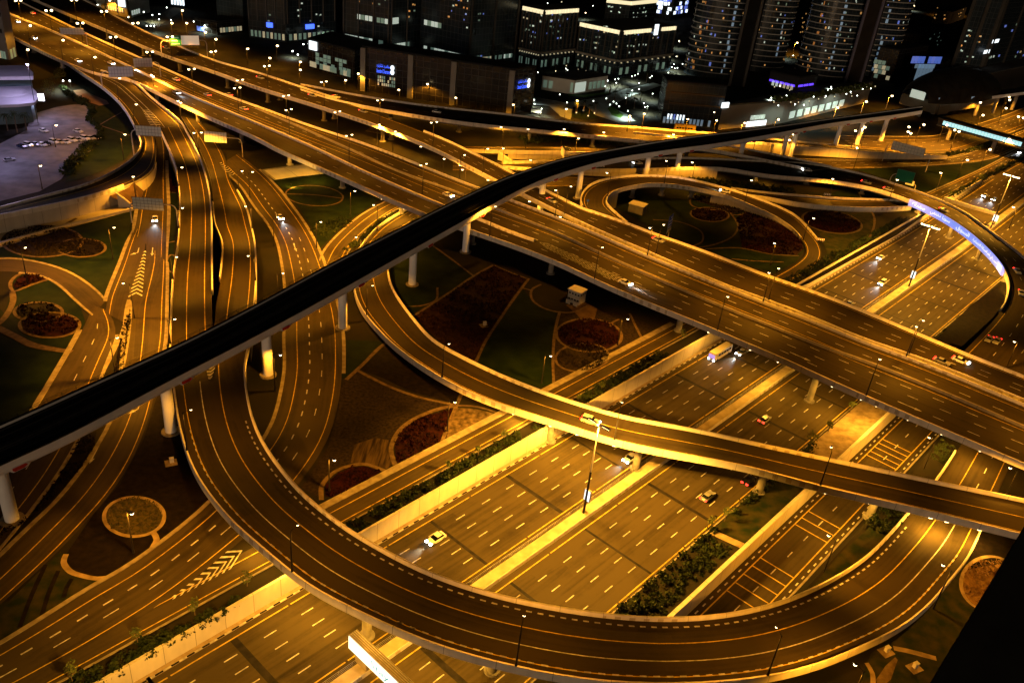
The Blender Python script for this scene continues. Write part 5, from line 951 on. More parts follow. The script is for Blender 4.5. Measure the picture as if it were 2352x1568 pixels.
# tall highway masts with a lit advert panel low on the pole
def mast(u, v, base, label, adv=True, h=25.0, rz=TH+math.pi/2, power=1.0):
    p = P(u, v, base+h); t = thing('light_mast', label, 'light mast', (p[0], p[1], base+.18), rz, 'tall masts on the highway median')
    pt = mesh_of('mast_pole_low', M_pole, lambda m: m.tube((0, 0, 0), (0, 0, 12), .3, .24, 10)); inst('pole_base', pt, t)
    pt = mesh_of('mast_pole_top', M_poleL, lambda m: m.tube((0, 0, 12), (0, 0, h), .22, .12, 10)); inst('pole', pt, t)
    for sg in (1, -1):
        a = inst('arm', mesh_of('mast_arm', M_pole, lambda m: m.box((1.3, 0, .1), (2.6, .14, .14))), t, (0, 0, h-.1), 0 if sg > 0 else math.pi)
        hd = inst('lamp_head', mesh_of('mast_head', M_pole, lambda m: m.box((0, 0, .12), (2.2, .5, .16))), t, (sg*1.9, 0, h+.05)); sc = 1.0 if v > 800 else 1.6
        inst('lens', mesh_of('mast_lens%.1f' % sc, G_lamp, lambda m: m.box((0, 0, .0 if sc == 1 else -.1), (1.9*sc, .36*sc, .12 if sc == 1 else .42))), hd)
        ld = bpy.data.objects.new('lamp_light', light_data('mast%.1f' % power, E_MAST*power, (1.0, .455, .042), 150, .5)); COL.objects.link(ld); ld.parent = hd; ld.location = (0, 0, -.4)
    if adv:
        bx = inst('advert_box', mesh_of('advert_box', M_steel, lambda m: m.box((0, 0, 0), (1.75, .42, 3.2))), t, (0, -.45, 4.9))
        inst('advert_face', mesh_of('advert_face', G_signw, lambda m: (m.box((0, -.23, 0), (1.5, .04, 2.9)), m.box((0, .23, 0), (1.5, .04, 2.9)))), bx)
        inst('advert_print', mesh_of('advert_print', glow('print_blue', (.05, .3, .8), .8), lambda m: (m.box((.35, -.262, -.3), (.5, .02, .5)), m.box((.15, -.262, -.9), (.9, .02, .16)))), bx)
    return t
mast(1376, 976, HW_Z, 'tall twin armed light mast with a white advert box, nearest in the highway median'); mast(364, 1590, HW_Z, 'unseen light mast added for its light just outside the lower left frame', False, power=.3); mast(2137, 521, HW_Z, 'tall twin armed light mast with an advert box before the banner bridge'); mast(2323, 405, HW_Z*depth_k(470), 'tall twin armed light mast beyond the banner bridge')  # the lower left mast is unseen, added to light the lower highway
t = thing('advert_post', 'narrow lit advert box in the median beyond the banner bridge', 'advert box', hw_point(2282, 518), TH+math.pi/2); o = inst('post', mesh_of('adpost', M_pole, lambda m: m.tube((0, 0, 0), (0, 0, 2.2), .12, .12, 8)), t); o = inst('box', mesh_of('advert_box', M_steel, lambda m: m), t, (0, 0, 3.6)); inst('advert_face', mesh_of('advert_face', G_signw, lambda m: m), o)
# small white lamps of the plaza
WL = light_data('plaza', 15000, (.8, 1.0, .9), 160, .2)
def plaza_lamp(u, v, z, h, label, light=False, g=G_white, r=.34, name='plaza_lamp', group='small white lamps of the plaza'):
    p = P(u, v, z+h); t = thing(name, label, 'lamp', (p[0], p[1], z), 0, group)
    inst('pole', mesh_of('plaza_pole%.1f' % h, M_pole, lambda m: m.tube((0, 0, 0), (0, 0, h-.1), .09, .06, 6)), t); inst('globe', mesh_of('globe%s%.2f' % (g.name, r), g, lambda m: m.ball((0, 0, h), r, 8, 5)), t)
    if light: ld = bpy.data.objects.new('lamp_light', WL); COL.objects.link(ld); ld.parent = t; ld.location = (0, 0, h-.6)
dots = [(238, 667), (495, 632), (510, 645), (598, 665), (602, 680), (684, 690), (778, 722), (408, 712), (396, 734), (428, 745), (486, 717), (748, 766), (782, 762), (880, 742), (948, 732), (978, 725), (1102, 703), (1130, 695), (1158, 680), (1285, 700), (1270, 715), (1168, 765), (958, 763), (857, 795), (1105, 833), (1168, 820), (440, 870), (748, 930), (867, 905), (900, 963), (933, 935), (960, 953), (985, 978), (1045, 900), (1065, 1020), (1212, 950), (1245, 980), (1222, 985), (203, 918), (207, 958), (272, 1000), (505, 943), (1345, 992), (1397, 568), (1487, 592), (1469, 618), (1495, 630), (1520, 625), (1437, 670), (1510, 520), (1432, 495), (1567, 590), (1535, 713), (1293, 862)]
dots.sort()
zones = [(0, 'before the left corner of the plaza'), (450, 'on the raised plaza terrace'), (850, 'along the middle of the plaza street'), (1000, 'on the bright bend of the plaza'), (1200, 'on the right side of the plaza'), (1390, 'at the foot of the round tower')]
cnt = {}
for i, (x, y) in enumerate(dots):
    zn = [q for q in zones if x >= q[0]][-1][1]; cnt[zn] = cnt.get(zn, 0)+1
    plaza_lamp(1176+x/4, y/4, 0, 4.5, 'small white plaza lamp '+zn+', '+ORD[cnt[zn]-1]+' from the left there', i % 3 == 0, r=.3)
for i, (x, y) in enumerate([(593, 1035), (657, 1015), (700, 1065), (758, 1040), (400, 655), (500, 605), (605, 640), (680, 655), (760, 672)]): plaza_lamp(1176+x/4, y/4, 0, .8, 'low uplight at a plaza palm, '+ORD[i]+' from the lowest island', False, G_corn, .42, 'uplight', 'uplights at the plaza palms')
for i, (u, v) in enumerate([(145, 186), (160, 186), (205, 160) if False else (224, 12), (286, 14), (300, 22), (330, 28), (295, 40), (366, 33), (350, 35), (365, 45), (337, 60), (346, 60), (354, 60), (383, 18), (393, 47), (445, 50), (470, 59)]):
    plaza_lamp(u, v, 0, 5, 'small white lamp in the far upper left district, '+ORD[i]+' counted from the left end', i % 4 == 0, r=.4, group='small white lamps at the upper left')
for i, (u, v) in enumerate([(745, 79), (722, 92), (747, 89), (757, 80), (672, 118), (684, 126), (697, 102), (708, 101)]): plaza_lamp(u, v, 0, 4, 'small white lamp behind the low dark office, '+ORD[i]+' in the cluster', i % 4 == 0, r=.45, group='small white lamps behind the office')

for i, (u, v, z_) in enumerate([(1450, 92, 0), (1462, 70, 0), (1440, 110, 0), (1478, 48, 0), (1490, 82, 0), (1555, 130, 0), (1560, 95, 0), (1548, 60, 0), (1800, 22, 0), (1815, 45, 0), (1826, 12, 0), (1840, 30, 0), (1806, 118, 0), (1822, 128, 0), (2070, 92, 0), (2096, 82, 0), (2122, 92, 0), (2060, 30, 0), (2100, 14, 0), (1258, 8, 0), (1290, 5, 0), (1345, 30, 0), (1362, 14, 0), (940, 8, 0), (952, 22, 0)]):
    plaza_lamp(u, v, 0, 6, 'small far street light between the towers, '+(ORD+['twenty first', 'twenty second', 'twenty third', 'twenty fourth', 'twenty fifth'])[i]+' in the scatter', i % 3 == 0, [G_lamp, G_white, G_corn][i % 3], [.5, .38, .6][i % 3], 'far_street_light', 'far street lights between the towers')
# ------------------------------------------------------------------ vehicles
PAINT = {'white': surf('paint_white', (.72, .72, .7), None, rough=.25, spec=.5), 'silver': surf('paint_silver', (.4, .4, .41), None, rough=.3, metal=.5), 'black': surf('paint_black', (.015, .015, .016), None, rough=.2, spec=.5), 'dark blue': surf('paint_blue', (.02, .03, .08), None, rough=.25, spec=.5), 'red': surf('paint_red', (.35, .02, .015), None, rough=.25, spec=.5), 'sand': surf('paint_sand', (.45, .38, .26), None, rough=.3)}
M_glass = surf('car_glass', (.01, .012, .014), None, rough=.08, spec=.6); M_tyre = surf('tyre', (.012, .012, .012), None, rough=.9); M_rim = surf('rim', (.4, .4, .4), None, rough=.3, metal=.8)
def car_body(m, ln=4.6, wd=1.84, suv=False):
    hx = ln/2; top = .95 if not suv else 1.1
    prof = [(-hx, .35), (-hx, .78), (-hx+.12, top-.06), (-hx+.9, top), (hx-1.35, top), (hx-.15, top-.22), (hx, .66), (hx, .35), (hx-.3, .24), (-hx+.3, .24)]
    ys = [(-wd/2, .94), (-wd/2+.06, 1.0), (wd/2-.06, 1.0), (wd/2, .94)]; n = len(prof); pts = []
    for y, k in ys:
        for x, z in prof: pts.append((x*k if k < 1 else x, y, .6+(z-.6)*k if k < 1 else z))
    fs = []
    for r in range(3):
        for i in range(n): j = (i+1) % n; fs.append((r*n+i, r*n+j, (r+1)*n+j, (r+1)*n+i))
    fs += [tuple(range(n-1, -1, -1)), tuple(range(3*n, 4*n))]; m.add(pts, fs)
def car_cabin(m, ln=4.6, wd=1.84, suv=False):
    hx = ln/2; top = .95 if not suv else 1.1; rf = 1.45 if not suv else 1.82; b0, b1 = (-hx+.55, hx-1.25) if not suv else (-hx+.15, hx-1.35); r0, r1 = (-hx+1.25, hx-2.1) if not suv else (-hx+.4, hx-1.95)
    w0, w1 = wd/2-.08, wd/2-.28; pts = [(b0, -w0, top-.03), (b1, -w0, top-.03), (b1, w0, top-.03), (b0, w0, top-.03), (r0, -w1, rf-.05), (r1, -w1, rf-.05), (r1, w1, rf-.05), (r0, w1, rf-.05)]
    m.add(pts, [(0, 1, 5, 4), (1, 2, 6, 5), (2, 3, 7, 6), (3, 0, 4, 7), (4, 5, 6, 7)])
def car_roof(m, ln=4.6, wd=1.84, suv=False):
    hx = ln/2; rf = 1.45 if not suv else 1.82; r0, r1 = (-hx+1.2, hx-2.05) if not suv else (-hx+.35, hx-1.9); m.box(((r0+r1)/2, 0, rf-.02), (r1-r0, (wd/2-.25)*2, .08))
def wheel(m): m.tube((0, -.11, 0), (0, .11, 0), .33, .33, 14)
def rim(m): m.tube((0, -.125, 0), (0, .125, 0), .19, .19, 10)
HEADL = {}
def car(p, head, label, colour='white', lights=None, group=None, suv=False, beam=False):
    t = thing('car', label, 'car', p, head, group); s = 'suv' if suv else 'sedan'
    b = inst('body', mesh_of('body_'+s+colour, PAINT[colour], lambda m: car_body(m, suv=suv)), t); c = inst('cabin', mesh_of('cabin_'+s, M_glass, lambda m: car_cabin(m, suv=suv)), t); inst('roof', mesh_of('roof_'+s+colour, PAINT[colour], lambda m: car_roof(m, suv=suv)), t)
    for x in (-1.42, 1.42):
        for y in (-.82, .82):
            w = inst('wheel', mesh_of('wheel', M_tyre, wheel), t, (x, y, .33)); inst('rim', mesh_of('rim', M_rim, rim), w)
    onh = lights in ('head', 'both'); ont = lights in ('tail', 'both')
    for y in (-.68, .68):
        inst('headlight', mesh_of('headlight%d' % onh, G_head if onh else surf('lamp_glass', (.5, .5, .5), None, rough=.15), lambda m: m.box((0, 0, 0), (.16, .42, .2) if not onh else (.5, .46, .26))), t, (2.27, y, .69))
        inst('taillight', mesh_of('taillight%d' % ont, G_tail if ont else surf('tail_glass', (.2, .01, .01), None, rough=.2), lambda m: m.box((0, 0, 0), (.14, .5, .22) if not ont else (.3, .6, .3))), t, (-2.27, y, .8))
    if onh and beam:
        if 'beam' not in LIGHTS:
            d = bpy.data.lights.new('headlight_beam', 'SPOT'); d.energy = 7000; d.color = (.85, .92, 1.0); d.spot_size = R_(50); d.spot_blend = 1; d.shadow_soft_size = .3; LIGHTS['beam'] = d
        ld = bpy.data.objects.new('headlight_beam', LIGHTS['beam']); COL.objects.link(ld); ld.parent = t; ld.location = (2.6, 0, .8); ld.rotation_euler = (0, R_(-80), 0)
    return t
def car_on(way, u, v, label, colour, lights, fwd=True, suv=False, beam=False, z=None):
    zz = way.C[0][2] if z is None else z
    for _ in range(4): p = P(u, v, zz+.7); i, c, _d = way.near(p[0], p[1]); zz = c[2]
    p = P(u, v, zz+.7); p[2] = zz+.03; a = way.head(way.s[i]/way.len)+(0 if fwd else math.pi); return car(p, a, label, colour, lights, 'cars driving on the roads', suv, beam)
for u, v, lb, c, s in [(1448, 1051, 'white car with headlights on emerging under the curved flyover', 'white', False), (1002, 1235, 'white car with headlights on beside the black and white kerb', 'white', False), (1703, 808, 'silver car with headlights on beside the bus under the widest flyover', 'silver', False),
                       (2023, 591, 'white car with headlights on near the far highway wall', 'white', False), (2027, 649, 'white car with headlights on left of the second mast', 'white', True), (2262, 449, 'left car of the pair beyond the banner bridge', 'white', False), (2284, 457, 'right car of the pair beyond the banner bridge', 'silver', False), (2344, 349, 'car with bright headlights at the far right edge', 'white', False), (1950, 697, 'small car with headlights behind the flyover parapet', 'silver', False)]:
    car_on(HWY, u, v, lb, c, 'head', False, s, True)
for u, v, lb, c in [(1626, 1138, 'pale car driving away between the two flyovers', 'silver'), (1720, 1102, 'dark car driving away just below the curved flyover', 'black'), (1757, 962, 'grey car driving away near the widest flyover', 'silver')]: car_on(HWY, u, v, lb, c, 'tail', True)
for u, v, lb, c, li, fw in [(40, 49, 'car with headlights at the top left end of the widest flyover', 'white', 'head', True), (78, 87, 'second car with headlights down the widest flyover', 'white', 'head', True), (179, 139, 'car with headlights near the slip road start', 'white', 'head', True), (255, 145, 'car with headlights left of the gantry boards', 'white', 'head', True), (307, 159, 'car with headlights right of the gantry boards', 'white', 'head', True), (405, 212, 'car with bluish headlights past the slip road', 'silver', 'head', True), (1029, 447, 'car with headlights just above the viaduct', 'white', 'head', True), (1436, 648, 'white car with headlights by the chevrons on the widest flyover', 'white', 'head', True),
                            (75, 30, 'red tail lit car at the top left corner', 'white', 'tail', False), (190, 76, 'tail lit white car by the dim gantry', 'white', 'tail', False), (404, 182, 'tail lit car in the middle of the upper left flyover', 'white', 'tail', False), (476, 217, 'tail lit silver car on the widest flyover, left of a pair', 'silver', 'tail', False), (525, 217, 'tail lit silver car on the widest flyover, right of a pair', 'silver', 'tail', False), (560, 249, 'tail lit silver car by a lamp on the widest flyover', 'silver', 'tail', False)]:
    car_on(Ew, u, v, lb, c, li, fw, beam=(li == 'head' and u > 300))
for u, v, lb, c, li, fw in [(382, 110, 'tail lit car on the far flyover under the green board', 'silver', 'tail', True), (598, 178, 'tail lit car on the far flyover at its bend', 'silver', 'tail', True), (718, 219, 'tail lit dark car before the flyovers split', 'silver', 'tail', True), (834, 255, 'tail lit car on the narrowing far flyover', 'silver', 'tail', True), (1268, 460, 'tail lit car just past the viaduct', 'silver', 'tail', True), (1513, 550, 'tail lit car below the blue direction sign', 'silver', 'tail', True), (2164, 829, 'tail lit silver car on the upper carriageway at the right', 'silver', 'tail', True), (2207, 827, 'white car with lights on the upper carriageway at the right', 'white', 'both', True)]: car_on(Jw, u, v, lb, c, li, fw)
car_on(Kw, 773, 222, 'white car where the farthest flyover begins', 'white', 'tail', True); car_on(Kw, 1003, 256, 'white car on the farthest flyover', 'white', None, True)
car_on(Fw, 1666, 439, 'car with headlights on the loop ramp', 'white', 'head', False, beam=True)
for u, v, lb, li, fw in [(1465, 374, 'car with bright headlights behind the viaduct piers', 'head', False), (1377, 380, 'car with headlights hidden partly by the viaduct', 'head', False), (1854, 390, 'car with headlights where the branch joins the banner bridge', 'head', False), (1990, 418, 'tail lit car at the top of the banner bridge', 'tail', True), (2041, 434, 'tail lit car left of the blue banner', 'tail', True), (2169, 482, 'tail lit car above the blue banner', 'tail', True), (2337, 622, 'tail lit car at the right edge bend of the banner bridge', 'tail', True), (2346, 672, 'second tail lit car at the right edge bend', 'tail', True), (2272, 778, 'left tail lit car of the pair below the banner bridge', 'tail', True), (2290, 782, 'right tail lit car of the pair below the banner bridge', 'tail', True)]: car_on(Gw, u, v, lb, 'white' if li == 'head' else 'silver', li, fw)
car_on(N1w, 1301, 341, 'tail lit car beside the far gantry sign', 'black', 'tail', True); car_on(Lw, 643, 498, 'white car with bright headlights on the curving ground road', 'white', 'head', True, beam=True); car_on(Hw_, 356, 502, 'white car with bright headlights below the gantry sign', 'white', 'head', True, beam=True)
car_on(Cw, 1356, 965, 'pale off roader on the curved flyover by the tall mast', 'sand', 'both', True, suv=True)
def boxy(name, label, cat, p, head, ln, wd, h, body, front=None, lights=True, group=None, windows=True):
    t = thing(name, label, cat, p, head, group); mb = MB(); mb.box((0, 0, h/2+.25), (ln, wd, h-.5), 0, .97); mb.build('body', body, t)
    if windows:
        for sy in (-1, 1):
            for k in range(int(ln/1.6)-1):
                mb = MB(); mb.box((-ln/2+1.4+k*1.6, sy*wd/2*.985, h*.66), (1.3, .06, .85)); mb.build('window', M_glass, t)
    mb = MB(); mb.box((ln/2-.02, 0, h*.62), (.08, wd*.86, h*.4)); mb.build('windscreen', front or M_glass, t)
    for x in (-ln*.32, ln*.32):
        for y in (-wd/2+.1, wd/2-.1): w = inst('wheel', mesh_of('bus_wheel', M_tyre, lambda m: m.tube((0, -.15, 0), (0, .15, 0), .46, .46, 14)), t, (x, y, .46)); inst('rim', mesh_of('rim', M_rim, rim), w)
    for y in (-wd/2+.35, wd/2-.35): inst('headlight', mesh_of('bus_head%d' % lights, G_head if lights else M_rim, lambda m: m.box((0, 0, 0), (.3, .5, .3))), t, (ln/2+.05, y, .8)); inst('taillight', mesh_of('taillight0', G_tail, lambda m: m), t, (-ln/2, y, .9))
    return t
p = hw_point(1652, 818); boxy('bus', 'pale bus with a violet lit front under the widest flyover', 'bus', p, TH+math.pi, 10.5, 2.5, 3.1, PAINT['sand'], glow('violet_front', (.3, .25, .9), .9))
p = P(1573, 296, 8.03); i, c, _ = Kw.near(p[0], p[1]); boxy('bus', 'long yellow bus behind the farthest flyover', 'bus', P(1573, 296, 3.0)*[1, 1, 0]+np.array([0, 0, .05]), Kw.head(.97), 12, 2.5, 5.4, surf('bus_yellow', (.6, .4, .08), None, rough=.4), None, False)
boxy('van', 'small pale van parked behind the farthest flyover', 'van', P(1231, 261, 0), Kw.head(.7), 6.0, 2.2, 2.6, PAINT['sand'], None, False, windows=False)
# car park
pk = [(65, 332, 'white', 'parked white car at the left end of the car park row', 1), (82, 330, 'silver', 'parked silver car second in the car park row', 0), (97, 331, 'white', 'parked white car third in the car park row', 0), (107, 329, 'black', 'parked dark car fourth in the car park row', 0), (50, 335, 'dark blue', 'parked dark blue car alone left of the row', 0), (124, 325, 'white', 'parked white off roader in the middle of the row', 1), (137, 325, 'sand', 'parked beige car right of the white off roader', 0), (151, 325, 'white', 'parked white car in the right half of the row', 0), (166, 321, 'white', 'parked white off roader in the right half of the row', 1), (180, 320, 'silver', 'parked silver car near the right end of the row', 0), (195, 317, 'white', 'parked white car close to the right end of the row', 1), (208, 316, 'silver', 'parked grey car last but one in the row', 0), (220, 315, 'black', 'parked dark car at the right end of the row', 0), (100, 299, 'white', 'white car parked alone on the violet paving', 0), (179, 300, 'white', 'white car parked alone nearer the hedge', 0)]
a0 = P(65, 332, 0); a1 = P(208, 316, 0); pd = math.atan2(a1[1]-a0[1], a1[0]-a0[0])
for u, v, c, lb, s in pk: q = P(u, v, .8); q[2] = .08; car(q, pd-1.15, lb, c, None, 'cars in the car park', bool(s))
q = P(21, 366, .8); q[2] = .1; car(q, pd+.1, 'pale car in the lane below the car park', 'silver', None, None, False)

# ------------------------------------------------------------------ signs and lettering
AR = {'ا': (0xFE8D, 0), 'أ': (0xFE83, 0), 'إ': (0xFE87, 0), 'ب': (0xFE8F, 1), 'ت': (0xFE95, 1), 'ة': (0xFE93, 0), 'ج': (0xFE9D, 1), 'ح': (0xFEA1, 1), 'خ': (0xFEA5, 1), 'د': (0xFEA9, 0), 'ر': (0xFEAD, 0), 'س': (0xFEB1, 1), 'ش': (0xFEB5, 1), 'ص': (0xFEB9, 1), 'ع': (0xFEC9, 1), 'ف': (0xFED1, 1), 'ق': (0xFED5, 1), 'ل': (0xFEDD, 1), 'م': (0xFEE1, 1), 'ن': (0xFEE5, 1), 'ه': (0xFEE9, 1), 'و': (0xFEED, 0), 'ي': (0xFEF1, 1), 'ض': (0xFEBD, 1), 'ط': (0xFEC1, 1)}
def shape_ar(s):
    out = []
    for i, ch in enumerate(s):
        if ch not in AR: out.append(ch); continue
        code, dual = AR[ch]; pv = i > 0 and s[i-1] in AR and AR[s[i-1]][1]; nx = i+1 < len(s) and s[i+1] in AR and dual
        out.append(chr(code+(3 if pv and nx else 2 if nx else 1 if pv else 0)))
    return ''.join(reversed(out))
def text_verts(s, size=1.0):
    c = bpy.data.curves.new('lettering', 'FONT'); c.body = s; c.size = size; c.resolution_u = 3; o = bpy.data.objects.new('lettering', c); COL.objects.link(o)
    me = bpy.data.meshes.new_from_object(o.evaluated_get(bpy.context.evaluated_depsgraph_get())); bpy.data.objects.remove(o); bpy.data.curves.remove(c)
    return np.array([v.co[:] for v in me.vertices]), [tuple(p.vertices) for p in me.polygons]
def lettering(s, org, ex, ez, width, height, mat, parent, name='lettering'):
    """lay text in the plane org + x*ex + y*ez, fitted to width x height"""
    v, f = text_verts(s)
    if len(v) == 0: return
    lo, hi = v.min(0), v.max(0); k = width/(hi[0]-lo[0]); k2 = height/max(.1, hi[1]-lo[1]); mb = MB(); o0 = np.array(parent.matrix_world.translation) if False else np.array(parent.location)
    mb.add([org+ex*(q[0]-lo[0])*k+ez*(q[1]-lo[1])*k2-o0 for q in v], f); return mb.build(name, mat, parent)
# blue lit banner on the curved bridge
fA = tpos(Gw, [(2106, 464)], 6)[0][0]; fB = tpos(Gw, [(2304, 611)], 6)[0][0]
c0 = Gw.at((fA+fB)/2, 0); ban = thing('banner', 'long blue lit banner with white arabic lettering along the curved bridge', 'banner', (c0[0], c0[1], c0[2])); o0 = np.array(ban.location)
def ban_pt(f, x_out, z): q = Gw.at(f, 0, -x_out, z); return q-o0
mb = MB(); fs = np.linspace(fA, fB, 60)
for a, b in zip(fs[:-1], fs[1:]):
    q = [[ban_pt(f, x, z) for x, z in ((.55, 1.35), (.75, 1.35), (.85, -1.75), (.62, -1.75))] for f in (a, b)]
    for m in range(4): mb.quad(q[0][m], q[0][(m+1) % 4], q[1][(m+1) % 4], q[1][m])
mb.build('panel', G_ban, ban)
for nm, s, f0, f1, z0, z1 in [('lettering', 'صفحة', .05, .15, -.9, .8), ('lettering', 'سويا نختفي', .20, .38, -1.2, .9), ('lettering', 'السوق', .44, .56, -1.2, .9), ('lettering', 'احسب في أهم المسافة الاجتماعية', .60, .905, -1.2, .95), ('lettering', 'م', .03, .045, -.4, .6)]:
    v, f = text_verts(shape_ar(s)); lo, hi = v.min(0), v.max(0); mb = MB()
    mb.add([ban_pt(fA+(fB-fA)*(f0+(f1-f0)*(q[0]-lo[0])/(hi[0]-lo[0])), .87+.02*0-.03*(z0+(z1-z0)*(q[1]-lo[1])/(hi[1]-lo[1])), z0+(z1-z0)*(q[1]-lo[1])/(hi[1]-lo[1])) for q in v], f); mb.build(nm, G_txt, ban)
for z0, z1, a, b in [(-1.4, 1.1, .915, .918), (-1.4, 1.1, .977, .98), (1.0, 1.12, .915, .98), (-1.45, -1.3, .915, .98), (.2, .5, .925, .97), (-.4, -.1, .925, .965), (-.9, -.65, .925, .97)]:
    mb = MB(); p = [ban_pt(fA+(fB-fA)*f, .89, z) for f, z in ((a, z0), (b, z0), (b, z1), (a, z1))]; mb.quad(*p); mb.build('emblem_bar', G_txt, ban)
mb = MB(); p = [ban_pt(fB+(fB-fA)*f, .8, z) for f, z in ((.012, -1.3), (.03, -1.3), (.03, 1.0), (.012, 1.0))]; mb.quad(*p); mb.build('small_panel', G_ban, ban)
# big lit billboard gantry over the highway, cut by the bottom edge
pl = None
for z in np.arange(1, 14, .1):
    s, n = to_sn(P(800, 1458, z))
    if pl is None or abs(n-86.6) < pl[0]: pl = (abs(n-86.6), z, s)
zt, sb = pl[1], pl[2]
bb = thing('billboard', 'big lit white billboard gantry across the highway at the bottom edge', 'billboard', SN(sb+1, 84, HW_Z), TH-math.pi/2); LB = 44.0
def bbl(n, s, z): return ((86.6-n), s-(sb+1), z-HW_Z)
HB = 3.4
def bbox(nm, n0, n1, s0, s1, z0, z1, m):
    mb = MB(); mb.box(((86.6-n0+86.6-n1)/2-2.6, (s0+s1)/2-(sb+1), (z0+z1)/2-HW_Z), (abs(n1-n0), s1-s0, z1-z0)); return mb.build(nm, m, bb)
bbox('housing', 86.6, 86.6-LB, sb+.12, sb+2.0, zt-HB, zt, surf('billboard_roof', (.33, .3, .25), (.42, .38, .32), 1))
for k in range(5): bbox('roof_rib', 86.6, 86.6-LB, sb+.25+k*.4, sb+.37+k*.4, zt, zt+.1, surf('billboard_rib', (.2, .18, .15)))
bbox('lit_face', 86.5, 86.7-LB, sb+.0, sb+.1, zt-HB+.15, zt-.1, glow('billboard_face', (.66, .9, 1.0), 1.0))
bbox('pillar', 85.2, 82.0, sb+.5, sb+1.6, HW_Z+.1, zt-HB+.02, surf('billboard_pillar', (.26, .22, .15), (.33, .28, .2), .6)); bbox('pillar', 42.4+4, 44.4+4, sb+.5, sb+1.6, HW_Z-1, zt-HB+.02, surf('billboard_pillar', (.26, .22, .15)))
def bb_text(s, x, w, z, h, m):
    v, f = text_verts(s); lo, hi = v.min(0), v.max(0); mb = MB(); mb.add([(x+w*(q[0]-lo[0])/(hi[0]-lo[0])-2.6, -1.03-.0, z-HW_Z+h*(q[1]-lo[1])/(hi[1]-lo[1])) for q in v], f); mb.build('lettering', m, bb)
T_blue = glow('letter_blue', (.05, .3, .6), .45); T_grey = glow('letter_grey', (.2, .26, .4), .4)
bb_text('meraas', .9, 2.4, zt-1.35, .6, T_grey); bb_text('Stay safe', 6.4, 10.5, zt-2.75, 2.0, T_blue)
# overhead gantry boards (their backs face the camera)
M_board = surf('board_back', (.55, .53, .48), (.64, .62, .56), 2, .5, metal=.2)
def gantry(label, quad_px, z_bot, hgt, heading, legs=(), grid=(4, 8), mat=None, board='board_back', wd=None, cols=M_poleL, dz0=0.0, face=None):
    u, v = quad_px; p = P(u, v, z_bot+hgt/2); t = thing('gantry_sign', label, 'road sign', (p[0], p[1], dz0), heading, 'overhead road signs'); zb = z_bot-dz0; w = wd
    mb = MB(); mb.box((0, 0, zb+hgt/2), (w, .12, hgt)); mb.build(board, mat or M_board, t); mb = MB()
    for i in range(grid[1]+1): mb.box((-w/2+w*i/grid[1], -.1, zb+hgt/2), (.1, .09, hgt+.1))
    for j in range(grid[0]+1): mb.box((0, -.17, zb+hgt*j/grid[0]), (w+.1, .08, .1))
    mb.build('board_frame', surf('board_frame', (.16, .16, .15)), t)
    for lx in legs:
        mb = MB(); sg = 1 if lx > 0 else -1; pts = [(lx, .35, 0), (lx, .35, zb+hgt*.1), (lx-sg*.6, .35, zb+hgt*.38), (lx-sg*1.6, .35, zb+hgt*.5), (sg*w*.3, .35, zb+hgt*.5)]; mb.chain(pts, [.24, .22, .2, .18, .15], 8); mb.build('post', cols, t)
    if face: face(t, w, zb, hgt)
    return t
gb = surf('board_back_pale', (.5, .52, .5), (.58, .6, .57), 2, .5)
gantry('pale gridded gantry board over the straight road, nearest of the left boards', (340, 468), 5.6, 4.4, .1, (9.5, -6.5), (4, 8), gb, wd=10.5)
gantry('grey gantry board over the slip fork', (341, 301), 12.0, 4.0, .15, (-7.0,), (3, 8), wd=10, dz0=3.0); gantry('grey gantry board with curved arm over the middle ramp', (495, 315), 6, 4.6, .1, (11.0,), (3, 8), wd=9.5)
gantry('grey gantry board over the widest flyover left of the slip road', (277, 165), 13.5, 5.0, .55, (-9.0,), (3, 8), wd=11, dz0=8.0); gantry('higher grey gantry board on the widest flyover at the upper left', (328, 144), 13.5, 4.4, .55, (8.0,), (3, 7), wd=9, dz0=8.0); gantry('dim far gantry board by a tail lit car', (165, 72), 14.0, 3.6, .5, (7.0,), (3, 8), wd=12, dz0=8.0)
gantry('gantry board seen edge on beside the far embanked road', (1293, 350), 5.5, 4.0, 1.75, (-7.0,), (3, 7), wd=8); gantry('slanted gantry board over the wide station road', (2086, 342), 7.5, 4.6, -.6, (12, -11), (3, 10), wd=17)
M_green = surf('sign_green', (.01, .12, .07), (.015, .15, .09), 2, .5); M_blue = surf('sign_blue_paint', (.02, .06, .4), (.03, .08, .5), 2, .5); M_swhite = surf('sign_white_paint', (.7, .7, .66), None, rough=.5)
def lines_face(m, rows):
    def f(t, w, zb, h):
        for j, (a, b, hh) in enumerate(rows):
            mb = MB(); mb.box(((a+b)/2*w, -.24, zb+h*(1-(j+.7)/(len(rows)+.4))), ((b-a)*w, .03, h*hh)); mb.build('legend_bar', m, t)
    return f
gantry('green direction board on an arch over the far flyover', (403, 94), 14.5, 5.5, .5, (-8,), (1, 1), M_green, 'board', 6, dz0=8.0, face=lines_face(G_wing, [(-.35, .3, .1), (-.35, .2, .1), (-.35, .35, .1)])); gantry('plain white board beside the green one on the far flyover', (436, 93), 14.5, 5.2, .5, (9,), (1, 1), glow('white_board', (.9, .72, .5), .35), 'board', 10, dz0=8.0)
gantry('green direction board below the banner bridge', (2079, 405), 8.5, 5.5, -.5, (-6,), (1, 1), M_green, 'board', 8); gantry('small white board under the green one near the banner bridge', (2090, 420), 3, 2.4, -.5, (3,), (1, 1), M_swhite, 'board', 4)
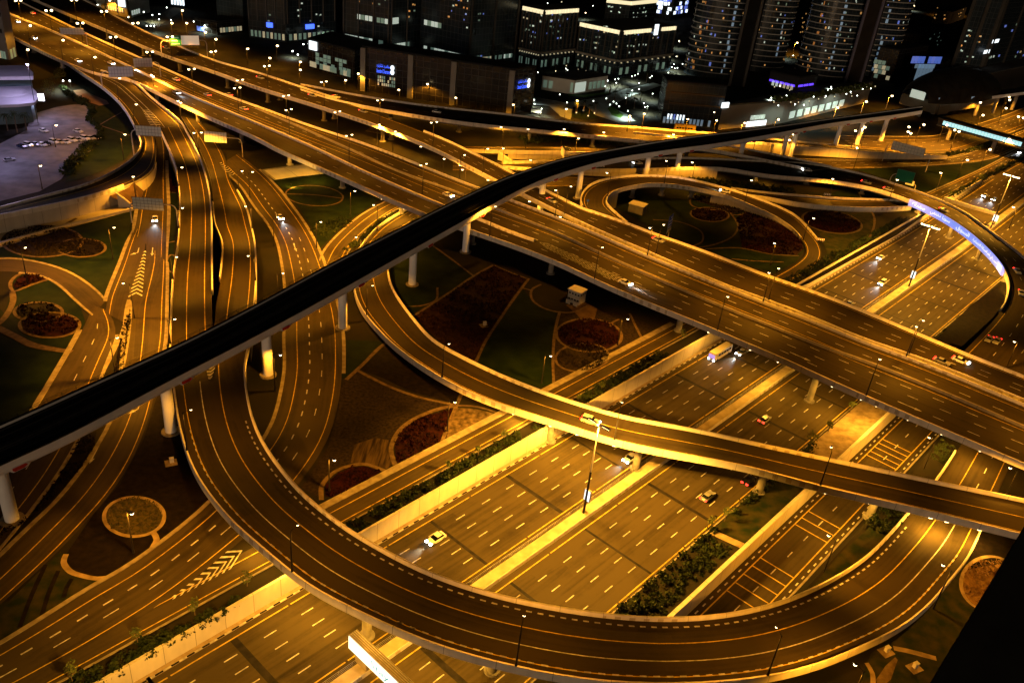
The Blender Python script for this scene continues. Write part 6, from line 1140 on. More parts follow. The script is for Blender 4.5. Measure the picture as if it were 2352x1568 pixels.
gantry('blue direction sign with white legend inside the loop ramp', (1539, 513), 5.2, 7.0, 1.15, (2.6,), (1, 1), M_blue, 'board', 5.0, face=lines_face(M_swhite, [(-.1, .15, .12), (-.38, .38, .07), (-.38, .3, .07), (-.38, .2, .07), (-.4, .4, .14)]))
t = thing('chevron_sign', 'small blue round arrow sign at the loop ramp nose', 'road sign', P(1349, 470, 8.0)); mb = MB(); mb.tube((0, 0, 0), (0, 0, 1.6), .06, .06, 6); mb.build('post', M_steel, t); mb = MB(); mb.tube((0, -.08, 1.7), (0, .0, 1.7), .5, .5, 16); mb.build('disc', M_blue, t)
for k, (u, v, zz, lb) in enumerate([(1883, 556, 0, 'red and white chevron board at the loop bend'), (1899, 452, 1.7, 'black and white chevron board on the low ramp')]):
    t = thing('chevron_board', lb, 'road sign', P(u, v, zz)); 
    for x in (-1.2, 1.2): mb = MB(); mb.tube((x, 0, 0), (x, 0, .9), .05, .05, 6); mb.build('post', M_steel, t)
    mb = MB(); mb.box((0, 0, 1.2), (3.2, .08, .9)); mb.build('board', M_swhite, t); 
    for q in range(4): mb = MB(); mb.box((-1.2+q*.8, -.06, 1.2), (.35, .04, .86)); mb.build('stripe', G_red if k == 0 else surf('black_paint', (.01, .01, .01)), t)
# small structures in the gardens
def hut(u, v, z, sx, sy, h, rz, label, mat, name='utility_house', windows=True):
    p = P(u, v, z); t = thing(name, label, 'small building', p, rz); mb = MB(); mb.box((0, 0, h/2), (sx, sy, h)); mb.build('wall', mat, t); mb = MB(); mb.box((0, 0, h+.12), (sx+.5, sy+.5, .24)); mb.build('roof', surf('pale_roof', (.62, .58, .48), (.7, .66, .56), .8), t)
    if windows:
        for j, zz in enumerate((h*.32, h*.78)):
            for k in range(4): mb = MB(); mb.box((-sx*.36+k*sx*.24, -sy/2-.02, zz), (sx*.14, .06, h*.13)); mb.build('window', surf('dark_window', (.02, .02, .02), None, rough=.3), t)
        for k in range(3): mb = MB(); mb.box((sx/2+.02, -sy*.3+k*sy*.3, h*.78), (.06, sy*.16, h*.13)); mb.build('window', surf('dark_window', (.02, .02, .02)), t)
        for k in range(2): mb = MB(); mb.box((-sx*.25+k*sx*.6, -sy/2-1.4, .8), (sx*.35, .12, 1.6)); mb.build('screen_wall', mat, t)
    return t
hut(1323, 692, 0, 4.6, 4.0, 4.4, -.75+.2, 'small pale two storey utility house by a flyover pier', surf('house_paint', (.34, .31, .24), (.42, .38, .3), .6)); hut(1463, 487, 0, 6.5, 5.0, 3.6, -.45, 'plain grey box hut inside the loop garden', surf('hut_grey', (.16, .15, .14), (.22, .21, .19), .5), 'utility_hut', False)
for u, v, lb in [(1112, 748, 'small pale valve box on a slab in the maroon bed'), (393, 1063, 'small pale valve box in the dark soil left of the ramp'), (2035, 1497, 'small white cabinet at the foot of the ramp'), (2100, 1534, 'pale slab cabinet in the lower right grass')]:
    t = thing('utility_cabinet', lb, 'cabinet', P(u, v, 0.05), .5); mb = MB(); mb.box((0, 0, .05), (2.6, 2.2, .25)); mb.build('slab', M_sand, t); mb = MB(); mb.box((.2, .1, .7), (.9, .7, 1.1)); mb.build('box', surf('cabinet_paint', (.55, .52, .45)), t); mb = MB(); mb.box((.2, .1, 1.3), (1.0, .8, .1)); mb.build('lid', surf('cabinet_lid', (.6, .57, .5)), t)

# ------------------------------------------------------------------ the far district
M_g1 = glass_wall('glass_blueblack', (.011, .018, .024), (.036, .042, .048), 3.0, 3.8, .1); M_g2 = glass_wall('glass_brown', (.012, .01, .008), (.03, .025, .02), 4.0, 3.6, .14); M_roofd = surf('dark_roof', (.012, .012, .012), (.022, .022, .022), .1); M_st = surf('dark_stone', (.05, .047, .042), (.07, .066, .06), .1); M_pale = surf('pale_render', (.2, .18, .15), (.27, .25, .21), .06)
M_fin = surf('facade_fin', (.09, .085, .08), None, rough=.6)
def h_for(base, v_top):
    """height at which a vertical edge standing on a frame point reaches frame row v_top"""
    g = P(*base, 0); zs = np.linspace(2, 120, 600); return float(zs[int(np.argmin([abs(proj((g[0], g[1], z))[1]-v_top) for z in zs]))])
class Bld:
    def __init__(b, name, label, Lp, Cp, Rp, h, mat, roof=None, cat='building', z0=0.0, par=1.0):
        b.l, b.c, b.r = P(*Lp, z0), P(*Cp, z0), P(*Rp, z0); b.q = b.l+b.r-b.c; b.h = h; b.z0 = z0
        b.t = thing(name, label, cat, (b.c[0], b.c[1], z0)); b.o = np.array(b.t.location); pl_ = [b.l-b.o, b.c-b.o, b.r-b.o, b.q-b.o]
        ar = sum(pl_[i][0]*pl_[(i+1) % 4][1]-pl_[(i+1) % 4][0]*pl_[i][1] for i in range(4)); pl_ = pl_ if ar > 0 else pl_[::-1]
        mb = MB(); mb.prism(pl_, -.5, h, True); mb.build('wall', mat, b.t); cen = sum(pl_)/4
        mb = MB(); mb.prism([cen+(p-cen)*1.008 for p in pl_], h, h+par); mb.build('roof', roof or M_roofd, b.t); b.n = 0
    def pl(b, side):
        a, e = (b.l, b.c) if side == 'L' else (b.c, b.r); ex = e-a; W = np.linalg.norm(ex); ex = ex/W; nr = np.array([ex[1], -ex[0], 0])
        if nr@(np.array([0, 0, 0])-a) < 0: nr = -nr
        return a, ex, W, nr
    def box(b, side, x0, x1, z0, z1, mat, name='window', d=.3, off=0.0):
        a, ex, W, nr = b.pl(side); mb = MB(); z0 += 0; pts = []
        for y in (off-.1, off+d):
            for x, z in ((x0, z0), (x1, z0), (x1, z1), (x0, z1)): pts.append(a+ex*x+nr*y+np.array([0, 0, z])-b.o)
        mb.add(pts, [(0, 3, 2, 1), (4, 5, 6, 7), (0, 1, 5, 4), (1, 2, 6, 5), (2, 3, 7, 6), (3, 0, 4, 7)]); b.n += 1; return mb.build(name, mat, b.t)
    def hit(b, side, u, v):
        a, ex, W, nr = b.pl(side); d = P(u, v, 0)-np.array([0, 0, CAM_H]); c = np.array([0, 0, CAM_H]); t = ((a-c)@nr)/(d@nr); q = c+d*t; return (q-a)@ex, q[2]-b.z0
    def row(b, side, p0, p1, hgt, n, mats, gap=.15, prob=1.0, name='window', d=.3):
        x0, z0 = b.hit(side, *p0); x1, z1 = b.hit(side, *p1); zz = (z0+z1)/2; w = (x1-x0)/n
        for k in range(n):
            if rng.random() > prob or b.n > 95: continue
            m = mats[rng.integers(0, len(mats))]; b.box(side, x0+w*(k+gap/2), x0+w*(k+1-gap/2), zz, zz+hgt, m, name, d)
    def specks(b, side, n, mats, z0=6, z1=None, w=.85, hh=.95):  # small glowing panes: lit windows and painted reflections of lights in the glass
        a, ex, W, nr = b.pl(side)
        cx, cz = rng.uniform(.1, .85), rng.uniform(z0, z1 or b.h*.9)
        for k in range(int(n*1.7)):
            if b.n > 98: return
            if k % 4 == 0: cx, cz = rng.uniform(.05, .9), rng.uniform(z0, z1 or b.h*.9)
            x = min(.94, max(.04, cx+rng.normal()*.05))*W; z = max(z0, cz+rng.normal()*2.5); z = round(z/3.8)*3.8+rng.uniform(.4, 1.4); b.box(side, x, x+w*rng.uniform(.6, 1.8), z, z+hh, mats[rng.integers(0, len(mats))], 'window', .2)
    def fins(b, side, n, x0=.03, x1=.97, z0=8, z1=None, mat=None, wd=.7):
        W = b.pl(side)[2]
        for k in range(n): x = (x0+(x1-x0)*k/(n-1))*W; b.box(side, x-wd/2, x+wd/2, z0, z1 or b.h, mat or M_fin, 'fin', .7)
WIN = [G_winw, G_winw, G_wing]; GLINT = [G_wino, G_winb, G_winw, G_wing, G_wino]
b = Bld('office_tower', 'dark glass office tower with a lit colonnade base at the upper left', (572, 86), (658, 98), (772, 88), 75, M_g1); b.row('L', (575, 82), (656, 94), 4.0, 9, [G_wing, G_winy], .45); b.row('R', (662, 94), (768, 84), 4.0, 10, [G_wing, G_winy], .45); b.fins('L', 5, z0=12); b.fins('R', 5, z0=12); b.specks('L', 14, [G_wing, G_wing, G_winw]); b.specks('R', 14, [G_wing, G_winw]); b.row('L', (612, 62), (628, 64), 3, 1, [G_signb], d=.9, name='lit_sign'); b.row('R', (700, 68), (722, 65), 3, 1, [G_signb], d=.9, name='lit_sign')
b = Bld('office_block', 'low office block with a lit window grid and a white roof sign', (708, 157), (814, 186), (866, 166), 17, M_g2); b.row('L', (712, 152), (805, 178), 3.2, 12, [G_winy, G_wing], .1, .95)
for k, pr in enumerate((.55, .5, .6)): b.row('L', (716, 143-k*9), (806, 169-k*9), 2.0, 10, [G_wing], .2, pr)
b.row('L', (711, 113), (730, 117), 5.0, 1, [G_signw], d=1.0, name='lit_sign')
b = Bld('office_tower', 'dark glass tower with lit office rows, left of the pair behind the low block', (787, 128), (894, 148), (968, 136), 78, M_g1); b.row('L', (792, 88), (880, 111), 3.6, 8, WIN, .12, .9); b.row('L', (820, 42), (892, 58), 3.0, 8, WIN, .2, .9); b.row('R', (900, 113), (940, 107), 3.0, 4, WIN, .15); b.row('R', (898, 57), (916, 54), 3.8, 1, WIN); b.fins('L', 4, z0=8); b.fins('R', 3, z0=8); b.specks('L', 30, GLINT, 30); b.specks('R', 14, GLINT, 20)
b = Bld('office_tower', 'taller dark glass tower with lit office rows, right of the pair', (963, 140), (1071, 166), (1182, 150), 85, M_g1); b.row('L', (965, 114), (1070, 144), 3.8, 13, WIN, .14, .8); b.row('L', (966, 54), (1022, 69), 3.2, 7, WIN, .15, .85); b.row('R', (1077, 146), (1176, 131), 2.6, 24, [G_winw, G_wing, G_winy, G_wing], .3, .85); b.specks('L', 26, [G_wino, G_winb, G_winw], 28); b.specks('R', 16, [G_wing, G_winb]); b.fins('R', 3, z0=8, mat=M_st, wd=1.2); b.row('L', (1030, 5), (1050, 8), 4, 2, WIN)
b = Bld('office_block', 'long low dark office block with blue lettering and tall pale piers', (833, 208), (1169, 262), (1222, 253), 24, M_g2, M_roofd)
for x in (833, 940, 1037, 1167):
    q = b.hit('L', x+2, 208+(x-833)*.161)[0]; b.box('L', q-1.5, q+1.5, 0, 24, M_pale, 'pier', 1.6)
for k in range(3): b.row('L', (867, 195-k*8), (908, 202-k*8), 1.5, 9, [G_winy, G_wing], .35, .85)
def sign_on(b, side, p0, p1, hgt, en, ar, mat=G_signb):
    a, ex, W, nr = b.pl(side); x0, z0 = b.hit(side, *p0); x1, z1 = b.hit(side, *p1); zz = (z0+z1)/2
    g = a+nr*.8+np.array([0, 0, zz])
    if ex@CR < 0: g = g+ex*x1; ex = -ex
    else: g = g+ex*x0
    lettering(en, g, ex, np.array([0, 0, 1.0]), abs(x1-x0)*.78, hgt*.42, mat, b.t); lettering(shape_ar(ar), g+np.array([0, 0, hgt*.55]), ex, np.array([0, 0, 1.0]), abs(x1-x0)*.78, hgt*.45, mat, b.t)
    mb = MB(); e0 = g+ex*abs(x1-x0)*.9
    for dz, r in ((.25, .5), (.75, .5)): mb.add([e0+ex*math.cos(t_)*hgt*.24*r*2+np.array([0, 0, hgt*dz+math.sin(t_)*hgt*.28])-b.o+nr*.02 for t_ in np.linspace(0, 2*math.pi, 14, endpoint=False)], [tuple(range(14))])
    mb.build('emblem', G_signw, b.t)
sign_on(b, 'L', (866, 166), (906, 172), 5.0, 'Standard Chartered', 'ستاندرد تشارترد'); sign_on(b, 'R', (1186, 206), (1214, 199), 5.0, 'Standard Chartered', 'ستاندرد تشارترد')
# stone office towers with lit cornices
for nm, lab, L_, C_, Rr_, h, cor in [('office_tower', 'stone office tower with a lit cream cornice, left one', (1188, 150), (1236, 162), (1314, 152), h_for((1236, 162), 27), (28, 45)), ('office_tower', 'stone office tower with a long lit cream cornice, centre one', (1318, 158), (1412, 180), (1538, 162), h_for((1412, 180), 74), (0, 0))]:
    b = Bld(nm, lab, L_, C_, Rr_, h, M_g1, M_st)
    for sd in 'LR':
        W = b.pl(sd)[2]; b.fins(sd, 7 if sd == 'L' else 9, z0=13, mat=M_st, wd=.9)
        cor_ = lambda a_, e_: [b.box(sd, x_, min(x_+2.5, e_*W), h-1.7+rng.uniform(-.08, .08), h+.7, G_corn, 'lit_cornice', .9) for x_ in np.arange(a_*W, e_*W-1, 2.8)]
        if sd == 'L' or L_[0] < 1300: cor_(.02, .97)
        else: cor_(.03, .5); cor_(.7, .97); b.box(sd, .57*W, .63*W, h-4, h+3, G_signw, 'lit_sign', .8)
        b.box(sd, 0, W, 11.0, 12.2, M_pale, 'podium_band', 1.2)
        for k in range(9): x = (.06+.11*k)*W; b.box(sd, x, x+.5, 9.6, 10.4, G_winy, 'downlight', 1.0); b.box(sd, x, x+.045*W, 2.0, 6.5, [G_wing, G_wing, surf('dark_window', (.02, .02, .02))][k % 3], 'shop_window', .3)
        b.n = 50; b.specks(sd, 15, [G_wing, G_winb, G_winy, G_winw, G_wing], 16)
b = Bld('office_tower', 'far stone building with a lit cornice behind the cornice towers', (1385, 60), (1440, 66), (1500, 58), h_for((1440, 66), 4), M_g1, M_st); W = b.pl('L')[2]; b.box('L', 0, W, b.h-3, b.h, G_corn, 'lit_cornice', 1); W = b.pl('R')[2]; b.box('R', 0, W, b.h-3, b.h, G_corn, 'lit_cornice', 1); b.specks('L', 8, WIN); b.specks('R', 8, WIN)
b = Bld('shop_block', 'blue lit shop front far behind the cornice tower', (1500, 40), (1540, 46), (1575, 40), 22, M_g1); b.specks('L', 20, [G_winb, G_signw], 2, 20, 3, 3); b.specks('R', 18, [G_winb, G_signw], 2, 20, 3, 3)
b = Bld('pavilion', 'low white fronted pavilion with a dark curved roof on the plaza', (1243, 206), (1316, 217), (1392, 205), 8.5, surf('white_stone', (.5, .5, .46), (.58, .58, .54), .2)); b.row('L', (1245, 200), (1270, 204), 4.5, 2, [G_wing], .3); b.row('R', (1350, 206), (1388, 200), 4.5, 4, [G_wing], .3); b.row('L', (1308, 212), (1315, 213), 6, 1, [G_wing]); b.row('R', (1317, 213), (1345, 210), 6, 1, [G_winw])
# round glass towers
def round_tower(name, label, cu, cv, ru, h, step, specks, streaks):
    c = P(cu, cv, 0); d = np.linalg.norm(c-np.array([0, 0, CAM_H])); r = ru/FPX*d; t = thing(name, label, 'tower', c); ry = r*.62; rz = .15; n = 40
    def ring(k, z): return [(math.cos(a)*r*k*math.cos(rz)-math.sin(a)*ry*k*math.sin(rz), math.cos(a)*r*k*math.sin(rz)+math.sin(a)*ry*k*math.cos(rz), z) for a in np.linspace(0, 2*math.pi, n, endpoint=False)]
    mb = MB(); mb.prism([p[:2] for p in ring(1, 0)], -.3, h, True); mb.build('wall', M_g1, t)
    for z in np.arange(step, h, step): mb = MB(); mb.prism([p[:2] for p in ring(1.045, 0)], z-.28, z+.28); mb.build('floor_slab', surf('slab_edge', (.42, .42, .42), None), t)
    k = 0
    def pane(a, z, w, hh, m):
        p0, p1 = [(math.cos(q)*r*1.02*math.cos(rz)-math.sin(q)*ry*1.02*math.sin(rz), math.cos(q)*r*1.02*math.sin(rz)+math.sin(q)*ry*1.02*math.cos(rz)) for q in (a, a+w/r)]
        mb = MB(); mb.quad((*p0, z), (*p1, z), (*p1, z+hh), (*p0, z+hh)); mb.build('window', m, t)
    for _ in range(specks): pane(rng.uniform(math.pi*1.02, math.pi*1.98), rng.integers(1, int(h/step))*step+rng.uniform(.5, 1.6), rng.uniform(.5, 1.3), step*rng.uniform(.2, .45), GLINT[rng.integers(0, 5)])
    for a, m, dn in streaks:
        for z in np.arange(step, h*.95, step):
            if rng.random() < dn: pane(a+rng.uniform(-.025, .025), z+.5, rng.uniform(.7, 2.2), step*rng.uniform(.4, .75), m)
    return t
G_strk = glow('amber_reflection', (1.0, .42, .1), .16); G_strb = glow('window_and_reflection_blue', (.4, .6, .8), .2)  # streaks paint mirrored lights onto the towers; blue also fills lit windows
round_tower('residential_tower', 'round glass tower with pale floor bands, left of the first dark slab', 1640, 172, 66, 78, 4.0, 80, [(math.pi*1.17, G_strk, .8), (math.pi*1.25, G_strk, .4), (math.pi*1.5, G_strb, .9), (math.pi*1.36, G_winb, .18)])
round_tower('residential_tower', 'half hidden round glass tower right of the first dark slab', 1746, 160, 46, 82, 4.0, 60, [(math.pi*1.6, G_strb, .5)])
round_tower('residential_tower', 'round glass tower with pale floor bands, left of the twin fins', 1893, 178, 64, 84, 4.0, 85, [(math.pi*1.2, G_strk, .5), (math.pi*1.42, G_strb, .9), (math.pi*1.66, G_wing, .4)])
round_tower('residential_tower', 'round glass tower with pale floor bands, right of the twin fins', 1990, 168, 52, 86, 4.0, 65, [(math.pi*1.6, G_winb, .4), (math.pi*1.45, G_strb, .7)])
b = Bld('tower_slab', 'black lift slab with pale edges between two round towers', (1674, 197), (1706, 199), (1716, 190), 95, surf('black_slab', (.008, .008, .008), (.014, .014, .014), .1)); W = b.pl('L')[2]; b.box('L', -.8, .9, 0, 95, M_fin, 'edge_fin', 1.2); b.box('L', W-.9, W+.8, 0, 95, M_fin, 'edge_fin', 1.2)
b = Bld('tower_slab', 'twin finned lift slab of the right hand round tower', (1938, 196), (1972, 198), (1982, 188), 95, surf('brown_slab', (.02, .015, .012), (.03, .024, .018), .1)); W = b.pl('L')[2]; b.box('L', -.8, .9, 0, 95, surf('violet_fin', (.14, .13, .18), None), 'edge_fin', 1.2); b.box('L', W-.9, W+.8, 0, 95, surf('violet_fin', (.14, .13, .18)), 'edge_fin', 1.2)
b = Bld('office_block', 'brown office block seen between the two round towers', (1788, 110), (1846, 106), (1862, 96), 26, M_g2); b.row('L', (1781, 100), (1793, 99), 4, 1, [G_signw], d=.8, name='lit_sign'); b.specks('L', 5, [G_wino])
b = Bld('office_block', 'curved dark office block with bluish lit ground floor', (1506, 268), (1516, 284), (1650, 296), 24, M_g1); b.row('R', (1530, 273), (1572, 277), 3, 6, [G_winb, G_signw], .5, .8); b.row('R', (1520, 282), (1640, 292), 3.5, 14, [G_strb], .4, .7); b.box('R', 3, 34, 12, 12.8, surf('brown_band', (.12, .07, .03)), 'band', .5); b.box('R', 3, 34, 18, 18.7, surf('brown_band', (.12, .07, .03)), 'band', .5)
mall = Bld('mall', 'long pale mall building with a garden roof', (1648, 298), (1792, 284), (1990, 236), 13.5, M_pale, surf('mall_roof', (.05, .05, .045), (.08, .08, .07), .1)); b = mall
b.row('L', (1655, 246), (1672, 249), 3, 1, [G_signw], d=.8, name='lit_sign'); b.row('L', (1722, 276), (1755, 273), 2.6, 7, [G_winw], .2); b.row('L', (1712, 292), (1758, 288), 3.2, 4, [G_signw], .1); b.row('R', (1808, 274), (1938, 242), 4.2, 8, [G_winw], .35)
hw2 = mall
for i, (x, y) in enumerate([(30, 900), (55, 940), (95, 970), (130, 900), (170, 880), (210, 940), (250, 958), (280, 940), (330, 965), (380, 930), (420, 890), (465, 910), (530, 885), (612, 888), (720, 865), (770, 885), (820, 880), (690, 830), (760, 845), (800, 805), (870, 820), (905, 800), (945, 815), (985, 795), (580, 800), (660, 825), (550, 830), (60, 800), (110, 790), (200, 830)]):
    p = P(1764+x/4, y/4+6, 14.6); plaza_lamp(1764+x/4, y/4, 14.6, 1.4, 'roof garden light on the pale mall, '+(ORD+['twenty first', 'twenty second', 'twenty third', 'twenty fourth', 'twenty fifth', 'twenty sixth', 'twenty seventh', 'twenty eighth', 'twenty ninth', 'thirtieth'])[i]+' along the terrace', i % 6 == 0, [G_white, G_corn][i % 2], .34, 'garden_light', 'roof garden lights of the mall')
hedge('lit shrubs of the roof garden on the pale mall', [P(u, v, 14.6) for u, v in ((1780, 232), (1830, 226), (1880, 220), (1940, 210), (2000, 200))], 9.0, 2.4, 2.2, M_leaf2, .7)
b = Bld('cafe_pavilion', 'dark roofed terrace pavilion with violet light strips', (1764, 190), (1830, 206), (1872, 200), 7, surf('pav_dark', (.03, .03, .03)), z0=14.6); b.row('L', (1766, 186), (1826, 200), 1.2, 5, [G_pur], .2); b.row('R', (1832, 200), (1868, 196), 1.2, 3, [G_pur], .2); b.row('L', (1770, 196), (1822, 207), 3, 6, [G_winw, G_winy], .4)
b = Bld('office_block', 'low block with pale lit window strips right of the round towers', (2000, 182), (2044, 190), (2110, 178), 24, M_g2)
for k in range(4): b.row('L', (2006, 178-k*11), (2042, 185-k*11), 3, 4, [G_winy, G_wing], .1, .8)
b = Bld('office_block', 'low block with a blue lit glass front beside the station', (2078, 206), (2148, 206), (2180, 190), 20, surf('grey_stone', (.03, .03, .032), (.05, .05, .05), .1)); b.row('L', (2092, 142), (2158, 150), 5, 9, [G_winb, glow('blue_window_dim', (.12, .22, .8), .5)], .15, .9); b.row('L', (2092, 154), (2145, 160), 3, 7, [G_strb], .2, .8); b.row('L', (2092, 204), (2130, 200), 4, 6, [G_signw], .6); b.row('L', (2096, 190), (2136, 180), 12, 5, [G_strb], .15)
b = Bld('office_tower', 'huge black tower with leaning pale columns at the top right corner', (2168, 200), (2236, 208), (2400, 168), 150, M_g1); b.fins('L', 3, z0=2, mat=M_st, wd=2.6); b.fins('R', 5, z0=2, mat=M_st, wd=2.2); b.specks('R', 30, [G_winb, G_winw, G_wino, G_wing], 6, 60, 2, 1.6); b.specks('L', 16, [G_wing, G_wino, G_winw], 6, 50); b.row('R', (2276, 102), (2294, 96), 2.6, 1, [G_signw]); b.row('R', (2257, 125), (2274, 121), 2.6, 1, [G_signw])
b = Bld('office_block', 'amber lit low building at the top right behind the towers', (2140, 52), (2180, 56), (2212, 44), 14, surf('ochre_wall', (.3, .2, .1), (.36, .25, .13), .1)); b.specks('L', 5, [G_wino], 2, 12); b.specks('R', 5, [G_wino], 2, 12)
b = Bld('office_block', 'dark roofed hall behind the low lit blocks', (2038, 118), (2120, 124), (2190, 104), 16, M_g2); b.specks('R', 6, [G_wing], 4, 14)
b = Bld('office_tower', 'grey residential tower at the top left corner', (-60, 118), (22, 138), (40, 128), 62, surf('grey_render', (.16, .15, .15), (.2, .19, .19), .1)); b.row('L', (0, 140), (16, 137), 5, 3, [G_winy, G_wing], .3); b.row('R', (24, 136), (38, 130), 5, 2, [G_wing], .4)
for k in range(8):
    for j in range(3): x = (.62+.13*j)*b.pl('L')[2]; b.box('L', x, x+1.6, 14+k*5.5, 16.2+k*5.5, [surf('dark_window', (.02, .02, .02)), surf('dark_window', (.02, .02, .02)), G_wing][(k*3+j) % 7 // 3], 'window', .2)
b = Bld('office_block', 'pale low building with a row of lit windows at the top left', (196, 22), (300, 42), (345, 28), 18, surf('cream_render', (.24, .22, .18), (.3, .28, .23), .1)); b.row('L', (248, 22), (285, 30), 2.8, 7, [G_winy], .4); b.row('L', (273, 14), (290, 17), 5, 1, [G_signw], d=1, name='lit_sign'); b.row('R', (302, 36), (322, 30), 3, 4, [G_winw], .4); b.fins('L', 5, z0=2)
b = Bld('tower', 'building with bright white vertical light strips at the top left', (392, 16), (424, 20), (440, 14), 24, M_g1)
for k in range(5): x = (.1+.2*k)*b.pl('L')[2]; b.box('L', x, x+1.2, 2, 22, G_signw, 'light_strip', .6)
b = Bld('shop_block', 'low lit podium beside the far street at the upper left', (450, 72), (500, 80), (560, 74), 8, M_g2); b.row('L', (452, 70), (470, 73), 3, 3, [G_winb], .3); b.row('R', (505, 76), (556, 70), 3, 8, [G_wing, G_winy], .3, .8)
b = Bld('office_tower', 'dim glass tower behind the upper left podium', (500, 50), (560, 62), (640, 50), 60, M_g1); b.specks('L', 12, WIN); b.specks('R', 14, WIN)
# two tier pavilion beside the car park
t = thing('showroom', 'two tier round cornered showroom with violet lit roofs left of the ramp', 'building', P(20, 240, 0)); o0 = np.array(t.location)
M_vroof = surf('showroom_roof', (.42, .4, .44), (.5, .48, .52), .1)
def slab(nm, pts, z0, z1, m):
    mb = MB(); q = [(P(u, v, z1)-o0) for u, v in pts]; mb.prism([p[:2] for p in q], z0, z1); return mb.build(nm, m, t)
rr = [(-80, 190), (-20, 186), (40, 186), (68, 195), (84, 212), (88, 226), (78, 236), (40, 240), (-20, 242), (-80, 244)]
slab('front_roof', rr, 9.0, 10.2, M_vroof); slab('glass_front', [(u*.94-4, v*.97+6) for u, v in rr], -.2, 9.0, glass_wall('teal_glass', (.01, .03, .035), (.06, .1, .1), 3, 4, .15)); slab('rear_roof', [(-80, 152), (56, 150), (76, 166), (76, 176), (-80, 178)], 14.5, 16.0, M_vroof); slab('rear_wall', [(-80, 157), (52, 156), (70, 170), (70, 176), (-80, 180)], -.2, 14.5, glass_wall('teal_glass2', (.01, .025, .035), (.05, .09, .1), 4, 4, .12))
mb = MB(); c = P(12, 212, 10.2)-o0; mb.ball((c[0], c[1], 10.1), 9.0, 24, 5, .16, 0, 1); mb.build('dome', M_vroof, t)
p = P(75, 224, 7.5)-o0; mb = MB(); mb.box((p[0], p[1], 7.6), (9.5, .6, 3.2), .35); mb.build('lit_sign', glow('sign_white_big', (.95, .97, 1.0), 3.0), t); p = P(4, 243, 4)-o0; mb = MB(); mb.box((p[0], p[1], 4.5), (5, .6, 2.0), 0); mb.build('lit_sign', G_signw, t)
for (u, v, z, e) in [(60, 150, 26, 42000), (75, 236, 8, 12000), (-40, 230, 24, 40000), (-30, 400, 16, 15000), (-20, 330, 12, 9000)]:
    d = bpy.data.lights.new('flood', 'POINT'); d.energy = e*.42; d.color = (.66, .56, 1.0); d.shadow_soft_size = 1.0; ld = bpy.data.objects.new('flood_light', d); COL.objects.link(ld); q = P(u, v, z)-o0; ld.parent = t; ld.location = tuple(q)
    mb = MB(); mb.box(tuple(q+np.array([0, 1.2, 0])), (.9, .4, .5)); mb.build('floodlight', G_signw, t)
    mb = MB(); mb.tube((q[0], q[1]+1.2, 0), (q[0], q[1]+1.2, q[2]), .14, .1, 8); mb.build('floodlight_mast', M_pole, t)
# station shell, footbridge, far viaduct
p = P(2178, 244, 4); st = thing('metro_station', 'dark golden shell roofed metro station at the end of the viaduct', 'station', (p[0], p[1], 0), Dw.head(.98)); mb = MB(); nn, mm = 22, 12
for i in range(nn+1):
    x = -48+96*i/nn; k = math.sqrt(max(0, 1-(x/50)**2)); w_, hh = 6+13*k, 3+15*k
    for j in range(mm+1): a = math.pi*j/mm; mb.v.append((x, -math.cos(a)*w_, 12+math.sin(a)*hh))
for i in range(nn):
    for j in range(mm): q = i*(mm+1)+j; mb.f.append((q, q+1, q+mm+2, q+mm+1)); mb.uv.append(None)
mb.build('shell', surf('shell_bronze', (.02, .016, .012), (.035, .03, .022), .2, .45, metal=.3), st, smooth=True)
mb = MB(); mb.box((0, 0, 9), (84, 26, 7)); mb.build('concourse', surf('concourse_wall', (.1, .085, .06), (.14, .12, .09), .1), st)
for k in range(14): mb = MB(); mb.box((-40+k*5.2, -14.3 if False else -18.6+abs(k-6.5)*.95, 14.2), (3.6, .5, 3.2)); mb.build('window', [G_strb, G_signw, G_wing][k % 3] if k < 6 else G_strb, st)
mb = MB(); mb.box((-46, 0, 15), (.6, 10, 5)); mb.build('end_glazing', G_winw, st); mb = MB(); mb.box((-34, -14, 8), (13, .8, 6)); mb.build('plain_wall', surf('station_wall', (.12, .1, .07)), st)
for k in range(5): mb = MB(); mb.tube((-36+k*18, 0, 0), (-36+k*18, 0, 6), 1.4, 1.4, 12); mb.build('pier', C_pier, st)
p0 = P(2160, 276, 10); p1 = P(2420, 352, 9); dv = p1-p0; Lf = np.linalg.norm(dv[:2]); hd = math.atan2(dv[1], dv[0]); fbr = thing('footbridge', 'enclosed footbridge with a strip of cyan lit windows at the right edge', 'footbridge', (p0[0], p0[1], 0), hd)
mb = MB(); mb.box((Lf/2, 0, 9.5), (Lf, 6, 3.6)); mb.build('hall', surf('bridge_shell', (.05, .04, .028), (.07, .06, .045), .2), fbr); mb = MB(); mb.box((Lf/2, 0, 11.6), (Lf+1, 7, .6)); mb.build('roof', surf('bridge_roof', (.06, .05, .035)), fbr); mb = MB(); mb.box((Lf/2, 0, 7.4), (Lf, 6.6, .6)); mb.build('deck', surf('bridge_deck', (.12, .1, .07)), fbr)
x0 = Lf*.06
for k in range(26): mb = MB(); mb.box((x0+k*Lf*.027, -3.05, 9.6), (Lf*.024, .12, 2.4)); mb.build('window', G_cyan, fbr)
for k in range(3): mb = MB(); mb.box((x0+Lf*.027*(26+1.2)+k*2.2, -3.05, 9.6), (2.0, .12, 2.0)); mb.build('window', G_cyan, fbr)
for f in (.12, .52, .9):
    mb = MB(); mb.tube((Lf*f, 0, 0), (Lf*f, 0, 7.2), 1.2, 1.2, 12); mb.build('pier', C_pier, fbr)
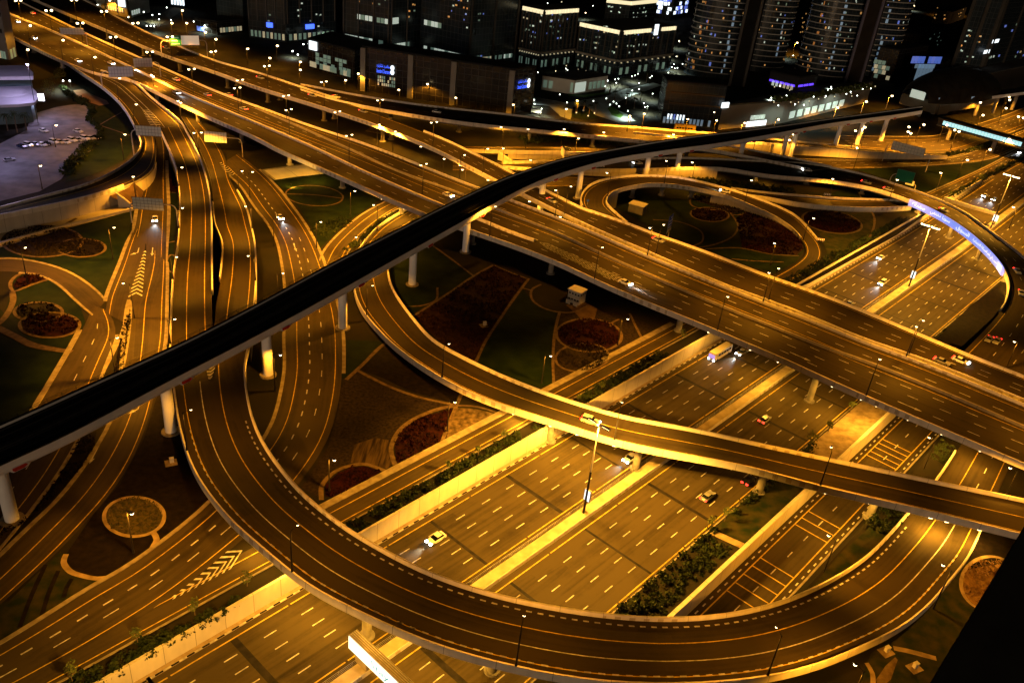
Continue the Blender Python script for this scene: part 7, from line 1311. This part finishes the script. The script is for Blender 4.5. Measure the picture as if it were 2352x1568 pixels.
p0 = P(2225, 226, 13); p1 = P(2440, 198, 13); dv = p1-p0; Lf = np.linalg.norm(dv[:2]); fv = thing('metro_viaduct', 'far piece of metro viaduct beyond the station', 'viaduct', (p0[0], p0[1], 0), math.atan2(dv[1], dv[0])); mb = MB(); mb.box((Lf/2, 0, 13), (Lf, 8.5, 2)); mb.build('girder', M_metro, fv); mb = MB(); mb.box((Lf/2, 0, 14.2), (Lf, 8, .5)); mb.build('track_bed', M_black, fv)
for f in (.12, .3, .5, .72, .9): mb = MB(); mb.tube((Lf*f, 0, 0), (Lf*f, 0, 12.1), 1.2, 1.2, 12); mb.build('pier', C_pier, fv)
p0 = P(2238, 176, 18); p1 = P(2440, 132, 18); dv = p1-p0; Lf = np.linalg.norm(dv[:2]); pw = thing('podium_building', 'long dark podium with a pale roof edge at the upper right', 'building', (p0[0], p0[1], 0), math.atan2(dv[1], dv[0])); mb = MB(); mb.box((Lf/2, 12, 8.5), (Lf, 24, 17)); mb.build('wall', M_g2, pw); mb = MB(); mb.box((Lf/2, 11.9, 17.6), (Lf+1, 25, 1.2)); mb.build('roof', M_st, pw)
# dark tower close to the camera at the right
q0 = np.array([0, 0, CAM_H]); d0 = P(2352, 1213, 0)-q0; d1 = P(2135, 1572, 0)-q0; hx = lambda d, r: q0+d*(r/np.hypot(d[0], d[1]))
a = hx(P(2480, 1000, 0)-q0, 72); c = hx(d1*1.0, 66); c2 = hx(P(2040, 1730, 0)-q0, 63.0)
nt_ = thing('near_tower', 'black unlit edge of the nearby tower at the right corner', 'building', (c2[0], c2[1], 0)); o0 = np.array(nt_.location); mb = MB()
back = np.array([math.sin(.9), -.2, 0])*30
ring_t = [a, a+back, ]; pts = [a, c2, c2+back, a+back]; mb.add([p-o0 for p in pts]+[p-o0+np.array([3, -1, 0])-np.array([0, 0, 1])*(p[2]) for p in pts[1:3]], [(0, 1, 2, 3), (1, 4, 5, 2)])
lo = [np.array([c2[0]+1.0, c2[1]-2.0, 0]), np.array([c2[0]+28, c2[1]-2.0, 0])]; mb = MB(); mb.add([a-o0, c2-o0, c2+back-o0, a+back-o0, lo[0]-o0, lo[1]-o0, a+back*1.2-o0-np.array([0, 0, a[2]])], [(0, 3, 2, 1), (1, 2, 5, 4), (0, 1, 4), (0, 4, 5, 6), (0, 6, 3), (3, 6, 5, 2)])
mb.build('wall', surf('near_wall', (.004, .004, .004), (.007, .007, .006), .3), nt_)
mb = MB(); e = a-c2; 
for k in range(10): f = k/10; mb.tube(c2+e*f-o0+back*.002, c2+e*(f+.1)-o0+back*.002, .12, .12, 6)
mb.build('edge_trim', surf('near_wall', (.004, .004, .004)), nt_)
